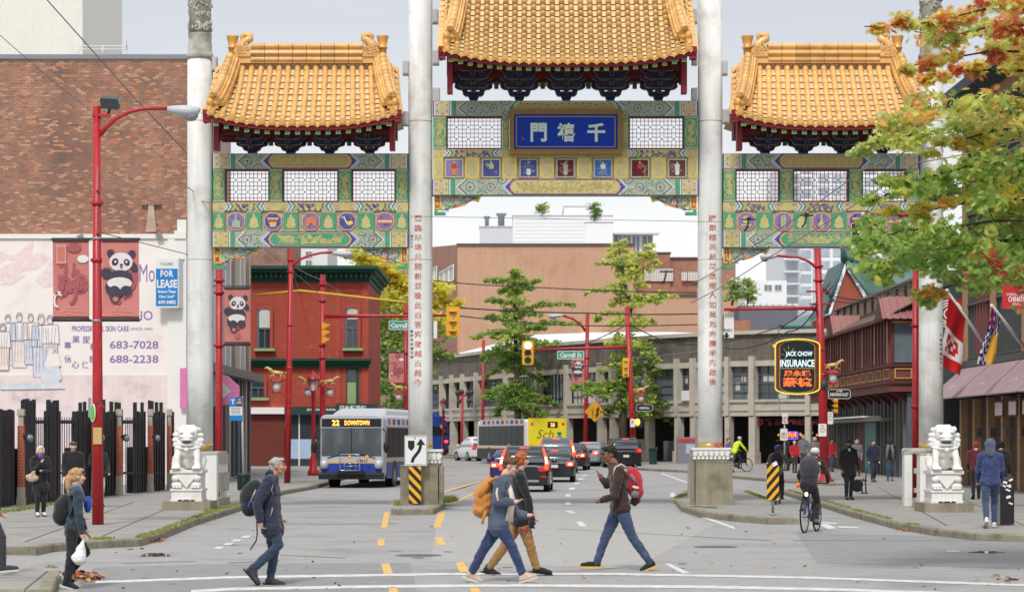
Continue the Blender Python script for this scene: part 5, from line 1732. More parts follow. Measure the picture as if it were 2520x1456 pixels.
m_wood=M('shop_shelf',(150,104,66),0.7,var=0.25,scale=3)
m_prest=M('shop_sign_red',(104,24,46),0.6,var=0.1)
def shop(px0,px1,z0,z1,mat,off=-2.2,name='shop_front'):
 pa,d=arc_pt(px0);pc,_=arc_pt(px1)
 n=Vector((d.y,-d.x,0));n=n if n.y<0 else-n
 b=MB()
 b.add([pa+n*off+ZA*z0,pc+n*off+ZA*z0,pc+n*off+ZA*z1,pa+n*off+ZA*z1],[(0,1,2,3)],mat)
 return b.build(name,cb)
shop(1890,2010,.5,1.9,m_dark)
rr=random.Random(4)
b=MB()
for k in range(90):
 px=rr.uniform(1865,2010);zz=rr.uniform(.65,2.05)
 p,d=arc_pt(px);n=Vector((d.y,-d.x,0));n=n if n.y<0 else-n
 b.obox(p+n*-2.1+ZA*zz,d,n,ZA,rr.uniform(.08,.28),.15,rr.uniform(.1,.3),m_wood)
b.build('display_goods',cb,kind='stuff')
for k in range(10):
 p,d=arc_pt(1872+k*13.5);n=Vector((d.y,-d.x,0));n=n if n.y<0 else-n
 b=MB();b.sphere(p+n*-1.9+ZA*(2.15+.06*(k%3)),.07,m_warm,8,6);b.build('shop_lamp',cb)
p,d=arc_pt(1985);n=Vector((d.y,-d.x,0));n=n if n.y<0 else-n
b=MB();b.text('PRESTIGE',p+n*-.1+ZA*2.9,d if d.x>0 else-d,ZA,h=.34,w=2.3,mat=m_prest,bold=.03);b.text('名 牌 精 品',arc_pt(1880)[0]+n*-.1+ZA*2.9,d if d.x>0 else-d,ZA,h=.38,w=1.9,mat=m_prest,bold=.03);b.build('shop_lettering',cb)
m_neon=M('neon_red',(255,90,60),0.4,emit=2.2)
m_neonv=M('neon_violet',(120,90,255),0.4,emit=1.2)
p,d=arc_pt(1942);p=p+n*-.4
ns=thing('neon_sign',p+ZA*1.9,'small red and violet neon open sign in the dark shop window','neon sign')
b=MB();b.text('OPEN',p+ZA*2.12,d if d.x>0 else-d,ZA,h=.26,w=.66,mat=m_neon,bold=.02);b.build('lettering',ns)
b=MB();pr=rrect(.84,.40,.08);b.tube([p+(d if d.x>0 else-d)*a+ZA*(2.12+c)for a,c in pr+pr[:1]],.018,5,m_neonv);b.build('neon_border',ns)
sh_red=M('shop_red',(150,30,40),.6)
shop(1470,1508,.6,1.9,m_trimw);shop(1478,1500,1.0,1.7,sh_red,-2.1)
shop(1410,1440,.5,2.5,M('shop_green',(78,96,84),.4));shop(1560,1590,.5,1.8,m_glassb);shop(1655,1690,.5,2.6,m_glassb)
# vending machine by the right column
vm=thing('vending_machine',G(1690,1144)+ZA*.1,'grey vending machine standing under the arcade left of the inner right gate column','vending machine')
yv=141.2
b=MB();b.box(PX(1667,yv),PX(1712,yv),yv,yv+.8,gz(yv)+.12,PZ(1075,yv),M('machine_grey',(140,136,146),.5));b.build('case',vm)
b=MB();b.box(PX(1688,yv),PX(1710,yv),yv-.03,yv,PZ(1116,yv),PZ(1092,yv),m_bluew);b.build('display',vm)
b=MB();b.box(PX(1670,yv),PX(1710,yv),yv-.03,yv,PZ(1087,yv),PZ(1079,yv),m_pred);b.build('header',vm)
# ------------------------------------------------------------------ right hand street side
m_mar=M('maroon_paint',(124,68,60),0.6,var=0.1,scale=2)
m_mard=M('maroon_dark',(92,48,46),0.6,var=0.12,scale=2)
m_marl=M('maroon_roof',(158,108,104),0.55,var=0.06,scale=1)
m_bronze=M('roof_bronze_sheet',(132,116,106),0.45,var=0.08,scale=1.5)
m_bpan=M('panel_beige',(166,146,122),0.8,var=0.1,scale=1.5)
m_tealg=win_mat('glass_teal',(96,122,120))
m_frame=M('shopfront_frame',(122,118,108),0.5,var=0.08)
m_goldl=M('gold_trim',(206,164,94),0.5)
XF,XBAY=17.3,16.3
mb=thing('bay_building',(XF+3,118,gz(118)),'maroon timber building with a long projecting bay of narrow windows over a glass shop front','building')
b=MB();b.box(XF,XF+8,103.5,133,gz(103),8.0,m_mard);b.build('wall',mb)
b=MB();b.box(XF+.5,XF+8,103.5,133,8.0,8.9,m_bpan);b.build('upper_wall',mb)
for k in range(12):
 y=104+k*2.5
 b=MB();b.box(XF+.38,XF+.5,y,y+.16,7.9,9.0,m_dcap);b.build('wall_post',mb)
b=MB();b.box(XF+.3,XF+8,103.3,133,8.9,9.0,m_ledge);b.build('wall_cap',mb)
b=MB()
b.box(XBAY,XF,104,132,3.95,7.1,m_mar)
b.box(XBAY-.12,XF,103.9,132,5.02,5.14,m_mard);b.box(XBAY-.12,XF,103.9,132,4.28,4.4,m_mard)
bay=b.build('bay',mb)
for k in range(30):
 y=104.25+k*.93
 wide=k%6==5
 b=MB();b.box(XBAY-.10,XBAY,y,y+(.5 if wide else.16),5.15,7.05,m_mard if wide else m_mar);b.build('mullion',bay)
for k in range(30):
 y=104.44+k*.93
 b=MB();b.box(XBAY-.02,XBAY+.02,y,y+.66,5.2,7.0,m_glassb if k%4 else m_blind);b.build('window',bay)
for k in range(12):
 y=104.4+k*2.3
 b=MB()
 for a,c in((0,.05),(1.55,1.6)):b.box(XBAY-.03,XBAY,y+a,y+c,4.5,4.95,m_goldl)
 for a,c in((4.5,4.55),(4.9,4.95)):b.box(XBAY-.03,XBAY,y+.05,y+1.55,a,c,m_goldl)
 if k in(7,8):b.box(XBAY-.02,XBAY,y+.06,y+1.54,4.55,4.9,m_porange)
 b.build('bay_panel',bay)
for k in range(11):
 y=104.4+k*2.5
 b=MB();b.prism([(0,0),(.95,0),(.95,-.75),(.7,-.45),(.35,-.2)],(XBAY,y,3.95),XA,ZA,.22,m_mard);b.build('bay_bracket',mb)
b=MB()
yb=104-.01
b.box(XBAY+.12,XF-.08,yb-.05,yb,5.2,6.9,m_glassb);b.build('end_window',bay)
b=MB()
b.box(XBAY+.05,XF,yb-.1,yb,6.9,6.98,m_goldl);b.box(XBAY+.05,XBAY+.12,yb-.1,yb,5.1,6.9,m_mard)
for a,c,z0,z1 in((.15,.9,4.5,4.55),(.15,.9,4.9,4.95),(.15,.2,4.55,4.9),(.85,.9,4.55,4.9)):b.box(XBAY+a,XBAY+c,yb-.05,yb,z0,z1,m_goldl)
b.build('end_trim',bay)
# skirt roof with standing seams and two small gables
b=MB()
b.add([(XBAY-.35,103.6,7.1),(XBAY-.35,132,7.1),(XF+.5,132,8.05),(XF+.5,103.6,8.05),(XBAY-.35,103.6,6.98),(XBAY-.35,132,6.98)],[(0,1,2,3),(4,5,1,0)],m_bronze)
b.box(XBAY-.40,XBAY-.3,103.5,132,6.98,7.12,m_mard)
sk=b.build('skirt_roof',mb)
for k in range(40):
 y=103.8+k*.7
 b=MB();b.bar((XBAY-.36,y,7.13),(XF+.5,y,8.08),.06,.05,m_bronze);b.build('roof_seam',sk)
for y in(120.5,104.6):
 b=MB()
 h=1.0
 q=[(XBAY-.45,y-1.2,7.05),(XBAY-.45,y+1.2,7.05),(XBAY-.45,y,7.05+h),(XF+1,y-1.2,7.05),(XF+1,y+1.2,7.05),(XF+1,y,7.05+h)]
 b.add(q,[(2,1,0)],m_mard);b.add(q,[(0,3,5,2),(1,2,5,4)],m_marl)
 g=b.build('gable_roof',mb)
 for k in range(8):
  x=lerp(XBAY-.3,XF+.9,k/7)
  b=MB();b.bar((x,y-1.22,7.08),(x,y-.02,7.08+h),.06,.05,m_marl);b.build('roof_seam',g)
b=MB();b.box(XF-.10,XF,104,132,gz(104),3.95,m_tealg);b.build('shop_glass',mb)
for k in range(26):
 y=104.2+k*1.07
 b=MB();b.box(XF-.26,XF-.10,y,y+(.16 if k%3 else.32),gz(y)+.1,3.9,m_frame if k%2 else m_slate);b.build('shop_mullion',mb)
b=MB();b.box(XF-1.0,XF-.1,108,128,2.72,2.86,m_frame);b.box(XF-1.1,XF-.1,112,122,2.9,2.98,m_trimw);b.build('shop_canopy',mb)
b=MB();b.box(XF-.3,XF-.27,113,116.5,.3,2.7,M('door_teal',(60,150,140),.4));b.build('shop_door',mb)
b=MB();b.box(XF-.3,XF-.27,116.6,119,.3,2.7,m_mard);b.build('shop_panel',mb)
for y,mt in((121,m_porange),(124,m_pred),(106,m_pred)):
 b=MB();b.box(XF-.14,XF-.12,y,y+.8,3.0,3.8,mt);b.build('window_poster',mb)
m_pier=M('pier_brick',(184,146,112),0.9,var=0.15,scale=8,dirt=((150,110,82),.3,2))
m_gfr=M('window_frame_green',(84,92,90),0.5,var=0.06)
m_wallg=M('wall_dark_green',(66,76,74),0.8,var=0.1)
m_awn=M('awning_mauve',(172,146,150),0.75,var=0.08,scale=2,streak=0.1,dirt=((182,160,162),.3,1.5))
m_redban=M('banner_red_wall',(190,38,46),0.7,var=0.06)
cs=thing('corner_shop',(XF+4,84,.14),'tall brick pier shop at the right edge with mauve awnings and tall mullioned windows','building')
b=MB();b.box(XF+.25,XF+9,58,92.8,.1,15,m_wallg);b.build('wall',cs)
b=MB();b.box(16.62,XF+.9,93.0,93.4,.14,8.4,m_wallg);b.build('end_wall',cs)
piers=[92.3,86.9,81.5,76.1,70.7,65.3]
for y in piers:
 b=MB();b.box(XF-.06,XF+.3,y-.32,y+.32,4.5,14.6,m_pier);b.build('brick_pier',cs)
for(z0,z1,m)in((4.9,8.2,5),(9.0,11.2,4),(11.9,14.1,4)):
 for y1,y0 in zip(piers[:-1],piers[1:]):
  b=MB();b.box(XF+.16,XF+.24,y0+.33,y1-.33,z0,z1,m_glassb if z0>5 else m_glass);w=b.build('window',cs)
  b=MB()
  for k in range(9):
   y=lerp(y0+.36,y1-.42,k/8);b.box(XF+.04,XF+.15,y,y+.06,z0+.07,z1-.07,m_gfr)
  for z in(z0,lerp(z0,z1,.62),z1-.08):b.box(XF+.02,XF+.17,y0+.33,y1-.33,z,z+.08,m_gfr)
  b.build('window_frame',w)
 b=MB()
 for y1,y0 in zip(piers[:-1],piers[1:]):b.box(XF+.1,XF+.3,y0+.33,y1-.33,z1,z1+.75,m_pier)
 b.build('spandrel_course',cs)
b=MB();b.box(XF-.9,XF+9,58,93.2,14.6,15.0,m_wallg);b.build('eaves',cs)
b=MB();b.box(XF-.1,XF+.3,58,93,4.62,4.86,m_gfr);b.build('sill_band',cs)
m_flagw=M('flag_white',(236,236,234),.8,var=.04)
for k,(y0,y1)in enumerate(((87.15,92.6),(81.6,86.95),(76.2,81.4),(70.6,76.0))):
 a=thing('shop_awning',(16.6,(y0+y1)/2,3.4),['mauve awning farthest along the corner shop, nearest the white gate column','mauve awning in the middle of the corner shop front, second from the gate column','mauve awning at the right edge of the view with its iron frame showing','mauve awning nearest the camera on the corner shop'][k],'awning','awnings of the corner shop')
 b=MB();b.add([(XF,y0,4.66),(XF,y1,4.66),(15.9,y1,3.42),(15.9,y0,3.42),(XF,y0,4.62),(XF,y1,4.62),(15.9,y1,3.38),(15.9,y0,3.38)],[(0,3,2,1),(4,5,6,7),(3,7,6,2),(0,4,7,3),(1,2,6,5)],m_awn);b.build('canvas',a)
 b=MB()
 for y in(y0+.05,y1-.05):b.tube([(XF,y,4.6),(15.92,y,3.4),(XF,y,3.3)],.025,6,m_coping);b.tube([(16.6,y,4.0),(XF,y,3.3)],.02,6,m_coping)
 b.build('frame',a)
 b=MB()
 for t in(.2,.5,.8):
  y=lerp(y0,y1,t);b.add([(XF,y,4.672),(XF,y+.03,4.672),(15.9,y+.03,3.432),(15.9,y,3.432)],[(0,3,2,1)],m_marl)
 n_=Vector((-1.24,0,1.4)).normalized()
 o_=Vector((16.35,(y0+y1)/2,3.82))+n_*.012
 sl=Vector((1.4,0,1.24)).normalized()
 ribbon(b,[(-.5,-.1),(-.38,.08),(-.3,-.08),(-.2,.1),(-.08,-.06),(.04,.16),(.12,-.08),(.26,.06),(.5,.02)],.05,m_flagw,o_,Vector((0,-1,0)),sl,0)
 b.build('awning_mark',a)
for k,y in enumerate([92.2,89.6,87.0,84.4,81.6,79.8,77.2,74.6]):
 b=MB();b.box(XF-.2,XF+.26,y-.16,y+.16,.14,3.4,m_pier);b.build('timber_pier',cs)
b=MB();b.box(XF+.05,XF+.25,60,92.6,.14,3.4,m_glass);b.build('shop_glass',cs)
m_yref=M('reflection_yellow',(214,200,60),.4);m_rref=M('reflection_red',(190,60,60),.4)  # coloured reflections in the dark shop glass, painted as flat panels
for y0,z0,z1,mt in((89.9,.9,2.6,m_yref),(87.3,1.0,2.4,m_yref),(84.8,1.7,2.8,m_sky),(82.2,1.1,2.8,m_yref),(82.0,.5,1.05,m_trimw),(84.7,.6,1.0,m_rref),(80.2,1.3,1.7,m_rref)):
 b=MB();b.box(XF+.02,XF+.045,y0,y0+.5,z0,z1,mt);b.build('painted_reflection',cs)
for k,y in enumerate([88.4,85.8,83.2,80.6]):
 b=MB();b.box(XF-.32,XF-.1,y,y+.2,2.0,2.3,m_dcap);b.build('wall_lamp',cs)
for k,y in enumerate([82.3,80.0,77.8]):
 b=MB();b.box(XF-.6,XF-.55,y,y+1.3,2.66,3.22,m_mard);b.box(XF-.62,XF-.6,y+.08,y+1.22,2.72,3.16,m_murp);b.build('hanging_menu',cs)
rb_=thing('wall_banner',P(2346,860,92.9),'tall red wall banner with a white ring emblem on the dark green end wall','banner')
yy=92.95
b=MB();b.box(PX(2325,yy),PX(2368,yy),yy,yy+.03,PZ(860,yy),PZ(736,yy),m_redban);b.build('cloth',rb_)
b=MB()
for r in(.52,.42,.33,.2):
 ribbon(b,[(PX(2336,yy)+r*math.cos(t*PI/12),PZ(772,yy)+r*math.sin(t*PI/12))for t in range(25)],.05,m_flagw,(0,yy,0),XA,ZA,.006)
b.text('2010',(PX(2338,yy),yy,PZ(798,yy)),XA,ZA,h=.16,mat=m_flagw,lift=.006)
b.build('emblem',rb_)
yy=89.6
b=MB();b.box(XF+.1,XF+.13,88.4,91.0,5.0,8.0,m_redban);tag(b.build('window_banner'),'red banner filling the first tall window of the corner shop behind the flags','banner')
# flags on slanted poles
fl=thing('flag_pole',(XF,86.9,4.85),'white slanted wall pole on the corner shop pier above the awnings','flag pole','slanted flag poles')
p0,p1=Vector((XF,86.9,4.85)),Vector((P(2331,716,84.6)))
b=MB();b.tube([p0,p1],[.06,.045],8,m_trimw);b.build('shaft',fl)
b=MB();b.sphere(p1,.08,m_trimw,8,6);b.obox(p0,XA,YA,ZA,.2,.2,.3,m_trimw);b.build('fitting',fl)
f2=thing('flag_pole',(XF,81.5,4.85),'white slanted wall pole at the far right edge below the red street banner','flag pole','slanted flag poles')
q0,q1=Vector((XF,81.5,4.95)),P(2440,750,79.5)
b=MB();b.tube([q0,q1],[.06,.045],8,m_trimw);b.build('shaft',f2)
def cloth(name,label,corner,u,w,nu,nv,colour,amp=.12):
 """hanging flag: corner at the pole tip, u along the pole, w down; colour(s, t) gives the dye"""
 b=MB()
 g={}
 for i in range(nu+1):
  for j in range(nv+1):
   s,t=i/nu,j/nv
   g[i,j]=corner+u*s+w*t*(1-.18*s)+Vector((.10*math.sin(s*4+t*5)*amp*8,math.sin(s*9+t*4)*amp,0))*(t*.7+.1)
 for i in range(nu):
  for j in range(nv):
   b.add([g[i,j],g[i+1,j],g[i+1,j+1],g[i,j+1]],[(0,1,2,3)],colour((i+.5)/nu,(j+.5)/nv),True)
 return tag(b.build(name),label,'flag')
m_fr=M('flag_red',(206,30,40),.75,var=.06)
m_fb=M('flag_blue',(40,56,160),.75,var=.06)
m_fy=M('flag_gold',(232,176,60),.75,var=.06)
up=(p0-p1)
maple=lambda s,t:m_fr if(t<.42 or t>.84 or(abs(t-.62)<.13 and abs(s-.5)<.28 and(s*7+t*9)%1<.62))else m_flagw
cloth('canada_flag','red and white maple leaf flag drooping from the slanted wall pole',p1+up*.04,up*.36,Vector((-.30,.1,-2.5)),10,16,maple)
def bc_(s,t):
 if t<.4:return m_fb if(s*6+t*3)%1<.4 else(m_flagw if(s*5+t*4)%1<.6 else m_fr)
 if(s+t*.3)<.75:return m_fb if(t*7+math.sin(s*9)*.5)%1<.5 else m_flagw
 return m_fy
uq=(q0-q1)
cloth('province_flag','blue white and gold wavy striped flag hanging from the pole at the right',q1+uq*.02,uq*.28,Vector((-.42,.1,-1.9)),10,16,bc_)
# street banner at the right edge
b=MB();yy=60.0
b.box(PX(2466,yy),PX(2600,yy),yy,yy+.03,PZ(760,yy),PZ(640,yy),m_redban)
b.text('VANCOUVER',(PX(2510,yy),yy,PZ(724,yy)),XA,ZA,h=.08,mat=m_flagw,lift=.006);b.text('CHINATOWN',(PX(2512,yy),yy,PZ(736,yy)),XA,ZA,h=.13,w=.62,mat=m_flagw,lift=.006,bold=.02);b.text('SINCE 1886',(PX(2512,yy),yy,PZ(748,yy)),XA,ZA,h=.06,mat=m_flagw,lift=.006)
tag(b.build('street_banner'),'red street banner with white lettering at the right edge beneath the oak leaves','banner')
# green tiled temple roofs behind
m_gt=M('green_roof_tile',(94,124,118),0.5,var=0.1,scale=2)
m_gtd=M('green_roof_dark',(62,98,94),0.5,var=0.12)
m_gr=M('gable_red',(172,92,74),.8,var=.1)
yt=150.0
gh=thing('temple_house',(PX(2120,yt),yt+4,gz(yt)),'house with green tiled temple roof and red gable behind the maroon bay building','building')
b=MB()
ap,lb,rb2=(PX(2084,yt),PZ(662,yt)),(PX(2046,yt),PZ(772,yt)),(PX(2150,yt),PZ(772,yt))
b.prism([lb,rb2,ap],(0,yt,0),XA,ZA,.3,m_gr)
b.box(lb[0],PX(2300,yt),yt+.4,yt+10,gz(yt),lb[1],m_gr);b.build('wall',gh)
b=MB()
ridge=[Vector((ap[0]-.2,yt-.4,ap[1]+.5)),Vector((PX(2330,yt),yt+6,ap[1]+.5))]
b.add([ridge[0],Vector((rb2[0]+.5,yt-.5,rb2[1]-.1)),Vector((PX(2330,yt),yt-.5,rb2[1]-.1)),ridge[1]],[(0,1,2,3)],m_gt)
b.add([ridge[0],Vector((lb[0]-.4,yt-.4,lb[1]-.1)),Vector((lb[0]-.4,yt+8,lb[1]-.1)),ridge[0]+Vector((0,8,0))],[(0,3,2,1)],m_gtd)
b.tube([ridge[0]+Vector((0,0,.1)),Vector((rb2[0]+.5,yt-.55,rb2[1]))],.16,8,m_gt);b.tube([ridge[0]+Vector((0,0,.1)),Vector((lb[0]-.4,yt-.45,lb[1]))],.12,8,m_gtd)
b.tube([ridge[0]+Vector((0,0,.12)),ridge[1]+Vector((0,0,.12))],.22,8,m_gtd)
b.tube([ridge[0],ridge[0]+Vector((-.1,-.1,.7)),ridge[0]+Vector((-.35,-.1,1.0))],[.25,.16,.06],8,m_gtd)
R_=b.build('roof',gh)
for k in range(16):
 t=(k+.5)/16
 b=MB();b.tube([ridge[0].lerp(ridge[1],t)+Vector((0,-.1,.05)),Vector((lerp(rb2[0]+.5,PX(2330,yt),t),yt-.5,rb2[1]))],.07,6,m_gt);b.build('roof_rib',R_)
b=MB();b.box(PX(2150,yt-2),PX(2185,yt-2),yt-3,yt,PZ(790,yt),PZ(725,yt),m_gtd);b.build('dormer',gh)
yk=172.0
pv=thing('temple_pavilion',(PX(1990,yk),yk+3,gz(yk)),'low green tiled pavilion roof behind the red lamp pole and the curved building','building')
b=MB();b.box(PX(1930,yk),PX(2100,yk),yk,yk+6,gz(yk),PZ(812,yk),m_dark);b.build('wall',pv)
b=MB();b.loft([[(PX(1918,yk),yk-1.6,PZ(808,yk)),(PX(2120,yk),yk-1.6,PZ(808,yk)),(PX(2120,yk),yk+7,PZ(808,yk)),(PX(1918,yk),yk+7,PZ(808,yk))],[(PX(1990,yk),yk+1.5,PZ(772,yk)),(PX(2120,yk),yk+1.5,PZ(772,yk)),(PX(2120,yk),yk+4,PZ(772,yk)),(PX(1990,yk),yk+4,PZ(772,yk))]],m_gt,smooth=False)
b.tube([(PX(1912,yk),yk-1.7,PZ(800,yk)),(PX(1925,yk),yk-1.6,PZ(808,yk)),(PX(2120,yk),yk-1.6,PZ(809,yk))],.16,8,m_gtd);b.build('roof',pv)
# ------------------------------------------------------------------ soft bodies: overlapping capsules fused into one continuous skin
TMP=bpy.data.scenes.new('workbench')
def fuse(name,parts,voxel,mats,smooth=2,wrinkle=0.0,wscale=6.0,seed=0,keep=None):
 """parts: list of (kind, data, mat index); kind 'c' = capsule chain [(p, r), ...] with optional squash, 's' = ellipsoid"""
 b=MB()
 for kind,d,k in parts:
  if kind=='c':
   pts=[Vector(p)for p,r in d]
   rs=[r for p,r in d]
   b.tube(pts,rs,12,mats[0])
   for p,r in d:b.sphere(p,r,mats[0],12,8)
  else:
   b.sphere(d[0],d[1],mats[0],14,10)
 me=bpy.data.meshes.new(name)
 me.from_pydata(b.v,[],b.f)
 ob=bpy.data.objects.new(name,me)
 TMP.collection.objects.link(ob)
 md=ob.modifiers.new('r','REMESH')
 md.mode='VOXEL'
 md.voxel_size=voxel
 if smooth:
  sm=ob.modifiers.new('s','SMOOTH')
  sm.factor=.5
  sm.iterations=smooth
 TMP.view_layers[0].update()
 out=bpy.data.meshes.new_from_object(ob.evaluated_get(TMP.view_layers[0].depsgraph))
 bpy.data.objects.remove(ob)
 bpy.data.meshes.remove(me)
 n=len(out.vertices)
 co=np.empty(n*3,np.float32);out.vertices.foreach_get('co',co);co=co.reshape(-1,3)
 if wrinkle:
  no=np.empty(n*3,np.float32);out.vertices.foreach_get('normal',no);no=no.reshape(-1,3)
  off=Vector((seed*3.1,seed*1.7,0))
  w=np.array([mnoise.noise(Vector((c[0]*wscale,c[1]*wscale,c[2]*wscale*1.9))+off)+.5*mnoise.noise(Vector((c[0]*wscale*2.6,c[1]*wscale*2.6,c[2]*wscale*4))+off)for c in co],np.float32)
  co=co+no*(w*wrinkle)[:,None]
 vs=[tuple(c)for c in co.tolist()]
 fs=[tuple(p.vertices)for p in out.polygons]
 mi=[0]*len(fs)
 if len(mats)>1:
  cen=np.array([np.mean([co[i]for i in f],axis=0)for f in fs])
  best=np.full(len(fs),1e9)
  mi=np.zeros(len(fs),int)
  for kind,d,k in parts:
   if kind=='c':
    segs=list(zip(d[:-1],d[1:]))
    for(p,r0),(q,r1)in segs:
     p,q=np.array(p),np.array(q)
     e=q-p
     t=np.clip(((cen-p)@e)/max(1e-9,e@e),0,1)
     ds=np.linalg.norm(cen-p-t[:,None]*e,axis=1)-(r0+(r1-r0)*t)
     u=ds<best;best[u]=ds[u];mi[u]=k
   else:
    c,r=np.array(d[0]),np.array(d[1]if isinstance(d[1],(tuple,list))else(d[1],)*3)
    ds=(np.linalg.norm((cen-c)/r,axis=1)-1)*r.min()
    u=ds<best;best[u]=ds[u];mi[u]=k
  mi=mi.tolist()
 bpy.data.meshes.remove(out)
 m=MB()
 m.v,m.f,m.m,m.sm,m.mats=vs,fs,list(mi),[True]*len(fs),list(mats)
 return m
m_rpole=M('pole_red',(178,28,38),0.42,var=0.10,scale=3,big=0.06,dirt=((206,84,80),0.18,3.5),spec=.5)
m_rpoled=M('pole_red_worn',(160,44,46),0.6,var=0.25,scale=5,dirt=((120,58,52),.4,3))
m_lum=M('luminaire_grey',(196,200,204),0.45,var=0.05)
m_blk=M('black_metal',(34,34,38),0.5,var=0.15,scale=4)
m_dk=M('dark_metal',(70,72,76),0.5,var=0.1)
m_galv=M('galvanised',(158,162,164),0.45,var=0.1,metal=.3)
m_sigy=M('signal_yellow',(240,178,44),0.5,var=0.05)
m_siggreen=M('street_sign_green',(46,158,138),0.45,var=0.05)
m_lensd=M('lens_dark',(60,48,40),0.3);m_lensg=M('lens_green_off',(30,70,60),0.3)
m_lenson=M('lens_lit',(255,236,220),0.3,emit=3.0)
m_lensr=M('lens_red_lit',(255,70,40),0.3,emit=3.0)
m_bann=M('banner_terracotta',(196,122,114),0.75,var=0.10,scale=2,big=.08,k=.95)
m_bann2=M('banner_rose',(170,92,98),0.75,var=0.15,scale=3)
m_bannw=M('banner_white',(232,226,224),0.75,var=.05)
m_bannd=M('banner_charcoal',(74,68,84),0.75,var=.1)
m_bannl=M('banner_pink_mark',(220,160,156),0.75,var=.1)
m_bang=M('banner_flesh',(206,124,110),0.75,var=.1)
def tubepx(b,pts,y,r,mat,n=10):return b.tube([P(a,c,y)for a,c in pts],r,n,mat)
def pole(name,label,xb,y,ytop,r0,r1,xt=None,mat=None,lift=.14,cat='pole',collars=(),base=False,group=None):
 xt=xb if xt is None else xt
 z=gz(y)+lift
 p0=Vector((PX(xb,y),y,z))
 t=thing(name,p0,label,cat,group)
 p1=P(xt,ytop,y)
 b=MB()
 b.tube([p0,p0.lerp(p1,.35),p1],[r0,lerp(r0,r1,.4),r1],16,mat or m_rpole)
 o=b.build('shaft',t)
 for c in collars:
  q=P(lerp(xb,xt,0)if abs(xt-xb)<.5 else lerp(xt,xb,(c-ytop)/max(1,(1230-ytop))),c,y)
  e=MB();e.cyl(q-ZA*.05,q+ZA*.05,r1*1.35,n=14,mat=mat or m_rpole);e.box(q.x-r1*1.7,q.x+r1*1.7,q.y-.02,q.y+.02,q.z-.03,q.z+.03,mat or m_rpole);e.build('collar',t)
 if base:
  e=MB();e.lathe(p0,[(r0*1.9,0),(r0*1.8,.04),(r0*1.25,.12),(r0*1.03,.30)],16,mat or m_rpole);e.build('pole_base',t)
 return t
def cobra(t,x0,x1,ym,y,flip=1):
 b=MB()
 p0,p1=P(x0,ym,y),P(x1,ym,y)
 d=p1-p0
 rings=[]
 for f,w,h,dz in((0,.06,.06,0),(.12,.09,.08,0),(.35,.17,.11,-.02),(.7,.19,.13,-.04),(.92,.14,.09,-.03),(1,.04,.03,0)):
  c=p0+d*f+ZA*dz
  rings.append([c+Vector((0,w*math.cos(a),h*math.sin(a)))for a in[2*PI*k/12 for k in range(12)]])
 b.loft(rings,m_lum)
 o=b.build('luminaire',t)
 b=MB();c=p0.lerp(p1,.72)-ZA*.12;b.sphere(c,(abs(d.length)*.22,.15,.12),m_galv,12,8);b.build('lens',o)
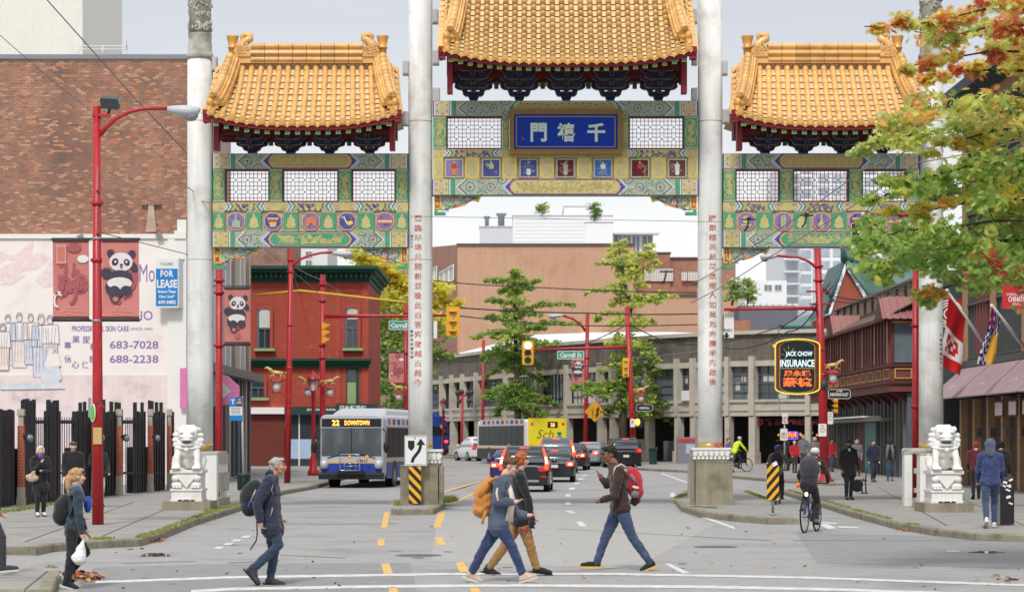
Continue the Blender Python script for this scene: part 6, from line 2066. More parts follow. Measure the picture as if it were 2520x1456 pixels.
def panda_banner(name,label,x0,x1,y0,y1,y,panda=True,group='street banners with a bear',writing=True):
 t=thing(name,P((x0+x1)/2,y1,y),label,'banner',group)
 X0,X1,Z0,Z1=PX(x0,y),PX(x1,y),PZ(y1,y),PZ(y0,y)
 W,H=X1-X0,Z1-Z0
 f=lambda u,v:Vector((X0+u*W,y+.03*math.sin(v*4+u),Z0+v*H))
 b=MB()
 n=8
 for i in range(n):
  b.add([f(0,i/n),f(1,i/n),f(1,(i+1)/n),f(0,(i+1)/n)],[(0,1,2,3)],m_bann,True)
  b.add([f(0,i/n)+YA*.012,f(1,i/n)+YA*.012,f(1,(i+1)/n)+YA*.012,f(0,(i+1)/n)+YA*.012],[(3,2,1,0)],m_bann,True)
 c=b.build('cloth',t)
 lf=[0]
 def shp(pts,mat):
  lf[0]+=.0022
  b.poly([f(u,v)-YA*(.004+lf[0])for u,v in pts],mat)
 def ell(u,v,ru,rv,mat,n=16,a=0.0):shp([(u+ru*math.cos(2*PI*k/n)*math.cos(a)-rv*math.sin(2*PI*k/n)*math.sin(a)*H/W,v+ru*math.cos(2*PI*k/n)*math.sin(a)*W/H+rv*math.sin(2*PI*k/n)*math.cos(a))for k in range(n)],mat)
 b=MB()
 shp([(0,.965),(1,.965),(1,1),(0,1)],m_mard)
 shp([(0,0),(1,0),(1,.04),(0,.04)],m_mard)
 rr=random.Random(int(x0))
 for _ in range(7):ribbon(b,[(X0+q[0]*W,Z0+q[1]*H)for q in spiral(rr.uniform(.2,.8),rr.uniform(.15,.9),.16,.9,rr.uniform(0,6),9)],W*.09,m_bann2 if panda else m_bann2,(0,y-.004-.0015*_,0),XA,ZA,.002)
 if panda:
  lf[0]=.012
  ell(.42,.40,.34,.13,m_bannd);ell(.24,.83,.10,.05,m_bannd);ell(.82,.82,.10,.05,m_bannd);ell(.86,.66,.10,.07,m_bannd,a=.5);ell(.12,.58,.16,.07,m_bannd)
  ell(.52,.72,.32,.12,m_bannw);ell(.36,.72,.09,.05,m_bannd,a=-.5);ell(.68,.715,.08,.045,m_bannd,a=.5);ell(.37,.725,.03,.016,m_bannw);ell(.67,.722,.03,.016,m_bannw);ell(.53,.685,.045,.014,m_bannd);ell(.53,.655,.04,.008,m_bannd)
  ell(.50,.52,.34,.10,m_bannd);ell(.48,.455,.34,.075,m_bannw);ell(.34,.34,.17,.085,m_bannd);ell(.66,.36,.16,.065,m_bannd);ell(.36,.27,.14,.06,m_bannd);ell(.37,.255,.08,.03,m_bang)
 else:
  lf[0]=.012
  ell(.72,.42,.26,.10,m_bann2);ell(.84,.76,.16,.05,m_bannw);ell(.6,.9,.2,.06,m_bann2)
  shp([(.10,.70),(.38,.70),(.38,.94),(.10,.94)],m_bannl);shp([(.14,.73),(.34,.73),(.34,.91),(.14,.91)],m_bang)
  ribbon(b,[(X0+W*u,Z0+H*v)for u,v in((.0,.30),(.12,.33),(.25,.30))],W*.05,m_bannw,(0,y-.03,0),XA,ZA,.003)
  ribbon(b,[(X0+W*q[0],Z0+H*q[1])for q in spiral(.14,.2,.16,.6,1.0,10)],W*.05,m_bannw,(0,y-.03,0),XA,ZA,.003)
 b.build('banner_print',c)
 if writing:
  b=MB()
  for s,v,h in(('VANCOUVER',.155,.022),('CHINATOWN',.115,.032),('since a.d. 1885',.075,.02)):b.text(s,f(.56,v)-YA*.04,XA,ZA,h=h*H,w=W*(.62 if h>.03 else.42),mat=m_bannl,mirror=True,res=1)
  b.build('banner_lettering',c)
 b=MB()
 for v in(0,1):b.tube([f(-.04,v),f(1.04,v)],.018,6,m_dk)
 b.build('banner_rod',t)
 return t
def horse_lantern(label,px,ytop,ybot,y,side):
 """gilded horse standing on a red-roofed lantern that hangs off a pole"""
 t=thing('horse_lantern',P(px,ybot,y),label,'street lantern','lanterns topped by gilded horses')
 s=(ybot-ytop)/FPX*y
 c=P(px,ybot,y)
 b=MB()
 def q(u,v,w=0):return c+Vector((u*s*side,w*s,v*s))
 b.tube([q(-.26,.74),q(.0,.77),q(.20,.80)],[.07*s,.085*s,.075*s],8,m_hgold)
 b.tube([q(.18,.82),q(.30,.92),q(.36,.97)],[.07*s,.055*s,.04*s],7,m_hgold);b.tube([q(.34,.98),q(.47,.93)],[.045*s,.025*s],7,m_hgold)
 for u,w,k in((-.24,.04,-.08),(-.2,-.04,.06),(.17,.04,.10),(.14,-.04,-.06)):b.tube([q(u,.72,w),q(u+k*.6,.63,w),q(u+k*1.3,.57,w)],[.035*s,.024*s,.02*s],5,m_hgold)
 b.tube([q(-.3,.78),q(-.42,.76),q(-.46,.64)],[.03*s,.04*s,.015*s],5,m_hgold)
 for k in range(5):b.sphere(q(.2+.04*k,.9+.02*k),.035*s,m_hgold,6,4)
 b.build('horse',t)
 b=MB();b.lathe(c,[(.30*s,.44*s),(.29*s,.47*s),(.14*s,.55*s),(.05*s,.57*s)],6,m_rpole,smooth=False);b.lathe(c,[(.17*s,.0),(.2*s,.03*s),(.17*s,.07*s)],6,m_rpole,smooth=False);b.tube([c+ZA*s*.52,c-XA*side*s*.55+ZA*s*.52],.03*s,6,m_rpole);b.build('lantern_cap',t)
 b=MB();b.lathe(c,[(.15*s,.07*s),(.16*s,.26*s),(.15*s,.44*s)],8,m_opal);b.build('lantern_glass',t)
 return t
m_hgold=M('gilding',(220,190,120),0.45,var=0.2,scale=12,metal=.15)
m_opal=M('opal_glass',(228,226,222),0.4,var=.04)
def signal(t,x0,x1,y0,y1,y,front=False,lit=None):
 X0,X1,Z0,Z1=PX(x0,y),PX(x1,y),PZ(y1,y),PZ(y0,y)
 b=MB()
 w=X1-X0
 b.prism([(a+(X0+X1)/2,c+(Z0+Z1)/2)for a,c in rrect(w,Z1-Z0,w*.12)],(0,y,0),XA,ZA,.18,m_sigy)
 o=b.build('signal_head',t)
 b=MB()
 if front:
  for k,mt in enumerate((m_lenson if lit==0 else m_lensd,m_lensd,m_lensg)):
   cz=lerp(Z1,Z0,(k+.5)/3*.92+.04)
   b.cyl(((X0+X1)/2,y-.03,cz),((X0+X1)/2,y-.002,cz),w*.3,n=14,mat=mt)
   b.tube([((X0+X1)/2+w*.34*math.cos(a),y-.2,cz+w*.34*math.sin(a))for a in[PI*j/8 for j in range(9)]],.02,5,m_sigy)
 else:
  for k in range(3):
   cz=lerp(Z1,Z0,(k+.5)/3)
   b.lathe(((X0+X1)/2,y-.02,cz),[(w*.3,-.02),(w*.28,.02),(w*.1,.06)],10,m_sigy)
  b.tube([((X0+X1)/2,y-.05,Z0+.1),((X0+X1)/2,y-.06,Z1-.1)],.03,6,m_galv)
 b.build('signal_detail',o)
 return o
def side_signal(t,px,y0,y1,y,w,sx=1):
 b=MB()
 for k in range(3):
  c=P(px,lerp(y0,y1,(k+.5)/3),y)
  h=(y1-y0)/FPX*y/3
  b.box(c.x-w*.5,c.x+w*.1,c.y-.15,c.y+.15,c.z-h*.46,c.z+h*.46,m_sigy)
  b.prism([(0,h*.35),(w*.9,h*.2),(w*.9,h*.05),(0,-h*.3)]if sx>0 else[(0,-h*.3),(-w*.9,h*.05),(-w*.9,h*.2),(0,h*.35)],(c.x+w*.1*sx,c.y-.12,c.z),XA,ZA,-.24,m_sigy)
 b.build('signal_head',t)
def plate(name,parent,x0,x1,y0,y1,y,mat,th=.02,r=0.0,border=None):
 X0,X1,Z0,Z1=PX(x0,y),PX(x1,y),PZ(y1,y),PZ(y0,y)
 b=MB()
 b.prism([(a+(X0+X1)/2,c+(Z0+Z1)/2)for a,c in rrect(X1-X0,Z1-Z0,max(r,.004))],(0,y,0),XA,ZA,th,mat,m_galv)
 o=b.build(name,parent)
 if border:
  b=MB();pr=rrect((X1-X0)*.95,(Z1-Z0)*.93,max(r,.004));ribbon(b,[(a+(X0+X1)/2,c+(Z0+Z1)/2)for a,c in pr+pr[:1]],(X1-X0)*.02,border,(0,y,0),XA,ZA,.003);b.build('border',o)
 return o
YL=GY(1290,.14)
lp=pole('lamp_post','tall red street lamp post with two banners and a floodlight on the left pavement',241,YL,262,.122,.080,238,collars=(500,640,1000),cat='lamp post')
b=MB();tubepx(b,[(246,332),(262,312),(285,292),(318,275),(355,267),(418,267)],YL,[.06,.05,.045,.042,.04,.035],m_rpole);b.build('arm',lp)
cobra(lp,412,493,270,YL)
b=MB();b.box(PX(229,YL),PX(271,YL),YL-.08,YL+.08,PZ(288,YL),PZ(281,YL),m_rpole);b.build('bracket',lp)
b=MB();c=P(271,253,YL);b.obox(c,(1,0,-.06),(0,1,.35),(0,-.35,1),.36,.26,.22,m_dk);b.obox(c+Vector((0,.02,.05)),(1,0,-.06),(0,1,.35),(0,-.35,1),.40,.27,.08,m_galv);b.tube([c-ZA*.1,P(266,282,YL)],.035,8,m_dk);b.build('floodlight',lp)
b=MB()
for py in(587,789):b.tube([P(128,py,YL),P(344,py,YL)],.018,8,m_dk);b.cyl(P(239,py+3,YL),P(239,py-3,YL),.105,n=14,mat=m_galv)
b.build('banner_arm',lp)
YB2=YL-.06
panda_banner('street_banner','terracotta banner with swirls and a pale stamp, left of the tall red lamp post',130,219,590,786,YB2,False)
panda_banner('street_banner','terracotta banner with a large bear, right of the tall red lamp post',251,342,590,786,YB2)
b=MB();yy=YL-.14;b.box(PX(229,yy),PX(250,yy),yy,yy+.02,PZ(1092,yy),PZ(1051,yy),M('plywood',(206,172,116),.8,var=.1));b.build('notice_board',lp)
b=MB();yy=YL-.1;b.prism([(.11*math.cos(a),.19*math.sin(a))for a in[2*PI*k/20 for k in range(20)]],P(227,1015,yy),Vector((.6,-.8,0)),ZA,.02,m_flagw);b.prism([(.095*math.cos(a),.17*math.sin(a))for a in[2*PI*k/20 for k in range(20)]],P(227,1015,yy)-YA*.01,Vector((.6,-.8,0)),ZA,.005,M('sign_lime',(104,196,80),.5));b.build('round_sign',lp)
b=MB();b.box(PX(217,YL),PX(224,YL),YL,YL+.02,PZ(1026,YL),PZ(978,YL),m_galv);b.build('back_sign',lp)
b=MB()
for py in(470,575,990):b.sphere(P(240,py,YL-.1),.03,m_dk,8,6)
b.tube([P(240,410,YL-.09),P(238,575,YL-.1)],.006,5,m_galv);b.build('cable_clamp',lp)
# 2 red pole behind the left lion
p2=pole('banner_pole','red pole carrying a bear banner between the left gate column and the slate shop',538,74,612,.105,.1,540,collars=(690,720,850))
b=MB()
for py in(704,849):b.tube([P(522,py,74),P(617,py,74)],.02,8,m_dk)
b.build('banner_arm',p2)
panda_banner('street_banner','bear banner on the red pole in front of the slate shop',553,615,708,846,73.95)
# 3 red street light beside the red house
Y3=95.7
p3=pole('lamp_post','red street light pole at the kerb left of the front bus, with a curved arm',707,Y3,560,.13,.085,717,collars=(640,668,800,905,1000),cat='lamp post')
b=MB();tubepx(b,[(720,655),(735,640),(760,629),(790,622),(820,621)],Y3,.05,m_rpole);b.build('arm',p3)
cobra(p3,818,868,623,Y3)
horse_lantern('gilded horse lantern on the red street light pole left of the front bus',681,902,966,Y3,-1)
# 4 traffic signal pole with a long mast arm
Y4=112
p4=pole('signal_pole','red signal pole behind the front bus, its mast arm reaching past the column',793,Y4,676,.13,.12,794,collars=(700,740,850,880),cat='signal pole')
b=MB();tubepx(b,[(800,778),(900,777),(1000,777),(1100,776)],Y4,[.1,.085,.07,.06],m_rpole);b.build('mast_arm',p4)
side_signal(p4,799,793,845,Y4-.2,.26)
signal(p4,1098,1131,754,826,Y4-.2)
b=MB();b.box(PX(1067,Y4),PX(1076,Y4),Y4-.1,Y4-.08,PZ(832,Y4),PZ(790,Y4),m_trimw);b.build('back_sign',p4)
sg=plate('street_sign',p4,956,1024,789,811,Y4-.3,m_siggreen,border=m_trimw)
sgt(sg,'Carrall St',990,800,13,Y4-.307,m_trimw,58,.03)
horse_lantern('gilded horse lantern on the signal pole, right of the red post lamp',812,925,977,111.6,1);horse_lantern('gilded horse lantern hidden halfway behind the red post lamp',757,925,977,113,-1)
# 5 black utility pole
Y5=134
p5=pole('utility_pole','black leaning utility pole in front of the red house',733,Y5,715,.22,.14,741,mat=m_blk,collars=(),cat='utility pole',base=False)
b=MB();b.lathe(p5.location,[(.7,0),(.4,.15),(.24,.6)],10,m_blk);b.build('pole_base',p5)
b=MB();tubepx(b,[(742,838),(770,828),(790,824)],Y5,.07,m_blk);b.tube([P(742,745,Y5),P(752,738,Y5)],.05,6,m_blk);b.build('bracket',p5)
b=MB();b.loft([[P(754,741,Y5)+Vector((0,s,0))for s in(-.2,.2)]+[P(771,741,Y5)+Vector((0,s,0))for s in(.2,-.2)],[P(758,731,Y5)+Vector((0,s,0))for s in(-.1,.1)]+[P(768,731,Y5)+Vector((0,s,0))for s in(.1,-.1)]],m_lum,smooth=False);b.build('lamp_head',p5)
sg=plate('street_sign',p5,758,783,824,843,Y5-.3,m_siggreen,border=m_trimw);sgt(sg,'W Pender St',770.5,833.5,8,Y5-.31,m_trimw,20,.02)
b=MB();b.cyl(P(739,722,Y5),P(739,700,Y5),.12,n=8,mat=m_blk);b.build('insulator',p5)
# 6 post-top lanterns
def post_lamp(label,px,yb,ytop,y):
 t=thing('post_lamp',Vector((PX(px,y),y,gz(y)+.13)),label,'street lamp','red post-top lanterns')
 c=t.location.copy();H=PZ(ytop,y)-c.z;k=H/4.7
 b=MB();b.lathe(c,[(.26*k,0),(.26*k,.2*k),(.18*k,.35*k),(.15*k,.8*k),(.09*k,1.0*k),(.085*k,H-.95*k),(.13*k,H-.9*k)],14,m_rpole);b.build('shaft',t)
 b=MB();b.lathe(c,[(.14*k,H-.88*k),(.22*k,H-.42*k)],8,m_opal,smooth=False);g=b.build('lantern_glass',t)
 b=MB()
 for j in range(6):
  a=2*PI*j/6;b.bar(c+Vector((.15*k*math.cos(a),.15*k*math.sin(a),H-.9*k)),c+Vector((.235*k*math.cos(a),.235*k*math.sin(a),H-.42*k)),.025*k,.025*k,m_rpole)
 b.build('lantern_bar',t)
 b=MB();b.lathe(c,[(.33*k,H-.44*k),(.32*k,H-.36*k),(.22*k,H-.2*k),(.08*k,H-.1*k),(.04*k,H)],14,m_rpole);b.build('lantern_cap',t)
 return t
post_lamp('red post lantern on the pavement just left of the front bus',771,1170,912,109)
post_lamp('small red post lantern behind the column and the blue bus',1091,1125,978,176)
post_lamp('red post lantern rising above the roof of the yellow backed bus',1316,1130,966,160)
# 7-11 poles farther down the street
p7=pole('banner_pole','red banner pole half hidden behind the inner left gate column',997,125,745,.12,.1,999,collars=(770,800,868))
panda_banner('street_banner','faded terracotta banner peeping out left of the inner left gate column',957,994,866,944,124.8,False,writing=False)
horse_lantern('gilded horse lantern under the faded banner beside the inner left column',981,942,986,124.5,-1)
p8=pole('signal_pole','thin red pole with a cluster of small signals beyond the white smart car',1135,163,968,.09,.09,1138,cat='signal pole')
b=MB();b.tube([P(1122,972,163),P(1160,972,163)],.08,6,m_rpole)
b.build('cross_arm',p8)
for dx,dy in((-12,-6),(-2,-8),(14,-6),(22,-7),(-8,14),(16,14)):
 b=MB();b.sphere(P(1138+dx,972+dy,163),.18,m_dk,8,6);b.build('camera_lamp',p8)
p9=pole('pole','plain red pole beyond the left ginkgo tree',1187,170,836,.12,.11,1190)
p12=pole('lamp_post','red street light pole between the two ginkgo trees with its lamp reaching left',1440,150,772,.14,.12,1446,cat='lamp post',collars=(880,))
b=MB();tubepx(b,[(1441,814),(1428,797),(1408,783),(1384,776)],150,.08,m_rpole);b.build('arm',p12)
cobra(p12,1388,1349,776,150)
panda_banner('street_banner','small bear banner on the red light pole between the ginkgo trees',1407,1438,879,946,149.8,writing=False)
wd=thing('warning_sign',P(1460,1040,149.5),'yellow diamond lane warning sign on the red pole among the ginkgo leaves','sign')
b=MB();r=26/FPX*149.5;b.prism([(0,-r),(r,0),(0,r),(-r,0)],P(1464,1012,149.4),XA,ZA,.04,m_sigy);b.build('sign_plate',wd)
b=MB();b.bar(P(1458,1022,149.3),P(1458,1002,149.3),.1,.02,m_blk);b.tube([P(1466,1022,149.3),P(1472,1014,149.3),P(1468,1008,149.3),P(1474,1001,149.3)],.045,5,m_blk);b.build('symbol',wd)
Y13=138
p13=pole('signal_pole','red leaning signal pole in front of the right ginkgo, carrying a street sign',1561,Y13,755,.17,.13,1543,cat='signal pole',collars=())
b=MB();tubepx(b,[(1548,854),(1480,855),(1400,857),(1312,860)],Y13,[.09,.08,.07,.06],m_rpole);b.build('mast_arm',p13)
signal(p13,1285,1313,838,897,Y13-.3,True,0)
signal(p13,1532,1548,880,927,Y13-.4)
sg=plate('street_sign',p13,1371,1438,863,883,Y13-.3,m_siggreen,border=m_trimw);sgt(sg,'Carrall St',1404.5,873,12,Y13-.31,m_trimw,54,.03)
sg=plate('alley_sign',p13,1565,1607,994,1012,Y13-.5,m_blk,r=.12,border=m_trimw);sgt(sg,'CARRALL',1586,1003,6,Y13-.51,m_trimw,26,.02)
sg=plate('small_sign',p13,1551,1563,1030,1050,Y13-.5,m_trimw);sgt(sg,'P',1557,1039,8,Y13-.51,m_pred)
b=MB();b.box(PX(1564,Y13),PX(1582,Y13),Y13-.4,Y13-.2,PZ(1052,Y13),PZ(1024,Y13),m_blk);o=b.build('walk_signal',p13)
b=MB();b.sphere(P(1569,1038,Y13-.42),(.14,.03,.2),M('walk_lamp',(255,150,60),.4,emit=2.5),10,6);b.build('walk_lamp',o)
horse_lantern('gilded horse lantern on the leaning red pole beside the right ginkgo',1578,948,990,Y13-.5,1)
horse_lantern('gilded horse lantern among the leaves left of the right ginkgo',1480,950,990,149.6,1)
# 14 the heavy red pole of the right corner
Y14=99.5
p14=pole('signal_pole','heavy red corner pole carrying the dark insurance sign and two arms',2031,Y14,560,.2,.135,2010,cat='signal pole',base=True,collars=(655,690,860))
b=MB();tubepx(b,[(2012,760),(1960,758),(1900,759),(1782,761)],Y14,[.09,.08,.07,.06],m_rpole);b.build('mast_arm',p14)
b=MB();tubepx(b,[(2009,658),(1990,643),(1965,633),(1908,629)],Y14,.055,m_rpole);b.build('arm',p14)
cobra(p14,1912,1870,630,Y14)
b=MB()
for py,x0,x1 in((717,1985,2042),(748,1993,2046)):b.box(PX(x0,Y14),PX(x1,Y14),Y14-.1,Y14+.1,PZ(py+2,Y14),PZ(py-2,Y14),m_rpole)
for x,y in((2036,720),(2044,728),(2030,712),(2040,752)):b.sphere(P(x,y,Y14),.09,m_dk,8,6);b.tube([P(x,y,Y14),P(x+14,y-18,Y14)],.03,5,m_dk)
b.build('cross_arm',p14)
b=MB()
for py in(920,985,1010,1022):b.cyl(P(lerp(2010,2031,(py-560)/625),py+1,Y14),P(lerp(2010,2031,(py-560)/625),py-1,Y14),.175,n=14,mat=m_galv)
b.build('sign_strap',p14)
sg=plate('alley_sign',p14,2037,2094,957,981,Y14-.2,m_blk,r=.1,border=m_trimw);sgt(sg,'SHANGHAI ALLEY',2065,970,8,Y14-.21,m_trimw,46,.03);sgt(sg,'上海巷',2065,962,5,Y14-.21,m_trimw)
for q in((2014,2034,1042,1073),(2037,2050,1013,1043)):
 sg=plate('small_sign',p14,*q,Y14-.25,m_trimw,r=.03);sgt(sg,'NO',(q[0]+q[1])/2,q[2]+5,4,Y14-.26,m_pred);
 b=MB();c=P((q[0]+q[1])/2,(q[2]+q[3])/2,Y14-.26);ribbon(b,[(c.x+.08*math.cos(a),c.z+.08*math.sin(a))for a in[2*PI*k/14 for k in range(15)]],.02,m_pred,(0,c.y,0),XA,ZA,.002);b.build('symbol',sg)
side_signal(p14,2060,980,1017,Y14+8,.24,-1)
b=MB();b.sphere(P(2028,945,Y14-.2),(.16,.14,.2),m_dk,10,8);b.build('round_lamp',p14)
horse_lantern('gilded horse lantern on the heavy red corner pole at right',2050,884,944,Y14-.1,1)
hs=plate('lane_sign',p14,1782,1806,769,831,Y14+.2,m_trimw);sgt(hs,'ENDS',1791,812,7,Y14+.19,m_dk,22);b=MB();b.prism([(-.05,.1),(-.05,0),(-.13,0),(0,-.15),(.13,0),(.05,0),(.05,.1)][::-1],P(1788,824,Y14+.185),XA,ZA,.005,m_blk);b.build('symbol',hs)
# 15 pole behind the outer right column
pole('banner_pole','red pole just left of the outer right gate column',2252,73.5,640,.1,.09,2253,collars=(800,1000))
pb=pole('banner_pole','red banner pole just outside the right edge carrying the red street banner',2606,60.0,560,.1,.09)
b=MB()
for py in(642,758):b.tube([P(2462,py,60.05),P(2606,py,60.05)],.018,6,m_dk)
b.build('banner_arm',pb)
# Jack Chow neon sign
YJ=Y14-.15
m_jb=M('sign_board_dark',(26,42,46),0.5,var=.08);m_jf=M('sign_frame_maroon',(112,56,52),.5,var=.1)
m_nw=M('neon_white',(205,228,236),.4,emit=.45);m_no=M('neon_orange',(240,110,56),.4,emit=.6);m_ny=M('neon_yellow',(236,214,70),.4,emit=.35)
js=thing('insurance_sign',P(1962,970,YJ),'dark hanging neon sign for an insurance office, edged by a yellow neon tube','neon sign')
def jp(u,v):return((PX(1962,YJ)+u*52/FPX*YJ),PZ(902,YJ)+v*66/FPX*YJ)
arch=lambda s,k=1:[jp(-s,-.78*k)]+[jp(s*math.sin(a),-.78*k-.22*math.cos(a))for a in[-1.2+2.4*j/8 for j in range(9)]]+[jp(s,-.78*k)]+[jp(s,.78*k)]+[jp(s*math.sin(a),.78*k+.22*math.cos(a))for a in[1.2-2.4*j/8 for j in range(9)]]+[jp(-s,.78*k)]
b=MB();b.prism(arch(.96),(0,YJ,0),XA,ZA,.3,m_jf);b.build('frame',js)
b=MB();b.prism(arch(.82,.96),(0,YJ-.02,0),XA,ZA,.02,m_jb);pn=b.build('board',js)
b=MB();a_=arch(.83,.965);ribbon(b,a_+a_[:1],.025,m_goldl,(0,YJ-.024,0),XA,ZA,0);ribbon(b,[jp(-.8,-.06),jp(.8,-.06)],.03,m_goldl,(0,YJ-.026,0),XA,ZA,0)
for k in range(8):b.bar(Vector((jp(-.42+.2*math.cos(k*.78),.45+.19*math.sin(k*.78))[0],YJ-.03,jp(0,.45+.19*math.sin(k*.78))[1])),Vector((jp(-.42+.36*math.cos(k*.78),0)[0],YJ-.03,jp(0,.45+.33*math.sin(k*.78))[1])),.03,.02,m_goldl)
b.build('gold_line',pn)
for s,v,h,w,mt in(('JACK CHOW',.46,15,66,m_nw),('INSURANCE',.13,18,84,m_nw),('周永職',-.25,15,66,m_no),('燕梳',-.57,23,72,m_no)):
 b=MB();u,z=jp(.08 if v>.4 else 0,v);b.text(s,(u,YJ-.035,z),XA,ZA,h=h/FPX*YJ,w=w/FPX*YJ,mat=mt,bold=.025);b.build('neon_lettering',js)
b=MB();a_=arch(1.05,1.03);b.tube([Vector((u,YJ-.08,v))for u,v in a_+a_[:1]],.03,6,m_ny);b.tube([Vector((u,YJ-.08,v))for u,v in(jp(-1.05,.66),jp(-1.16,.82),jp(-1.0,.80))],.03,6,m_ny);b.build('neon_border',js)
# signs on the islands
ky=YG-.95
kr=thing('keep_right_sign',G(1021,1240,.15),'white keep right sign with a black curving arrow over a striped hazard board','traffic sign')
b=MB();b.tube([kr.location,P(1021,1075,ky)],.03,8,m_galv);b.build('post',kr)
sg=plate('sign_plate',kr,995,1051.5,1071,1145,ky,m_sgn,r=.04,border=m_dk)
b=MB();y=ky-.004
b.prism([(0,0),(.05,.04),(.085,.10),(.09,.27),(-.09,.27),(-.085,.10),(-.05,.04)],(PX(1012,y),y,PZ(1108.5,y)),XA,ZA,.003,m_blk)
ribbon(b,[(PX(a,y),PZ(c,y))for a,c in((1014,1137),(1017,1127),(1024,1118),(1031,1109),(1034,1101),(1035,1091))],.08,m_blk,(0,y,0),XA,ZA,.003)
b.prism([(-.12,0),(.12,0),(0,.17)],(PX(1035.5,y),y,PZ(1094,y)),XA,ZA,.003,m_blk);b.build('symbol',sg)
def hazard(parent,x0,x1,y0,y1,y,rise):
 X0,X1,Z0,Z1=PX(x0,y),PX(x1,y),PZ(y1,y),PZ(y0,y)
 b=MB();b.box(X0,X1,y,y+.015,Z0,Z1,m_sigy);o=b.build('hazard_board',parent)
 W,H=X1-X0,Z1-Z0
 p=H/3.7
 for k in range(-2,6):
  b=MB();z=Z0+k*p
  q=[(X0,z),(X1,z+rise),(X1,z+rise+p*.5),(X0,z+p*.5)]
  def clip(q,lo,hi):
   out=[]
   for zc,keep in((lo,1),(hi,-1)):
    out=[]
    for i in range(len(q)):
     a,c=q[i],q[(i+1)%len(q)]
     ia,ic=(a[1]-zc)*keep>=0,(c[1]-zc)*keep>=0
     if ia:out.append(a)
     if ia!=ic:
      t=(zc-a[1])/(c[1]-a[1]);out.append((a[0]+(c[0]-a[0])*t,zc))
    q=out
    if not q:return q
   return q
  q=clip(q,Z0,Z1)
  if len(q)>2:b.poly([(u,y-.003,v)for u,v in q],m_blk);b.build('hazard_stripe',o)
hazard(kr,1006,1036,1147,1238,ky,-.34)
yh=GY(1268,.15)
hz2=thing('hazard_marker',G(1902,1268,.15),'yellow and black striped hazard board on a thin post on the right island','traffic sign')
b=MB();b.tube([hz2.location,P(1902,1140,yh)],.03,8,m_galv);b.cyl(hz2.location,hz2.location+ZA*.06,.05,n=8,mat=m_galv);b.build('post',hz2)
hazard(hz2,1887,1917,1137,1230,yh-.06,.33)
b=MB();b.add([P(1900,1140,yh-.08),P(1910,1133,yh-.08),P(1914,1142,yh-.08),P(1904,1148,yh-.08)],[(3,2,1,0)],m_trimw);b.build('sticker',hz2)
# parking sign post, bus stop, bins
pk=pole('parking_sign','thin grey post with two small white parking signs in front of the dark shop',1931,GY(1158,.13),1015,.05,.045,mat=m_galv,cat='traffic sign',base=False)
for q in((1925,1939,1016,1042),(1920,1938,1054,1083)):
 y=GY(1158,.13)-.1;sg=plate('sign_plate',pk,*q,y,m_trimw,r=.04);b=MB();c=P((q[0]+q[1])/2,(q[2]+q[3])/2+2,y-.01);ribbon(b,[(c.x+.13*math.cos(a),c.z+.13*math.sin(a))for a in[2*PI*k/14 for k in range(15)]],.03,m_pred,(0,c.y,0),XA,ZA,.002);b.text('P',c,XA,ZA,h=.14,mat=m_blk);b.build('symbol',sg)
b=MB();yb=GY(1158,.13)+.3;b.lathe((PX(1938,yb),yb,gz(yb)+.13),[(.06,0),(.06,1.0),(.13,1.05),(.14,1.35),(.1,1.5)],10,m_dk);tag(b.build('parking_meter'),'dark parking meter beside the parking sign post','parking meter')
ybs=90.0
bs=pole('bus_stop','bus stop pole with a blue and white timetable sign near the green litter bin',600,ybs,975,.05,.045,595,mat=m_galv,cat='bus stop',base=False)
y=ybs-.08
sg=plate('sign_plate',bs,565,596,977,1034,y,m_sgn,r=.03)
b=MB();b.box(PX(565,y),PX(581,y),y-.008,y-.002,PZ(1000,y),PZ(977,y),m_sgb);b.box(PX(581,y),PX(596,y),y-.008,y-.002,PZ(1000,y),PZ(977,y),m_navy);b.box(PX(565,y),PX(596,y),y-.008,y-.002,PZ(1034,y),PZ(1021,y),m_sgb);b.box(PX(583,y),PX(594,y),y-.012,y-.008,PZ(992,y),PZ(988,y),m_sigy);b.build('sign_panel',sg)
sgt(sg,'T',573,988,12,y-.012,m_sgn,None,.03);sgt(sg,'22',589,983,5,y-.012,m_sgn)
b=MB()
for k in range(5):b.box(PX(568,y),PX(592,y),y-.006,y-.002,PZ(1004+k*3.4,y),PZ(1003+k*3.4,y),m_dk)
b.build('timetable',sg)
m_bing=M('bin_green',(38,66,56),.5,var=.1)
yb=GY(1210,.14)
bn=thing('litter_bin',G(600,1210,.14),'dark green slatted litter bin on the left pavement behind the marble rail','litter bin')
c=bn.location.copy();r=.21
b=MB();b.cyl(c+ZA*.1,c+ZA*.55,r*.86,n=18,mat=m_blk)
b.build('liner',bn)
b=MB();b.lathe(c,[(r*1.02,.53),(r*1.06,.55),(r*1.06,.61),(r*.9,.63)],20,m_bing);b.lathe(c,[(r,.06),(r,.1)],20,m_bing);b.box(c.x-r-.12,c.x-r+.05,c.y-.06,c.y+.06,c.z+.45,c.z+.51,m_bing);b.build('rim',bn)
sl=None
for k in range(18):
 a=2*PI*k/18;p=c+Vector((math.cos(a)*r,math.sin(a)*r,0))
 b=MB();b.obox(p+ZA*.32,Vector((-math.sin(a),math.cos(a),0)),Vector((math.cos(a),math.sin(a),0)),ZA,.045,.015,.46,m_bing);b.build('slat',bn)
yb=GY(1292,.14)
bb=thing('street_box',G(2478,1292,.14),'tall black rubbish box covered in stickers beside the man in the blue hooded jacket','litter bin')
X0,X1=PX(2450,yb),PX(2496,yb)
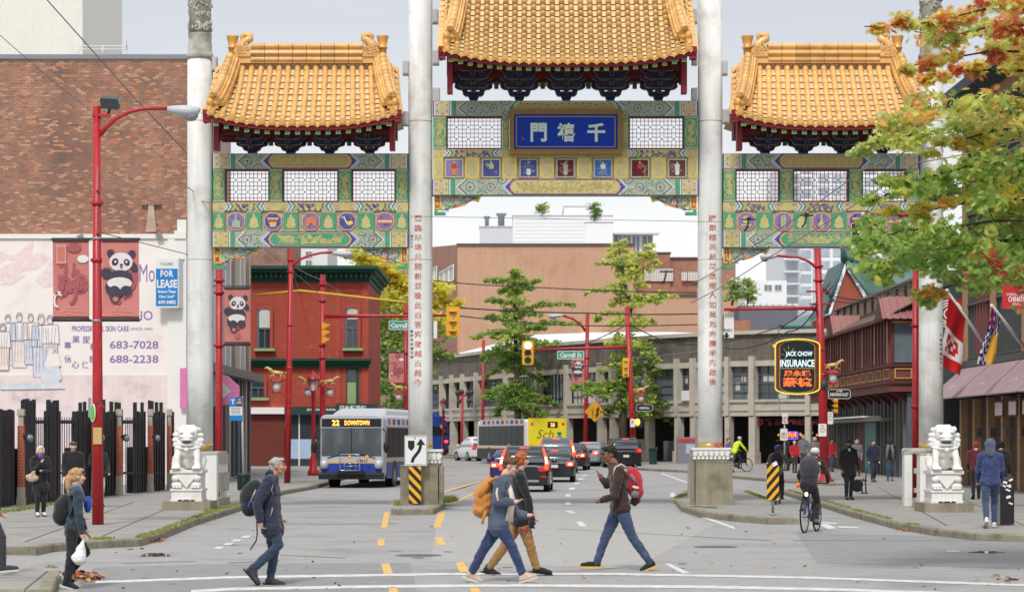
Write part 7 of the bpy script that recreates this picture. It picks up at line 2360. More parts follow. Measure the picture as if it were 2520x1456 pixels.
b=MB();b.box(X0+.1,X1,yb,yb+.45,.16,PZ(1180,yb),m_blk);b.loft([[(X0+.1,yb,PZ(1180,yb)),(X1,yb,PZ(1180,yb)),(X1,yb+.45,PZ(1180,yb)),(X0+.1,yb+.45,PZ(1180,yb))],[(X0+.14,yb+.04,PZ(1173,yb)),(X1-.03,yb+.04,PZ(1173,yb)),(X1-.03,yb+.4,PZ(1173,yb)),(X0+.14,yb+.4,PZ(1173,yb))]],m_blk,smooth=False);b.box(X0,X0+.1,yb+.03,yb+.42,.16,PZ(1215,yb),m_ledge);b.build('case',bb)
rr=random.Random(5);b=MB()
for k in range(13):
 x,z,a=rr.uniform(X0+.17,X1-.06),PZ(rr.choice((1180,1186,1195,1205,1214,1222,1238,1242)),yb),rr.uniform(-.6,.6)
 u,v=Vector((math.cos(a),0,math.sin(a)))*rr.uniform(.02,.05),Vector((-math.sin(a),0,math.cos(a)))*rr.uniform(.012,.03)
 q=Vector((x,yb-.003-k*.0003,z));b.add([q-u-v,q+u-v,q+u+v,q-u+v],[(0,1,2,3)],m_trimw)
b.build('sticker',bb,kind='stuff')
yb=139.0
b=MB();X0,X1=PX(1598,yb),PX(1617,yb);b.loft([[(X0+.05,yb,gz(yb)+.18),(X1-.05,yb,gz(yb)+.18),(X1-.05,yb+.5,gz(yb)+.18),(X0+.05,yb+.5,gz(yb)+.18)],[(X0,yb-.05,PZ(1106,yb)),(X1,yb-.05,PZ(1106,yb)),(X1,yb+.55,PZ(1106,yb)),(X0,yb+.55,PZ(1106,yb))]],m_bing,smooth=False);b.prism([(X0-.03,PZ(1106,yb)),(X1+.03,PZ(1106,yb)),(X1+.03,PZ(1099,yb)),(X0,PZ(1102,yb))],(0,yb-.1,0),XA,ZA,.7,m_bing);b.cyl((X0,yb,gz(yb)+.15),(X1,yb,gz(yb)+.15),.1,n=10,mat=m_blk)
tag(b.build('wheeled_bin'),'dark green wheeled bin under the arcade right of the ginkgo','litter bin')
# park bench end seen beside the man in black
yb=GY(1214,.14)
bch=thing('iron_bench',G(2124,1214,.14),'small dark green cast iron bench end beside the man in the black coat','bench')
c=bch.location.copy()
b=MB()
for x,h in((-.02,.5),(.10,.85)):b.tube([c+Vector((x,0,0)),c+Vector((x-.03,0,h*.5)),c+Vector((x+.03,0,h))],.025,6,m_bing);b.cyl(c+Vector((x,0,0)),c+Vector((x,0,.04)),.06,n=8,mat=m_bing)
b.tube([c+Vector((-.05,0,.45)),c+Vector((.1,0,.42)),c+Vector((.1,.5,.42))],.025,6,m_bing);b.build('frame',bch)
b=MB()
for k in range(4):b.box(c.x-.06+k*.05,c.x-.02+k*.05,c.y,c.y+1.3,c.z+.42,c.z+.45,m_bing)
b.build('seat',bch)
# ---- fence of black pickets with brick piers and globe lamps
FA,FB=Vector((PX(-30,61.2),61.2,0)),Vector((PX(426,84.5),84.5,0))
def fpt(px):
 k=(px-CX)/FPX
 d=FB-FA
 s=(k*FA.y-FA.x)/(d.x-k*d.y)
 return FA+d*s
fdir=(FB-FA).normalized()
fn=thing('picket_fence',FA+ZA*.14,'long black picket fence with brick piers and globe lamps along the left pavement','fence')
m_pierf=M('pier_brick_red',(186,96,70),.9,var=.2,scale=9);m_stone=M('pier_stone',(182,174,158),.9,var=.12,scale=5)
m_globe=M('globe_glass',(120,132,142),.08,spec=.9,var=.1)
def ph(px,py):return PZ(py,fpt(px).y)
def picket(px,ytop,w=.10,dd=.16,ybot=None):
 p=fpt(px)
 b=MB();zt=ph(px,ytop)
 b.obox((p.x,p.y,(zt+.16)/2),fdir,Vector((-fdir.y,fdir.x,0)),ZA,dd,w,zt-.16,m_blk)
 b.build('picket',fn)
rr=random.Random(11)
for x0,x1,tall in((-28,24,0),(26,34,2),(52,84,1),(113,146,1),(182,232,2),(250,300,1),(332,356,1),(368,404,1),(414,428,1)):
 x=x0
 while x<x1:
  tallp=rr.random()<(.15,.42,.2)[tall]
  picket(x,rr.uniform(977,986)+.02*x if tallp else rr.uniform(1005,1010)+.012*x,rr.uniform(.07,.10))
  x+=rr.uniform(4.2,6.5)
for x0,x1,n in((85,113,5),(147,182,5),(304,332,5)):
 for k in range(n):
  px=lerp(x0+3,x1-3,(k+.5)/n);p=fpt(px);b=MB();b.tube([p+ZA*.2,p+ZA*ph(px,1026)],.013,6,m_blk);b.build('thin_bar',fn)
for z0,z1 in((1033,1042),(1160,1166)):
 for a,c in((-28,34),(52,146),(147,300),(304,356),(368,404)):
  p,q=fpt(a),fpt(c);b=MB();b.bar(p+ZA*ph(a,(z0+z1)/2),q+ZA*ph(c,(z0+z1)/2),.05,(z1-z0)/FPX*p.y,m_blk,up=(0,0,1));b.build('rail',fn)
for a,c in((-28,34),(52,85),(113,147),(182,300),(332,356),(368,404)):
 p,q=fpt(a),fpt(c);off=Vector((-.25,0,0))
 b=MB();b.bar(p+off+ZA*.9,q+off+ZA*.9,.05,1.5,m_blk,up=(0,0,1));b.build('dark_interior_sheet',fn)  # black sheet standing in for the dark interior behind the pickets
def fpier(px,wpx):
 p=fpt(px);s=wpx/FPX*p.y;p=p+Vector((.14,-.1,0))
 z=lambda py:PZ(py,p.y)
 o=None
 zb=.14;zs=.14+.50 if px<100 else.14+.62
 b=MB();b.box(p.x-s*.62,p.x+s*.62,p.y-s*.62,p.y+s*.62,zb,zb+.22,m_stone);b.box(p.x-s*.53,p.x+s*.53,p.y-s*.53,p.y+s*.53,zb+.22,zs,m_stone);o=b.build('pier',fn)
 b=MB();b.box(p.x-s*.36,p.x+s*.36,p.y-s*.36,p.y+s*.36,z(1046),z(1022),m_stone);b.box(p.x-s*.55,p.x+s*.55,p.y-s*.55,p.y+s*.55,z(1022),z(1006),m_stone);b.build('pier_cap',o)
 b=MB();b.box(p.x-s*.475,p.x+s*.475,p.y-s*.475,p.y+s*.475,zs,z(1046),m_mort);b.build('pier_core',o)
 n=int((z(1046)-zs)/.078)
 for k in range(n):
  z0=zs+(z(1046)-zs)*k/n
  z1=z0+(z(1046)-zs)/n-.012
  cuts=[-.5,.02,.5]if k%2 else[-.5,-.24,.26,.5]
  for a,c in zip(cuts[:-1],cuts[1:]):
   b=MB();b.box(p.x+a*s+.006,p.x+c*s-.006,p.y-s*.5-.004,p.y-s*.40,z0,z1,m_pierf);b.build('brick',o)
  b=MB();b.box(p.x+s*.46,p.x+s*.5,p.y-s*.40+.006,p.y+s*.5,z0,z1,m_pierf);b.build('brick',o)
 c=Vector((p.x+s*.5+.13,p.y-.1,z(1076)))
 b=MB();b.tube([c+Vector((-.15,0,.04)),c+Vector((-.02,0,.06))],.03,6,m_blk);b.sphere(c,.115,m_blk,12,8);o2=b.build('globe_lamp',fn)
 b=MB();b.sphere(c+Vector((.03,-.02,-.02)),(.10,.11,.11),m_globe,12,8);b.build('globe_glass',o2)
for px,w in((41,16),(222,13),(284,14),(361,12.5),(408,11)):fpier(px,w)
# ---- marble rails round the feet of the outer columns and the two guardian lions
def rail_posts(side):
 t=thing('marble_rail',Vector((PX(520 if side<0 else 2262,65),65,.14)),['white marble rail posts round the foot of the outer left gate column','white marble rail posts round the foot of the outer right gate column'][side>0],'balustrade','marble rails at the gate')
 def post(x0,x1,ytop,ybot,y,dp=.42):
  b=MB();b.box(PX(x0,y),PX(x1,y),y,y+dp,.12,PZ(ytop+4,y),m_marble);b.box(PX(x0,y)-.02,PX(x1,y)+.02,y-.02,y+dp+.02,PZ(ytop+4,y),PZ(ytop,y),m_marbled);b.build('rail_post',t)
 if side<0:
  post(486,533,1113,1243,63.6,.45);post(541,553,1114,1232,66.4,.45)
  X0,X1=PX(530,64.1),PX(541,64.1)
  b=MB();b.box(X0,X1-.02,64.06,66.4,.5,1.0,m_marbled);b.box(X0,X1-.02,64.06,66.4,1.25,1.5,m_marbled);b.box(X0+.02,X1-.05,64.06,66.4,1.0,1.25,m_marble);b.box(X0,X1,64.0,66.4,.14,.32,m_stone);b.build('rail_panel',t)
  b=MB();y=64.06;b.box(PX(478,y),PX(535,y),y+.4,y+2.2,PZ(1124,y),PZ(1110,y),m_marbled)
  for k in range(4):b.sphere((PX(488+k*12,y),y+.4,PZ(1117,y)),(.05,.03,.05),m_marble,8,5)
  b.build('carved_rail',t);sx=560
 else:
  post(2226,2245,1112,1244,63.9,.4);post(2264,2295,1114,1250,62.6,.5)
  X0,X1=PX(2245,63.9),PX(2266,63.9)
  b=MB();b.box(X0-.01,X1,63.5,63.62,.5,.62,m_marbled);b.box(X0-.01,X1,63.5,63.62,1.0,1.14,m_marbled);b.box(X0+.06,X1-.06,63.52,63.6,.62,1.0,m_conc);b.box(X0-.01,X1,63.48,63.64,.14,.36,m_stone);b.build('rail_panel',t)
  b=MB();y=64.2;b.lathe((PX(2266,y),y+.6,0),[(.38,PZ(1117,y)),(.41,PZ(1113,y)),(.41,PZ(1105,y)),(.36,PZ(1102,y))],20,m_marbled);b.build('carved_rail',t)
rail_posts(-1);rail_posts(1)
def lion(px,ybase,label,mouth):
 y=GY(ybase,.14)
 c=Vector((PX(px,y),y+.5,.14))
 t=thing('guardian_lion',c,label,'stone lion','guardian lions')
 s=1.0
 b=MB();b.box(c.x-.58,c.x+.62,c.y-.5,c.y+.9,.13,.36,m_conc);b.build('base_slab',t)
 zb=.36
 k=MB()
 k.box(c.x-.37,c.x+.37,c.y-.32,c.y+.7,zb+.05,zb+.30,m_marble);k.box(c.x-.40,c.x+.40,c.y-.35,c.y+.72,zb+.26,zb+.31,m_marble);k.box(c.x-.35,c.x+.35,c.y-.26,c.y+.66,zb+.30,zb+.70,m_marble);k.box(c.x-.40,c.x+.40,c.y-.36,c.y+.72,zb+.70,zb+.78,m_marble)
 for x in(-.3,.3):k.box(c.x+x-.09,c.x+x+.09,c.y-.33,c.y+.7,zb,zb+.06,m_marble)
 for j in range(5):k.sphere((c.x-.18+j*.09,c.y-.31,zb+.055),(.05,.03,.03+.02*(j%2)),m_marble,8,5)
 k.prism([(-.30,.69),(0,.34),(.30,.69)],(c.x,c.y-.33,zb),XA,ZA,.08,m_marble)
 for sx in(-1,1):
  k.sphere((c.x+sx*.27,c.y-.28,zb+.57),(.10,.09,.09),m_marble,10,7);k.sphere((c.x+sx*.24,c.y-.29,zb+.40),(.14,.09,.08),m_marble,10,7)
  for j in range(3):k.sphere((c.x+sx*(.15+j*.075),c.y-.35,zb+.345),(.04,.04,.035),m_marble,8,5)
 k.build('plinth',t)
 z0=zb+.78
 q=[]
 S=lambda p,r:q.append(('s',((c.x+p[0],c.y+p[1],z0+p[2]),r),0))
 C=lambda*pr:q.append(('c',[((c.x+p[0],c.y+p[1],z0+p[2]),r)for p,r in pr],0))
 S((0,.22,.30),(.29,.30,.30));S((0,.05,.48),(.27,.24,.24));S((0,.02,.62),(.31,.24,.2))
 S((0,-.04,.86),(.25,.24,.24));S((0,-.20,.80),(.17,.14,.11));S((0,-.235,.745),(.165,.12,.05));S((0,-.27,.845),(.085,.06,.04));S((0,-.22,.60+.02),(.16,.10,.045))
 for sx in(-1,1):
  C(((sx*.20,-.06,.52),.11),((sx*.25,-.16,.30),.085),((sx*.25,-.20,.12),.08));S((sx*.25,-.27,.06),(.12,.15,.065))
  for j in range(4):S((sx*(.17+j*.055),-.40,.045),(.03,.045,.04))
  C(((sx*.27,.3,.25),.17),((sx*.30,.1,.1),.13));S((sx*.13,-.215,.935),(.06,.05,.045));S((sx*.21,-.08,1.0),(.07,.05,.08))
  for j in range(4):S((sx*.26,-.20+.02*j,.12+.0*j),.085)
 rr=random.Random(px)
 for ring,(zz,R,n)in enumerate(((1.06,.12,7),(.99,.26,10),(.86,.33,11),(.73,.34,11),(.62,.33,11))):
  for j in range(n):
   a=PI*j/(n-1)
   x,yy=R*math.cos(a),.0-.06*math.sin(a)*(1 if ring>0 else 0)+(.10 if ring<2 else.04)
   if ring>1 and abs(x)<.19:continue
   S((x,yy,zz+rr.uniform(-.015,.015)),(.062,.06,.058))
   S((x*.96,yy+.16,zz),(.06,.06,.06))
 f=fuse('lion',q,.019,[m_marble],1)
 o=f.build('lion',t)
 e=MB()
 e.tube([(c.x+.32*math.cos(a),c.y+.0-.24*math.sin(a),z0+.575-.05*math.sin(a))for a in[PI*j/14 for j in range(15)]],.022,7,m_marble);e.sphere((c.x,c.y-.29,z0+.50),.06,m_marble,10,8);e.build('collar',o)
 e=MB();w=.13 if mouth else.115;e.sphere((c.x,c.y-.255,z0+.688),(w,.10,.026 if mouth else.016),m_dk,12,6);e.build('mouth',o)
 e=MB()
 for sx in(-1,1):e.sphere((c.x+sx*.12,c.y-.25,z0+.91),(.035,.02,.03),m_marbled,8,6)
 for sx in(-1,1):e.tube([(c.x+sx*.08,c.y-.33,z0+.80),(c.x+sx*.14,c.y-.30,z0+.80),(c.x+sx*.17,c.y-.24,z0+.80)],.008,5,m_marbled)
 e.build('eye',o)
lion(456,1255,'white stone guardian lion with closed mouth on its plinth at the left gate foot',0)
lion(2334,1260,'white stone guardian lion with open mouth on its plinth at the right gate foot',1)
# ---- overhead wires
m_wire=M('wire_dark',(52,50,52),.6);m_wirel=M('wire_grey',(128,122,118),.6);m_wirey=M('wire_sleeve_yellow',(236,196,60),.6)
def wire(label,pts,r=.012,mat=None,sag=0.0,name='overhead_wire'):
 """pts: (px, py, depth)"""
 b=MB();q=[]
 for(a,c,y),(d,e,y2)in zip(pts[:-1],pts[1:]):
  p0,p1=P(a,c,y),P(d,e,y2)
  n=10
  q+=[p0.lerp(p1,k/n)-ZA*sag*4*(k/n)*(1-k/n)for k in range(n+(pts[-1]==(d,e,y2)))]
 b.tube(q,r,5,mat or m_wire)
 return tag(b.build(name),label,'wire','overhead wires')
wire('thin wire from the red lamp post to the outer left gate column',[(246,572,YL),(330,593,55),(462,626,63)],.010)
wire('pale wire crossing the brick building and the lamp post',[(-40,356,70),(237,440,68),(520,500,64.6)],.012,m_wirel)
wire('diagonal wire crossing the clad block and the brick wall at the left',[(80,-40,60),(330,240,64),(520,440,70)],.016,m_wirel)
wire('short diagonal wire in front of the brick wall top left',[(-20,70,80),(130,200,88),(300,330,91)],.014,m_wirel)
wire('wire sloping across the lower left painted beam',[(462,460,64),(760,700,95),(870,800,125)],.012,m_wirel)
wire('thin wire over the left bay medallions',[(700,526,64.4),(1005,532,64.6),(1720,545,64.8),(1790,546,64)],.008,m_wirel)
wire('yellow sleeved trolley wire in front of the red house',[(622,727,110),(740,715,105),(1003,744,108)],.05,m_wirey)
for l,p,r in(('trolley span wire left of the tan building',[(1066,690,130),(1280,705,130),(1716,720,130)],.03),('upper trolley wire in front of the ginkgo trees',[(1130,757,112),(1440,770,125),(1716,772,118)],.035),('lower trolley wire in front of the ginkgo trees',[(1130,777,112),(1400,800,130),(1716,798,120)],.03),('sagging service wires along the curved building parapet',[(1068,870,165),(1190,885,165),(1400,895,150),(1550,875,138)],.03),('bundle of wires right of the leaning signal pole',[(1548,797,138),(1640,840,134),(1720,848,130)],.035),('wire from the leaning signal pole down to the left',[(1545,797,138),(1420,855,140),(1300,900,150)],.03),('black service wires sagging over the insurance sign',[(2012,750,99),(1940,815,104),(1782,855,116)],.03),('second black service wire over the insurance sign',[(2012,742,99),(1930,800,104),(1782,842,116)],.025),('heavy wire bundle from the corner pole over the maroon roof',[(2042,725,99),(2120,738,96),(2254,690,74)],.03),('second wire over the maroon bay roof',[(2046,740,99),(2130,742,95),(2254,700,74)],.022),('diagonal wire across the inner right column',[(1690,705,62),(1830,620,60),(2120,420,50),(2560,210,40)],.012),('second diagonal wire across the right painted beam',[(1700,745,62),(1880,640,60),(2260,400,50),(2560,330,42)],.012),('wire between the leaning signal pole and the inner column',[(1556,880,138),(1640,872,138),(1720,862,138)],.02),('span wire behind the front bus',[(722,655,96),(795,690,112),(1000,820,125)],.018),('wire from the red light pole to the utility pole',[(716,660,96),(740,722,134)],.02),('looping cable under the signal pole top',[(794,720,112),(860,830,112),(1000,870,125)],.018)):
 wire(l,p,r,m_wirel if r<.021 else m_wire,.3 if 'sag' in l else 0.05)
for l,x,y,d in(('trolley wire hanger left on the right painted beam',1843,540,61),('trolley wire hanger right on the right painted beam',1985,530,60),('trolley wire insulator left of the inner right column',1640,668,125),('trolley wire insulator right among the ginkgo leaves',1738,660,125)):
 k=d/61
 b=MB();c=P(x,y,d);b.tube([c-XA*.17*k,c+XA*.17*k],.02*k,6,m_blk);b.tube([c,c+Vector((-.05,0,-.22))*k,c+Vector((-.12,0,-.3))*k],.025*k,6,m_blk);b.box(c.x-.05,c.x+.05,c.y-.03,c.y+.03,c.z-.03,c.z+.06,m_blk)
 tag(b.build('wire_hanger'),l,'wire hanger','trolley wire hangers')
ya=62.0
oa=thing('sign_arm',P(2262,529,ya),'red overhead arm with a black and white lane sign half hidden by the oak','sign')
b=MB();b.tube([P(2272,531,ya),P(2130,526,ya)],[.05,.035],8,m_rpole);b.sphere(P(2124,527,ya),.06,m_lum,8,6);b.build('arm',oa)
b=MB();b.box(PX(2095,ya),PX(2148,ya),ya,ya+.03,PZ(616,ya),PZ(549,ya),m_trimw);b.box(PX(2096,ya),PX(2147,ya),ya-.004,ya,PZ(602,ya),PZ(550,ya),m_blk);b.prism([(-.05,-.2),(.05,-.2),(.05,.02),(.13,.02),(0,.2),(-.13,.02),(-.05,.02)],(PX(2122,ya),ya-.008,PZ(575,ya)),XA,ZA,.003,m_trimw);b.build('sign_plate',oa)
# ------------------------------------------------------------------ vehicles
m_tyre=M('tyre',(38,38,40),.85,var=.1);m_rim=M('wheel_rim',(150,154,158),.35,metal=.6)
m_cblk=M('car_black',(30,32,38),.22,var=.03,coat=.7);m_cgry=M('car_grey',(98,100,112),.3,var=.03,coat=.6)
m_cwht=M('car_white',(226,229,232),.25,var=.02,coat=.6);m_cred=M('car_dark_red',(58,34,44),.25,coat=.6);m_cblu=M('car_blue',(42,44,110),.25,coat=.6);m_csil=M('car_silver',(142,150,162),.3,coat=.6)
m_trim=M('bumper_trim',(40,42,46),.6);m_chrome=M('chrome',(206,210,214),.15,metal=.9)
m_cgl=M('car_glass',(70,80,88),.06,spec=1.0,var=.2,scale=1.5)
m_brake=M('brake_light',(255,66,40),.3,emit=1.5);m_tail=M('tail_lamp',(190,36,40),.25,emit=.25);m_hot=M('brake_core',(255,190,160),.3,emit=2.2);m_plate=M('number_plate',(222,226,232),.5)
def car(label,px,py,yaw,paint,L=4.3,W=1.8,H=1.5,belt=.95,y0=.12,y1=.62,deck=0.0,tall=False,lights='low',name='parked_car',mats2=None):
 g=G(px,py)
 t=thing(name,g,label,'car','cars in the street')
 a=math.radians(yaw)
 ca,sa=math.cos(a),math.sin(a)
 T=lambda x,y,z:Vector((g.x+x*ca+y*sa,g.y-x*sa+y*ca,g.z+z))
 def ringy(y,w,zb,zt,r=.10):
  return[T(u,y,(zb+zt)/2+v)for u,v in rrect(w,zt-zb,r,3)]
 b=MB()
 zs=belt
 b.loft([ringy(*q)for q in((0,W*.86,.34,zs-.16),(.05,W*.94,.28,zs-.05),(.22,W*.985,.24,zs),(.8,W,.2,zs),(L*.55,W,.2,zs-.02),(L-1.1,W*.99,.22,zs-.1),(L-.3,W*.93,.26,zs-.24),(L,W*.8,.34,zs-.36))],paint)
 body=b.build('body',t)
 def ringz(z,w,ya,yb,r=.18):
  return[T(u,(ya+yb)/2+v,z)for u,v in rrect(w,yb-ya,r,4)]
 b=MB()
 ye=L-1.0
 b.loft([ringz(zs-.04,W*.96,y0,ye),ringz(zs+(H-zs)*.5,W*.88,lerp(y0,y1,.42),ye-.55),ringz(H-.09,W*.76,y1-.03,ye-1.0),ringz(H-.02,W*.70,y1+.06,ye-1.12),ringz(H,W*.55,y1+.2,ye-1.3)],paint)
 b.build('cabin',t)
 def pane(nm,wa,wb,ta,tb,off=.012):
  b=MB();q=[]
  for tt,w in((ta,wa),(tb,wb)):
   y=lerp(y0,y1,tt*.92)-off-.012*math.sin(tt*PI);z=lerp(zs,H-.06,tt)
   q.append((w,y,z))
  (wa,ya,za),(wb,yb,zb)=q
  b.add([T(-wa,ya,za),T(wa,ya,za),T(wb,yb,zb),T(-wb,yb,zb)],[(0,1,2,3)],m_cgl);return b.build(nm,t)
 pane('rear_window',W*.40,W*.325,.07,.86)
 b=MB()
 for s in(-1,1):
  q=[(s*(W*.455),y0+.45,zs+.06),(s*(W*.455),ye-.5,zs+.06),(s*(W*.40),ye-1.2,H-.16),(s*(W*.40),y1+.25,H-.16)]
  q=[T(x+s*.012,y,z)for x,y,z in q]
  b.add(q,[(0,1,2,3)if s>0 else(3,2,1,0)],m_cgl)
 b.build('side_window',t)
 for x in(-1,1):
  for y in(.75,L-.85):
   b=MB();c=T(x*(W/2-.11),y,.33);ax=Vector((ca,-sa,0))
   b.cyl(c-ax*.11,c+ax*.11,.33,n=18,mat=m_tyre);w=b.build('wheel',t)
   b=MB();b.cyl(c+ax*x*.10,c+ax*x*.116,.2,n=14,mat=m_rim);b.build('rim',w)
 def slab2(nm,x0,x1,z0,z1,y,mat,th=.03,par=None,r=.02):
  b=MB();b.prism([((x0+x1)/2+u,(z0+z1)/2+v)for u,v in rrect(x1-x0,z1-z0,min(r,(z1-z0)*.4))],T(0,y,0),Vector((ca,-sa,0)),ZA,th,mat);return b.build(nm,par or t)
 slab2('bumper',-W*.46,W*.46,.30,.52,-.05,m_trim if tall else paint,.14,r=.08)
 slab2('bumper_skirt',-W*.40,W*.40,.22,.36,-.04,m_trim,.1)
 if tall:slab2('skid_plate',-W*.30,W*.30,.36,.44,-.065,m_chrome,.03)
 slab2('number_plate',-.16,.16,.62 if not deck else.58,.75 if not deck else.70,-.035,m_plate if not tall else m_trim,.02)
 if not tall:slab2('plate_recess',-.3,.3,.57,.80,-.02,m_trim,.02)
 slab2('trim_bar',-W*.26,W*.26,zs-.12,zs-.075,-.03,m_chrome,.03)
 for s in(-1,1):
  xs=sorted((s*W*.29,s*W*.47))
  if lights=='tall':
   b=MB();pts=[(s*W*.445,-.02,zs-.22),(s*W*.455,.04,zs-.02),(s*W*.43,lerp(y0,y1,.35)-.02,lerp(zs,H,.35)),(s*W*.375,lerp(y0,y1,.8)-.0,lerp(zs,H,.8))]
   b.tube([T(*p)for p in pts],[.075,.07,.055,.035],8,m_brake);l=b.build('tail_light',t)
   b=MB();b.tube([T(p[0],p[1]-.05,p[2])for p in pts[1:3]],[.045,.04],6,m_hot);b.build('lamp_core',l)
   slab2('side_lamp',*xs,zs-.28,zs-.14,-.02,m_tail,.04);slab2('reflector',*sorted((s*W*.33,s*W*.46)),.53,.58,-.06,m_tail,.02)
  elif lights=='low':
   l=slab2('tail_light',*xs,zs-.24,zs-.06,-.02,m_brake,.05,r=.06);slab2('lamp_core',*sorted((s*W*.35,s*W*.43)),zs-.19,zs-.11,-.03,m_hot,.02,l)
  else:
   l=slab2('tail_light',*xs,zs-.20,zs+.06,.0,m_tail,.05,r=.06);slab2('lamp_core',*sorted((s*W*.38,s*W*.45)),zs-.10,zs-.0,-.012,m_brake,.02,l)
  b=MB();b.sphere(T(s*(W/2+.1),L*.58,zs+.07),(.11,.07,.075),paint,10,7);b.build('wing_mirror',t)
 b=MB();b.tube([T(-.17,y1-.03,H-.075),T(.17,y1-.03,H-.075)],.022,6,m_brake);b.build('high_brake_light',t)
 if tall:
  b=MB()
  for s in(-1,1):b.tube([T(s*W*.33,y1+.1,H+.0),T(s*W*.33,y1+.3,H+.045),T(s*W*.33,ye-1.3,H+.04)],.022,6,m_chrome)
  b.build('roof_rail',t)
 return t
car('black sport utility car braking in front, red strip lights up its rear pillars',1289,1210,3,m_cblk,4.5,1.82,1.66,1.03,.08,.50,tall=True,lights='tall')
car('black saloon car braking, just right of the black sport utility car',1364,1186,2,m_cblk,4.5,1.75,1.42,.93,.55,1.25)
car('grey minivan standing tall behind the black saloon',1368,1165,3,m_cgry,4.8,1.95,1.80,1.1,.10,.5,lights='tall')
car('dark red saloon car braking farther up the queue',1401,1157,5,m_cred,4.5,1.78,1.44,.95,.5,1.1)
car('silver grey saloon turning right at the head of the queue',1438,1147,16,m_csil,4.5,1.75,1.42,.93,.5,1.15)
car('black sport utility car waiting alone right of the queue near the arcade',1541,1152,-4,m_cblk,4.6,1.8,1.70,1.05,.08,.45,tall=False,lights='high')
car('small white two seat car turning left on the far side of the junction',1190,1134,-24,m_cwht,3.4,1.74,1.60,.95,.06,.40,lights='high')
car('dark blue saloon hidden mostly behind the black sport utility car',1256,1190,2,m_cblu,4.4,1.75,1.42,.93,.5,1.15)
m_bsil=M('bus_silver',(196,200,206),.4,var=.03,metal=.2);m_bblu=M('bus_blue',(44,68,160),.35,var=.04);m_byel=M('bus_yellow_stripe',(236,186,66),.4)
m_bws=M('windscreen',(86,94,98),.05,spec=1,var=.3,scale=.7)  # glass greyed so its base colour carries the sky's reflection
m_bgl=M('bus_glass',(38,43,46),.35,spec=.08,var=.25,scale=.8);m_led=M('led_amber',(255,176,80),.4,emit=1.3);m_head=M('headlamp_lit',(255,252,245),.3,emit=6.0);m_busy=M('bus_yellow',(238,220,52),.4,var=.03)
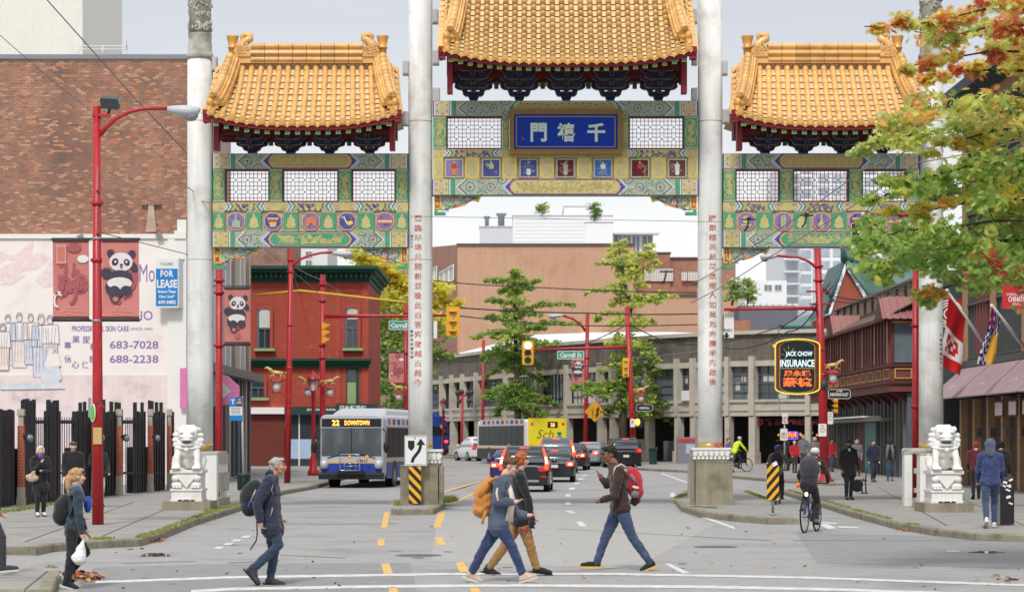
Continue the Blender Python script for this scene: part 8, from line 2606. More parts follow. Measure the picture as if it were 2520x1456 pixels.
def bus(label,px,py,yaw,W,H,L,cb,back):
 g=G(px,py)
 t=thing('city_bus',g,label,'bus','city buses')
 a=math.radians(yaw);ca,sa=math.cos(a),math.sin(a)
 T=lambda x,y,z:Vector((g.x+x*ca+y*sa,g.y-x*sa+y*ca,g.z+z))
 ux=Vector((ca,-sa,0));uy=Vector((sa,ca,0))
 def bx(nm,x0,x1,y0,y1,z0,z1,mat,par=None,r=.03):
  b=MB();c=T((x0+x1)/2,(y0+y1)/2,(z0+z1)/2)
  b.obox(c,ux,uy,ZA,x1-x0,y1-y0,z1-z0,mat);return b.build(nm,par or t)
 b=MB()
 b.loft([[T(u,y,(.38+H)/2+v)for u,v in rrect(W*k,(H-.38)*k2,.22,5)]for y,k,k2 in((.0,.93,.965),(.10,.985,.99),(.35,1,1),(L-.3,1,1),(L,.95,.97))],cb[0])
 body=b.build('body',t)
 s=-1
 for s in(-1,1):
  x0,x1=sorted((s*W/2-s*.02,s*W/2+s*.012))
  bx('side_skirt',x0,x1,.6,L-.2,.36,1.0,cb[1],body)
  bx('side_stripe',x0,x1,.3,L-.2,1.0,1.07,m_byel,body)
  bx('window_band',*sorted((s*W/2-s*.02,s*W/2+s*.006)),.7,L-.6,1.18,2.36,m_bgl,body)
  n=8
  for k in range(n):
   ya,yb=lerp(.75,L-.6,k/n)+.05,lerp(.75,L-.6,(k+1)/n)-.05
   bx('side_window',x0,x1,ya,yb,1.22,2.32,m_bgl,body)
  bx('advert_band',x0,x1,.5,L-1,2.42,2.74,m_sgn,body)
  for k in range(9):bx('advert_mark',*sorted((s*W/2+s*.012,s*W/2+s*.016)),.8+k*1.1,1.5+k*1.1,2.47,2.69,(m_murb,m_pred,m_sky)[k%3],body)
  for y in(2.4,L-3.2):
   b=MB();c=T(s*(W/2-.16),y,.48);b.cyl(c-ux*.15,c+ux*(.165 if s>0 else.15),.48,n=20,mat=m_tyre);w=b.build('wheel',t);b=MB();b.cyl(c+ux*s*.15,c+ux*s*.175,.27,n=14,mat=m_rim);b.build('rim',w)
   b=MB();b.cyl(T(s*(W/2-.05),y,.5),T(s*(W/2+.014),y,.5),.58,n=20,mat=m_blk);b.build('wheel_arch',body)
 if cb[2]:b=MB();b.loft([[T(u*k2,2.2+k,H-.05+z)for u in(-.9,.9)]+[T(u*k2,9.5-k,H-.05+z)for u in(.9,-.9)]for k,k2,z in((-.9,1.2,0),(0,1.1,.22),(.3,.9,.32))],cb[2],smooth=False);b.build('roof_pod',t)
 if not back:
  bx('windscreen',-W*.46,W*.46,-.012,.02,1.24,2.34,m_bws);bx('windscreen_pillar',-.02,.02,-.018,.0,1.24,2.34,m_blk)
  d=bx('destination_panel',-W*.46,W*.46,-.014,.02,2.38,2.70,m_blk)
  b=MB();b.text('22',T(-.62,-.02,2.54),ux,ZA,h=.22,mat=m_led,bold=.03);b.text('DOWNTOWN',T(.22,-.02,2.54),ux,ZA,h=.19,w=.98,mat=m_led,bold=.02);b.build('destination_lettering',d)
  bx('front_panel',-W*.46,W*.46,-.012,.02,1.0,1.22,m_bsil);bx('front_stripe',-W*.46,W*.46,-.018,.02,.965,1.02,m_byel)
  bx('front_skirt',-W*.47,W*.47,-.014,.02,.60,.965,m_bblu);bx('bumper',-W*.50,W*.50,-.14,.1,.34,.60,m_blk);bx('bumper_bar',-W*.5,W*.5,-.16,.0,.53,.58,m_dk);bx('rack_frame',-.55,.55,-.30,-.14,.56,.66,m_blk)
  b=MB();b.text('V9513',T(.42,-.02,1.05),ux,ZA,h=.12,mat=m_blk,bold=.02);b.build('fleet_number',t)
  for s in(-1,1):
   b=MB();b.sphere(T(s*W*.42,-.03,.92),(.13,.06,.13),m_head,12,8);l=b.build('headlight',t)
   b=MB();b.lathe(T(s*W*.42,-.0,.92),[(.01,-.17),(.16,-.16),(.18,0),(.16,.16),(.01,.17)],14,m_bsil);b.build('headlight_rim',l)
   b=MB();b.tube([T(s*W*.48,.0,2.3),T(s*(W*.5+.12),-.25,2.2),T(s*(W*.5+.14),-.28,1.75)],.025,6,m_blk);b.sphere(T(s*(W*.5+.14),-.28,1.6),(.11,.07,.24),m_blk,10,8);b.build('mirror',t)
   b=MB();b.tube([T(s*.95,-.03,1.16),T(s*.4,-.04,1.32),T(s*.1,-.03,1.30)],.015,5,m_blk);b.build('wiper',t)
  b=MB();pr=[T(u,-.34,1.0+v)for u,v in rrect(.78,.62,.06)];b.tube(pr+pr[:1],.02,6,m_chrome)
  for x in(-.22,.0,.22):b.tube([T(x,-.34,.7),T(x,-.34,1.05)],.014,5,m_chrome)
  b.tube([T(-.39,-.34,.86),T(.39,-.34,.86)],.014,5,m_chrome);b.build('bicycle_rack',t)
  for x in(0,.68):
   b=MB();b.sphere(T(x,-.37,1.22),(.08,.02,.06),m_sigy,8,6);b.build('rack_clip',t)
  for k in range(5):
   b=MB();b.sphere(T(-.5+k*.25,.1,H-.03),(.06,.04,.03),m_sigy,8,5);b.build('marker_lamp',t)
 elif back=='advert':
  bx('rear_panel',-W*.47,W*.47,-.012,.02,.6,2.78,m_busy)
  d=bx('destination_panel',.02,.62,-.022,.0,2.22,2.58,m_blk);b=MB();b.text('22',T(.32,-.028,2.4),ux,ZA,h=.2,mat=m_led,bold=.03);b.build('destination_lettering',d)
  b=MB();b.text('Sch',T(-.1,-.02,1.86),ux*1,ZA+ux*.3,h=.52,mat=m_blk,bold=-.01);b.build('advert_lettering',t)
  b=MB();pts=[(-.28,.0),(.28,0),(.28,.22),(.12,.38),(.09,.5),(.11,.52),(.11,.6),(-.11,.6),(-.11,.52),(-.09,.5),(-.12,.38),(-.28,.22)];b.prism(pts,T(.72,-.016,1.35),ux,ZA,.01,m_green);b.prism([(-.12,.5),(.12,.5),(.12,.62),(-.12,.62)],T(.72,-.022,1.35),ux,ZA,.005,m_dkgreen);b.build('advert_bottle',t)
  for s in(-1,1):
   for z in(2.45,1.15):
    b=MB();b.sphere(T(s*W*.38,-.02,z),(.09,.03,.09),m_tail,8,6);b.build('tail_light',t)
 else:
  bx('rear_window',-W*.42,W*.42,-.012,.02,1.5,2.2,m_bgl)
  for s in(-1,1):
   b=MB();b.tube([T(s*W*.30,-.03,1.05),T(s*W*.45,-.03,1.05)],.09,8,m_brake);b.sphere(T(s*W*.4,-.03,2.75),(.12,.05,.06),m_brake,8,6);b.build('tail_light',t)
  b=MB();b.tube([T(.55,-.05,2.3),T(.95,-.05,1.75)],.1,8,m_porange);b.build('rope_reel',t)
  b=MB()
  for x in(-.4,.4):b.tube([T(x,4,H+.3),T(x,-1.6,H+.5)],.04,6,m_sigy)
  b.build('trolley_pole',t)
 return t
bus('front bus with amber 22 Downtown display, silver and blue, beside the inner left column',865,1200,7,2.56,2.86,12,(m_bsil,m_bblu,m_bsil),None)
bus('bus with a yellow advert rear driving away beyond the ginkgo tree',1347,1146,-15,2.45,2.72,12,(m_trimw,m_blk,None),'advert')
m_tbl=M('trolley_blue',(36,62,140),.35,var=.04)
bus('dark blue trolleybus rear showing right of the inner left column',1066,1120,-3,2.5,3.0,11,(m_tbl,m_tbl,m_bblu),'trolley')
# ------------------------------------------------------------------ trees
m_bark=M('bark',(92,80,68),.95,var=.25,scale=6,bump=.4);m_barkd=M('bark_dark',(62,54,48),.95,var=.2,scale=8)
def leafm(n,c,k=.95):
 m=M(n,c,.6,var=.18,scale=5,spec=.25,k=k)
 N,L=m.node_tree.nodes,m.node_tree.links
 tr_=N.new('ShaderNodeBsdfTranslucent');mx=N.new('ShaderNodeMixShader');mx.inputs[0].default_value=.5
 tr_.inputs['Color'].default_value=tuple(min(1,lin(v)*1.25)for v in c)+(1,)
 L.new(N['Principled BSDF'].outputs[0],mx.inputs[1]);L.new(tr_.outputs[0],mx.inputs[2]);L.new(mx.outputs[0],N['Material Output'].inputs['Surface'])
 return m
LV={'g':leafm('leaf_green',(152,178,92)),'d':leafm('leaf_deep',(116,152,78)),'y':leafm('leaf_lime',(210,212,116)),'o':leafm('leaf_orange',(228,172,96)),'r':leafm('leaf_red',(202,96,74)),'u':leafm('leaf_yellow',(220,204,84)),'p':leafm('leaf_pale',(204,206,140))}
OAK=[(0,-.5),(.10,-.22),(.34,-.26),(.16,-.04),(.46,.06),(.17,.14),(.32,.40),(.09,.26),(0,.58),(-.09,.26),(-.32,.40),(-.17,.14),(-.46,.06),(-.16,-.04),(-.34,-.26),(-.10,-.22)]
FAN=[(0,-.5),(.30,.05),(.46,.34),(.16,.46),(0,.34),(-.16,.46),(-.46,.34),(-.30,.05)]
CLP=[(0,-.5),(.3,-.2),(.5,.1),(.2,.25),(.1,.5),(-.2,.3),(-.5,.15),(-.25,-.2)]
def leaf(b,c,s,shape,mat,rr,droop=.5):
 a=rr.uniform(0,2*PI)
 d=Vector((math.cos(a),math.sin(a),-droop+rr.uniform(-.6,.6))).normalized()
 n=Vector((rr.gauss(0,.7),rr.gauss(0,.7),1)).normalized()
 u=d.cross(n)
 if u.length<1e-3:return
 u.normalize()
 b.add([c+(u*x+d*y)*s+n*(abs(x)*s*.18)for x,y in shape],[tuple(range(len(shape)))],mat)
def tree(name,label,trunk,boughs,per_m,size,shape,seed,spread=(.12,.45),droop=.5,r0=.2,group=None,tag_cat='tree',taper=.16):
 """trunk: world points; boughs: (world points from trunk to tip, colour string, spread scale)"""
 rr=random.Random(seed)
 t=thing(name,trunk[0],label,tag_cat,group)
 b=MB();n=len(trunk)
 b.tube(trunk,[max(.012,r0*(1-.92*i/(n-1)))for i in range(n)],10,m_bark);b.build('trunk',t)
 br=MB();lv=MB()
 for pts,cols,k in boughs:
  q=[Vector(p)for p in pts]
  L=sum((a-c).length for a,c in zip(q[:-1],q[1:]))
  br.tube(q,[max(.008,r0*taper*(1-.85*i/(len(q)-1))*min(1,L/2))for i in range(len(q))],6,m_barkd)
  ncl=max(4,int(L*5.5))
  cl=[]
  for i in range(ncl):
   f=(i+rr.random())/ncl
   s=f*(len(q)-1);j=min(int(s),len(q)-2)
   c=q[j].lerp(q[j+1],s-j)
   w=lerp(spread[1],spread[0],f)*k
   cc=c+Vector((rr.gauss(0,w),rr.gauss(0,w*1.1),rr.gauss(-.1*w,w*.55)))
   cl.append((cc,f,rr.choice(cols)))
   br.tube([c,(c+cc)/2+Vector((0,0,.05*w)),cc],.008 if r0<.3 else.012,4,m_barkd)
  m=int(L*per_m)
  for i in range(m):
   cc,f,col=rr.choice(cl)
   w=lerp(spread[1],spread[0],f)*k*.7
   p=cc+Vector((rr.gauss(0,w),rr.gauss(0,w),rr.gauss(-.1*w,w*.5)))
   c2=col if rr.random()<.45 else rr.choice(cols)
   leaf(lv,p,size*rr.uniform(.7,1.25),shape,LV[c2],rr,droop)
 br.build('branch',t)
 lv.build('foliage',t,kind='stuff')
 return t
def pxb(pts,y,dy=0.0):return[P(a,c,y+dy*i/max(1,len(pts)-1))for i,(a,c)in enumerate(pts)]
# the oak that leans in from the right
YO=34.0
base=Vector((PX(2745,YO),YO,.14))
tr=[base]+[P(x,y,YO)for x,y in((2742,1150),(2738,800),(2730,520),(2722,250),(2728,0),(2715,-220))]
bo=[]
for pts,c,k,dy in(([(2725,60),(2560,22),(2420,24),(2290,56),(2128,66)],'ryopyo',.55,-2),([(2725,80),(2560,60),(2440,66),(2330,90),(2250,78)],'yyogpr',1.0,1.5),([(2725,160),(2580,128),(2440,126),(2310,148),(2215,168)],'royoy',.5,-1),([(2725,220),(2560,176),(2440,172),(2330,178),(2278,186)],'ooyryo',.5,1),([(2725,300),(2580,236),(2440,232),(2320,262),(2225,282),(2160,308)],'yygpyo',.95,-1.5),([(2725,330),(2560,286),(2430,292),(2310,320),(2190,342),(2106,368)],'yyyggp',.75,1.2),([(2725,360),(2560,322),(2460,318),(2360,346),(2280,366)],'yyop',.8,0),([(2725,470),(2570,398),(2440,396),(2330,424),(2230,452),(2140,500)],'gggydy',.85,-1),([(2725,500),(2570,440),(2460,440),(2360,452),(2260,484)],'ggdgy',.9,2),([(2725,560),(2570,492),(2440,490),(2330,508),(2210,536)],'yougyo',.62,-.5),([(2725,600),(2570,540),(2440,544),(2330,560),(2230,566),(2140,590),(2104,612)],'gggdyg',1.0,-1.5),([(2725,640),(2560,590),(2430,592),(2310,612),(2200,640),(2128,664)],'ggdggy',1.05,1),([(2725,690),(2560,636),(2430,634),(2330,650),(2240,660)],'gdgdg',1.15,0),([(2725,720),(2570,672),(2470,668),(2380,690),(2310,712),(2268,736)],'dgdgog',.8,1.5),([(2725,700),(2580,652),(2480,650),(2420,664)],'dgdr',1.1,-2),([(2725,560),(2600,520),(2500,560),(2420,590),(2330,600)],'gdog',1.0,3),([(2725,200),(2610,150),(2500,90),(2420,70)],'yogy',.9,3),([(2745,100),(2900,60),(3060,120)],'yrog',1.3,1),([(2745,300),(2920,260),(3100,340)],'yggo',1.4,-2),([(2745,500),(2930,470),(3120,560)],'ggdy',1.4,1),([(2745,620),(2900,600),(3060,690)],'gdg',1.3,-1),([(2720,-100),(2600,-160),(2440,-120)],'yor',1.3,0),([(2720,-150),(2860,-220),(2980,-180)],'yor',1.3,0)):
 bo.append((pxb(pts,YO,dy),c,k))
tree('oak_tree','pin oak leaning in from the right with lobed green, yellow and red leaves',tr,bo,320,.132,OAK,3,(.12,.32),.6,.22,taper=.13)
# the two ginkgos
def ginkgo(label,y,trunk,tips,cols,seed,per_m=195):
 tr=[G(trunk[0][0],trunk[0][1],.13)]+[P(a,c,y)for a,c in trunk[1:]]
 tr[0].y=y;tr[0].x=PX(trunk[0][0],y);tr[0].z=gz(y)
 rr=random.Random(seed);bo=[]
 for(x0,y0),(x1,y1),k in tips:
  dy=rr.uniform(-2.2,2.2)
  mid=((x0+x1)/2+rr.uniform(-4,4),(y0+y1)/2-6-abs(x1-x0)*.05)
  bo.append((pxb([(x0,y0),mid,(x1,y1)],y,dy),cols(y1),k))
 return tree('ginkgo_tree',label,tr,bo,per_m,.21,FAN,seed,(.22,.40),.7,.30,'ginkgo trees across the junction',taper=.12)
tx_=lambda y:1268
ginkgo('left ginkgo tree, mid green and spire shaped, behind the traffic light',158,[(1275,1125),(1274,1000),(1270,860),(1266,760),(1264,662)],[((1268,a),b,k)for a,b,k in((690,(1262,662),.6),(700,(1196,692),.6),(712,(1328,690),.6),(720,(1228,716),.7),(730,(1305,712),.7),(745,(1280,738),.8),(755,(1198,738),.6),(765,(1245,770),.9),(775,(1325,772),.8),(770,(1418,748),.5),(800,(1192,778),.55),(800,(1290,810),1.1),(810,(1340,805),.8),(815,(1428,795),.55),(830,(1172,826),.75),(830,(1230,840),1.1),(840,(1310,850),1.1),(850,(1372,846),.75),(870,(1185,880),.8),(880,(1330,900),.9),(880,(1196,930),.5),(900,(1256,900),1.1),(910,(1350,950),.5),(940,(1290,950),1.1),(950,(1200,976),.9),(960,(1240,990),1.2),(960,(1330,985),1.1),(970,(1385,1000),.6),(990,(1215,1018),.6),(985,(1300,1020),1.0),(990,(1345,1022),.7))],lambda y:'ggdgy' if y<860 else 'ggddg',21)
ginkgo('right ginkgo tree, taller, two leaders, yellow green, behind the leaning red pole',146,[(1532,1145),(1534,1000),(1542,860),(1552,760),(1530,660),(1520,590)],[((a,b),c,k)for a,b,c,k in((1526,640,(1518,590),.7),(1528,650,(1500,618),.7),(1530,660,(1470,650),.5),(1532,680,(1548,628),.7),(1552,690,(1600,600),.7),(1556,680,(1625,640),.6),(1580,650,(1612,616),.6),(1540,720,(1442,716),.5),(1535,700,(1486,716),.6),(1555,710,(1590,700),.7),(1550,740,(1505,748),.8),(1550,745,(1662,730),.55),(1552,745,(1620,742),.6),(1545,770,(1462,786),.5),(1548,790,(1500,800),.8),(1550,800,(1580,800),.9),(1552,790,(1612,792),.5),(1545,830,(1505,850),.8),(1550,830,(1585,850),.9),(1552,850,(1612,880),.7),(1580,850,(1622,930),.6),(1600,880,(1614,985),.5),(1540,880,(1500,910),.9),(1542,890,(1570,920),.9),(1536,930,(1490,970),1.0),(1536,940,(1560,985),1.1),(1536,950,(1440,975),.8),(1500,960,(1402,952),.6),(1536,970,(1530,1020),.9),(1540,960,(1630,1000),.8),(1600,990,(1700,1022),.5),(1540,990,(1600,1030),.8),(1536,985,(1490,1024),.7),(1600,1010,(1650,1042),.5))],lambda y:'yyygp' if y<880 else 'ggygd',33)
yt_=168
tree('yellow_tree','golden yellow street tree behind the inner left column beside the red house',[Vector((PX(1000,yt_),yt_,gz(yt_))),P(1000,900,yt_),P(1004,780,yt_),P(1008,690,yt_)],[(pxb(p,yt_,d),c,k)for p,d,c,k in(([(1004,760),(960,700),(930,690)],1,'uuyu',1.6),([(1004,780),(950,740),(915,740)],-2,'uuyg',1.7),([(1004,730),(985,690),(970,640)],0,'uuy',1.2),([(1004,800),(950,800),(912,790)],1,'uygg',1.7),([(1004,840),(955,850),(920,850)],-1,'ggyd',1.7),([(1004,880),(955,900),(920,905)],2,'ggd',1.7),([(1004,920),(960,945),(925,960)],0,'gdg',1.7),([(1004,950),(965,985),(940,1000)],0,'gdd',1.5),([(1004,740),(1070,700),(1096,720)],0,'uuy',1.2),([(1004,770),(1080,740),(1130,750)],1,'uuuy',.7),([(1004,800),(1060,780),(1096,800)],-1,'uyg',1.2),([(1004,850),(1060,850),(1095,880)],0,'gyd',1.3),([(1004,720),(1010,690),(1012,660)],0,'uuy',1.2),([(900,640),(880,625),(862,618)],-3,'uuy',.8),([(1004,700),(940,650),(900,640)],-2,'uuy',.8))],190,.34,CLP,8,(.35,.55),.4,.3)
for l,x,yb,yt2,y,w,c in(('small round tree on the roof of the white complex',1335,530,503,330,.5,'dgp'),('slim dark tree on the roof of the white complex',1463,548,502,330,.4,'dd'),('shrub on the planted terrace of the grey block, left one',1802,752,690,206,.25,'dp'),('shrub on the planted terrace of the grey block, right one',1840,752,694,206,.2,'dp')):
 q=[P(x,yb,y),P(x,(yb+yt2)/2,y),P(x,yt2,y)]
 tree('roof_tree',l,q,[([q[0].lerp(q[2],f),q[0].lerp(q[2],f+.1)+Vector((dx*w,0,.2))],c,1.6)for f in(.25,.45,.65,.85)for dx in(-.7,.7,.1)],90,.30,CLP,x,(.16,.24),.2,.1,'rooftop trees')
def cl(n,c,var=.16,**k):return M('cloth_'+n,c,.85,var=var,scale=6,big=.12,sheen=.2,bump=.25,bscale=38,dirt=(tuple(min(255,v*1.35+14)for v in c),.22,7),**k)
SK=[M('skin_light',(224,180,156),.5,var=.05,spec=.4),M('skin_tan',(196,146,116),.5,var=.05,spec=.4),M('skin_brown',(148,100,74),.5,var=.05,spec=.4),M('skin_dark',(84,58,46),.5,var=.05,spec=.4)]
HR={k:M('hair_'+k,c,.7,var=.3,scale=30)for k,c in(('grey',(176,172,168)),('white',(224,220,214)),('brown',(104,74,56)),('blond',(190,152,106)),('red',(186,98,52)),('black',(34,30,30)))}
C_={k:cl(k,c)for k,c in(('navy',(42,46,66)),('black',(32,32,36)),('denim',(60,76,106)),('dkdenim',(48,66,88)),('bluejean',(46,60,98)),('brown',(58,40,36)),('khaki',(150,112,66)),('slate',(78,88,108)),('teal',(46,62,72)),('cream',(226,212,194)),('purple',(84,64,150)),('lilac',(112,108,152)),('red',(186,32,44)),('maroon',(96,34,50)),('blue',(54,66,110)),('grey',(116,116,120)),('olive',(104,110,84)),('hivis',(222,244,40)),('tan',(200,132,62)),('royal',(40,72,170)),('white',(234,234,234)),('pinkish',(206,176,160)),('char',(58,58,64)),('leo',(150,128,104)),('puffy',(44,44,70)))}
m_eye=M('eye_dark',(40,32,30),.2);m_lip=M('lip',(170,96,88),.5);m_sole=M('shoe_sole',(222,216,204),.7);m_solex=M('shoe_sole_yellow',(238,186,60),.6)
def pose(base,h,face,stride=.0,arms=(.1,.1),lean=0.0,side=1):
 """joints of a standing or walking figure; face 0 looks at the camera, 90 to the right, 180 away"""
 f=math.radians(face)
 F=Vector((math.sin(f),-math.cos(f),0));R=Vector((F.y,-F.x,0))
 B=Vector(base)
 q=lambda r,fw,z:B+R*(r*h)+F*((fw+lean*z)*h)+ZA*(z*h)
 J={'F':F,'R':R,'h':h,'hd':q(0,.02,.925),'nk':q(0,0,.845),'ch':q(0,0,.72),'pv':q(0,0,.53)}
 for s,n,st,ar in((1,'R',stride*side,arms[0]),(-1,'L',-stride*side,arms[1])):
  J['s'+n]=q(s*.105,0,.805)
  J['e'+n]=q(s*.135,ar*.45-.02,.63);J['w'+n]=q(s*.125,ar+.04,.49+abs(ar)*.25)
  J['h'+n]=q(s*.05,0,.52)
  J['k'+n]=q(s*.052,st*.55+(.05 if stride else.01),.285);J['a'+n]=q(s*.05,st,.045+(.05 if st<-.05 else 0))
  J['t'+n]=q(s*.06,st+.125,.018+(.0 if st<-.05 else.03*(st>.05)))
 return J
def person(label,J,skin,hair,top,bottom,shoe,vox=.018,hem=0.0,hairstyle='short',build=1.0,sole=None,sleeve=1.0,faced=True,bag=None,wr=.016,shirt=None,group='people in the street',grip='relaxed',puffy=0.0):
 h=J['h'];k=h/1.75;F,R=J['F'],J['R']
 HF=J.get('HF',F);HF=HF.normalized();HR_=Vector((HF.y,-HF.x,0)).normalized();U=HR_.cross(HF).normalized()
 base=Vector((J['pv'].x,J['pv'].y,min(J['aL'].z,J['aR'].z)-.045*h))
 t=thing('person',base,label,'person',group)
 hd=J['hd'];near=vox<.013
 P_=[]
 S=lambda c,r,m=0:P_.append(('s',(c,tuple(x*k for x in r)if isinstance(r,tuple)else r*k),m))
 C=lambda*pr,m=0:P_.append(('c',[(p,r*k)for p,r in pr],m))
 S(hd+U*.02*k-HF*.012*k,(.078,.078,.098));C((hd-U*.01*k+HF*.03*k,.062),(hd-U*.075*k+HF*.045*k,.040));S(hd-U*.05*k+HF*.035*k,.055)
 C((hd+HF*.088*k+U*.012*k,.010),(hd+HF*.108*k-U*.022*k,.015));S(hd+HF*.085*k-U*.052*k,.017)
 for s in(-1,1):S(hd+HR_*s*.078*k-HF*.005*k-U*.01*k,(.012,.016,.028));S(hd+HF*.07*k+HR_*s*.045*k-U*.02*k,.026)
 C((hd-U*.05*k-HF*.02*k,.055),(J['nk']-HF*.01*k,.060),(J['ch'],.09));C((J['ch'],.11),(J['pv'],.10))
 for s,n in((1,'R'),(-1,'L')):
  C((J['ch']+ZA*.06*k,.07),(J['s'+n],.05),(J['e'+n],.038),(J['w'+n],.026))
  C((J['h'+n],.08),(J['k'+n],.052),(J['a'+n],.036),(J['t'+n].lerp(J['a'+n],.4)-ZA*.01,.030))
  w=J['w'+n];d=J.get('d'+n)
  d=(w-J['e'+n]).normalized()if d is None else d.normalized()
  pl=d.cross(F if abs(d.dot(F))<.8 else ZA).normalized()if not J.get('pl'+n)else J['pl'+n]
  nrm=pl.cross(d).normalized()
  S(w+d*.045*k,(.036,.030,.042)if abs(d.z)>.6 else(.042,.034,.030))
  C((w,.026),(w+d*.06*k,.030))
  cu=.55 if grip=='relaxed' else(1.3 if grip=='fist' else.15)
  if near:
   for i,(o,L)in enumerate(((-.030,.072),(-.010,.082),(.011,.078),(.030,.060))):
    p0=w+d*.075*k+pl*o*k
    p1=p0+(d*math.cos(cu*.5)+nrm*math.sin(cu*.5))*L*.5*k;p2=p1+(d*math.cos(cu)+nrm*math.sin(cu))*L*.5*k
    C((p0,.0105),(p1,.0098),(p2,.008))
   p0=w+d*.03*k-pl*.03*k;C((p0,.014),(p0+(d*.6-pl*.7+nrm*.3)*.035*k,.0115),(p0+(d*1.3-pl*.75+nrm*.6)*.045*k,.009))
  else:C((w+d*.06*k,.026),(w+d*.10*k+nrm*.02,.022),(w+d*.13*k+nrm*.05*k,.016));C((w+d*.03*k,.015),(w+d*.07*k-pl*.045*k,.012))
 body=fuse('body',P_,vox*.8 if near else vox*.9,[SK[skin]],1).build('body',t)
 if faced:
  b=MB()
  for s in(-1,1):
   e=hd+HF*.083*k+HR_*s*.033*k+U*.012*k
   b.sphere(e,.011*k,m_eye,8,6);b.tube([e+U*.022*k-HR_*.016*k+HF*.004,e+U*.027*k+HF*.006,e+U*.02*k+HR_*.018*k],.0045*k,5,HR[hair]if hair!='white' else HR['grey'])
  b.build('eye',body)
  b=MB();m_=hd+HF*.094*k-U*.055*k;b.tube([m_-HR_*.024*k-HF*.010*k,m_+HF*.003,m_+HR_*.024*k-HF*.010*k],.007*k,6,m_lip);b.build('mouth',body)
 P_=[]
 bw=build
 C((J['nk']-ZA*.02*k,.075),(J['nk']-ZA*.05*k,.085));sm=(J['sL']+J['sR'])/2
 for s in(-1,1):
  o=R*s*.07*k*bw
  C((J['nk']-ZA*.045*k+o*.5,.075),(J['ch']+o+ZA*.03*k,.115*bw),(J['ch'].lerp(J['pv'],.55)+o,.108*bw),(J['pv']+o-ZA*.02,.122*bw))
  if hem:C((J['pv']+o,.115*bw),(J['pv'].lerp((J['kL']+J['kR'])/2,hem)+o*1.15,.135*bw))
 C((J['ch'],.12*bw),(J['pv']-ZA*.02,.132*bw))
 for n in 'RL':C((J['nk'].lerp(J['s'+n],.6),.075),(J['s'+n],.074*bw),(J['s'+n].lerp(J['e'+n],.5),.064+puffy),(J['e'+n],.057+puffy),(J['e'+n].lerp(J['w'+n],.6*sleeve),.050+puffy),(J['e'+n].lerp(J['w'+n],.97*sleeve),.042+puffy*.6))
 fuse('top',P_,vox,[C_[top]],2,wr*.85,8,seed=int(hd.x*10)).build('jacket',t)
 P_=[]
 C((J['pv']+ZA*.02,.098*bw),(J['pv']-ZA*.04*k,.108*bw))
 for n in 'RL':
  C((J['h'+n],.098*bw),(J['h'+n].lerp(J['k'+n],.35),.094*bw),(J['k'+n],.072),(J['k'+n].lerp(J['a'+n],.4),.066),(J['a'+n]+(J['k'+n]-J['a'+n])*.06,.056))
 fuse('legs',P_,vox,[C_[bottom]],2,wr*.55,11,seed=3).build('trousers',t)
 for n in 'RL':
  a,to=J['a'+n],J['t'+n]
  d=(to-a);dn=d.normalized();hl=a-Vector((dn.x,dn.y,0))*.055*k-ZA*.02*k if 'hl'+n not in J else J['hl'+n]
  fd=(to-hl).normalized();up=(ZA-fd*fd.z).normalized();sd=fd.cross(up)
  P_=[]
  C((a+ZA*.03*k,.044),(hl+up*.025*k+fd*.03*k,.042));C((hl+up*.022*k+fd*.02*k,.038),(hl.lerp(to,.55)+up*.02*k,.043),(to+up*.012*k-fd*.02,.034));C((a,.045),(hl.lerp(to,.6)+up*.028*k,.038))
  o=fuse('shoe',P_,vox*.8,[C_[shoe]],1).build('shoe',t)
  b=MB();q=[(-.035,-.04),(-.05,0),(-.035,.04),(.10,.042),(.2,.05),(.27,.035),(.285,0),(.27,-.035),(.2,-.05),(.10,-.042)]
  Lf=(to-hl).length/.26
  b.prism([(x*Lf,y*k)for x,y in q],hl-up*.006*k,fd,sd if fd.cross(sd).z>0 else-sd,.022*k,sole or m_eye);b.build('sole',o)
 P_=[]
 cap=[(hd+U*.045*k-HF*.02*k,(.086,.086,.080)),(hd+U*.0*k-HF*.045*k,(.080,.062,.090))]
 if hairstyle in('short','pony','bun','bob'):
  for c,r in cap:S(c,r)
  S(hd+U*.088*k+HF*.035*k,(.060,.060,.026))
  rr=random.Random(7)
  for _ in range(14):
   v=Vector((rr.gauss(0,1),rr.gauss(0,1),abs(rr.gauss(0,.8))+.1)).normalized();S(hd+U*.03*k-HF*.03*k+v*.078*k,.026)
  if hairstyle=='bob':
   for s in(-1,1):C((hd+HR_*s*.07*k+U*.03*k,.036),(hd+HR_*s*.075*k-U*.05*k-HF*.02*k,.034))
  if hairstyle=='pony':C((hd+U*.03*k-HF*.09*k,.036),(hd-U*.03*k-HF*.125*k,.046),(hd-U*.14*k-HF*.12*k,.042),(hd-U*.25*k-HF*.10*k,.018));S(hd+U*.0-HF*.04*k,(.084,.08,.09))
  if hairstyle=='bun':S(hd+U*.11*k-HF*.085*k,.042);S(hd+U*.05*k-HF*.07*k,.06)
  fuse('hair',P_,vox*.85,[HR[hair]],1,.004 if hairstyle=='pony' else.009,48).build('hair',t)
 elif hairstyle in('cap','beanie','hood','helmet'):
  mt=J['hat']
  if hairstyle=='hood':S(hd+U*.03*k-HF*.025*k,(.112,.112,.122));C((hd-U*.05*k-HF*.05*k,.095),(J['nk']-F*.03*k,.105))
  elif hairstyle=='helmet':S(hd+U*.055*k-HF*.01*k,(.100,.118,.082))
  elif hairstyle=='beanie':S(hd+U*.05*k-HF*.015*k,(.093,.093,.085))
  else:S(hd+U*.065*k,(.098,.110,.042));S(hd+U*.05*k+HF*.075*k,(.075,.05,.018))
  fuse('hat',P_,vox*.9,[mt],1,.003,20).build({'cap':'cap','hood':'hood','beanie':'beanie','helmet':'helmet'}[hairstyle],t)
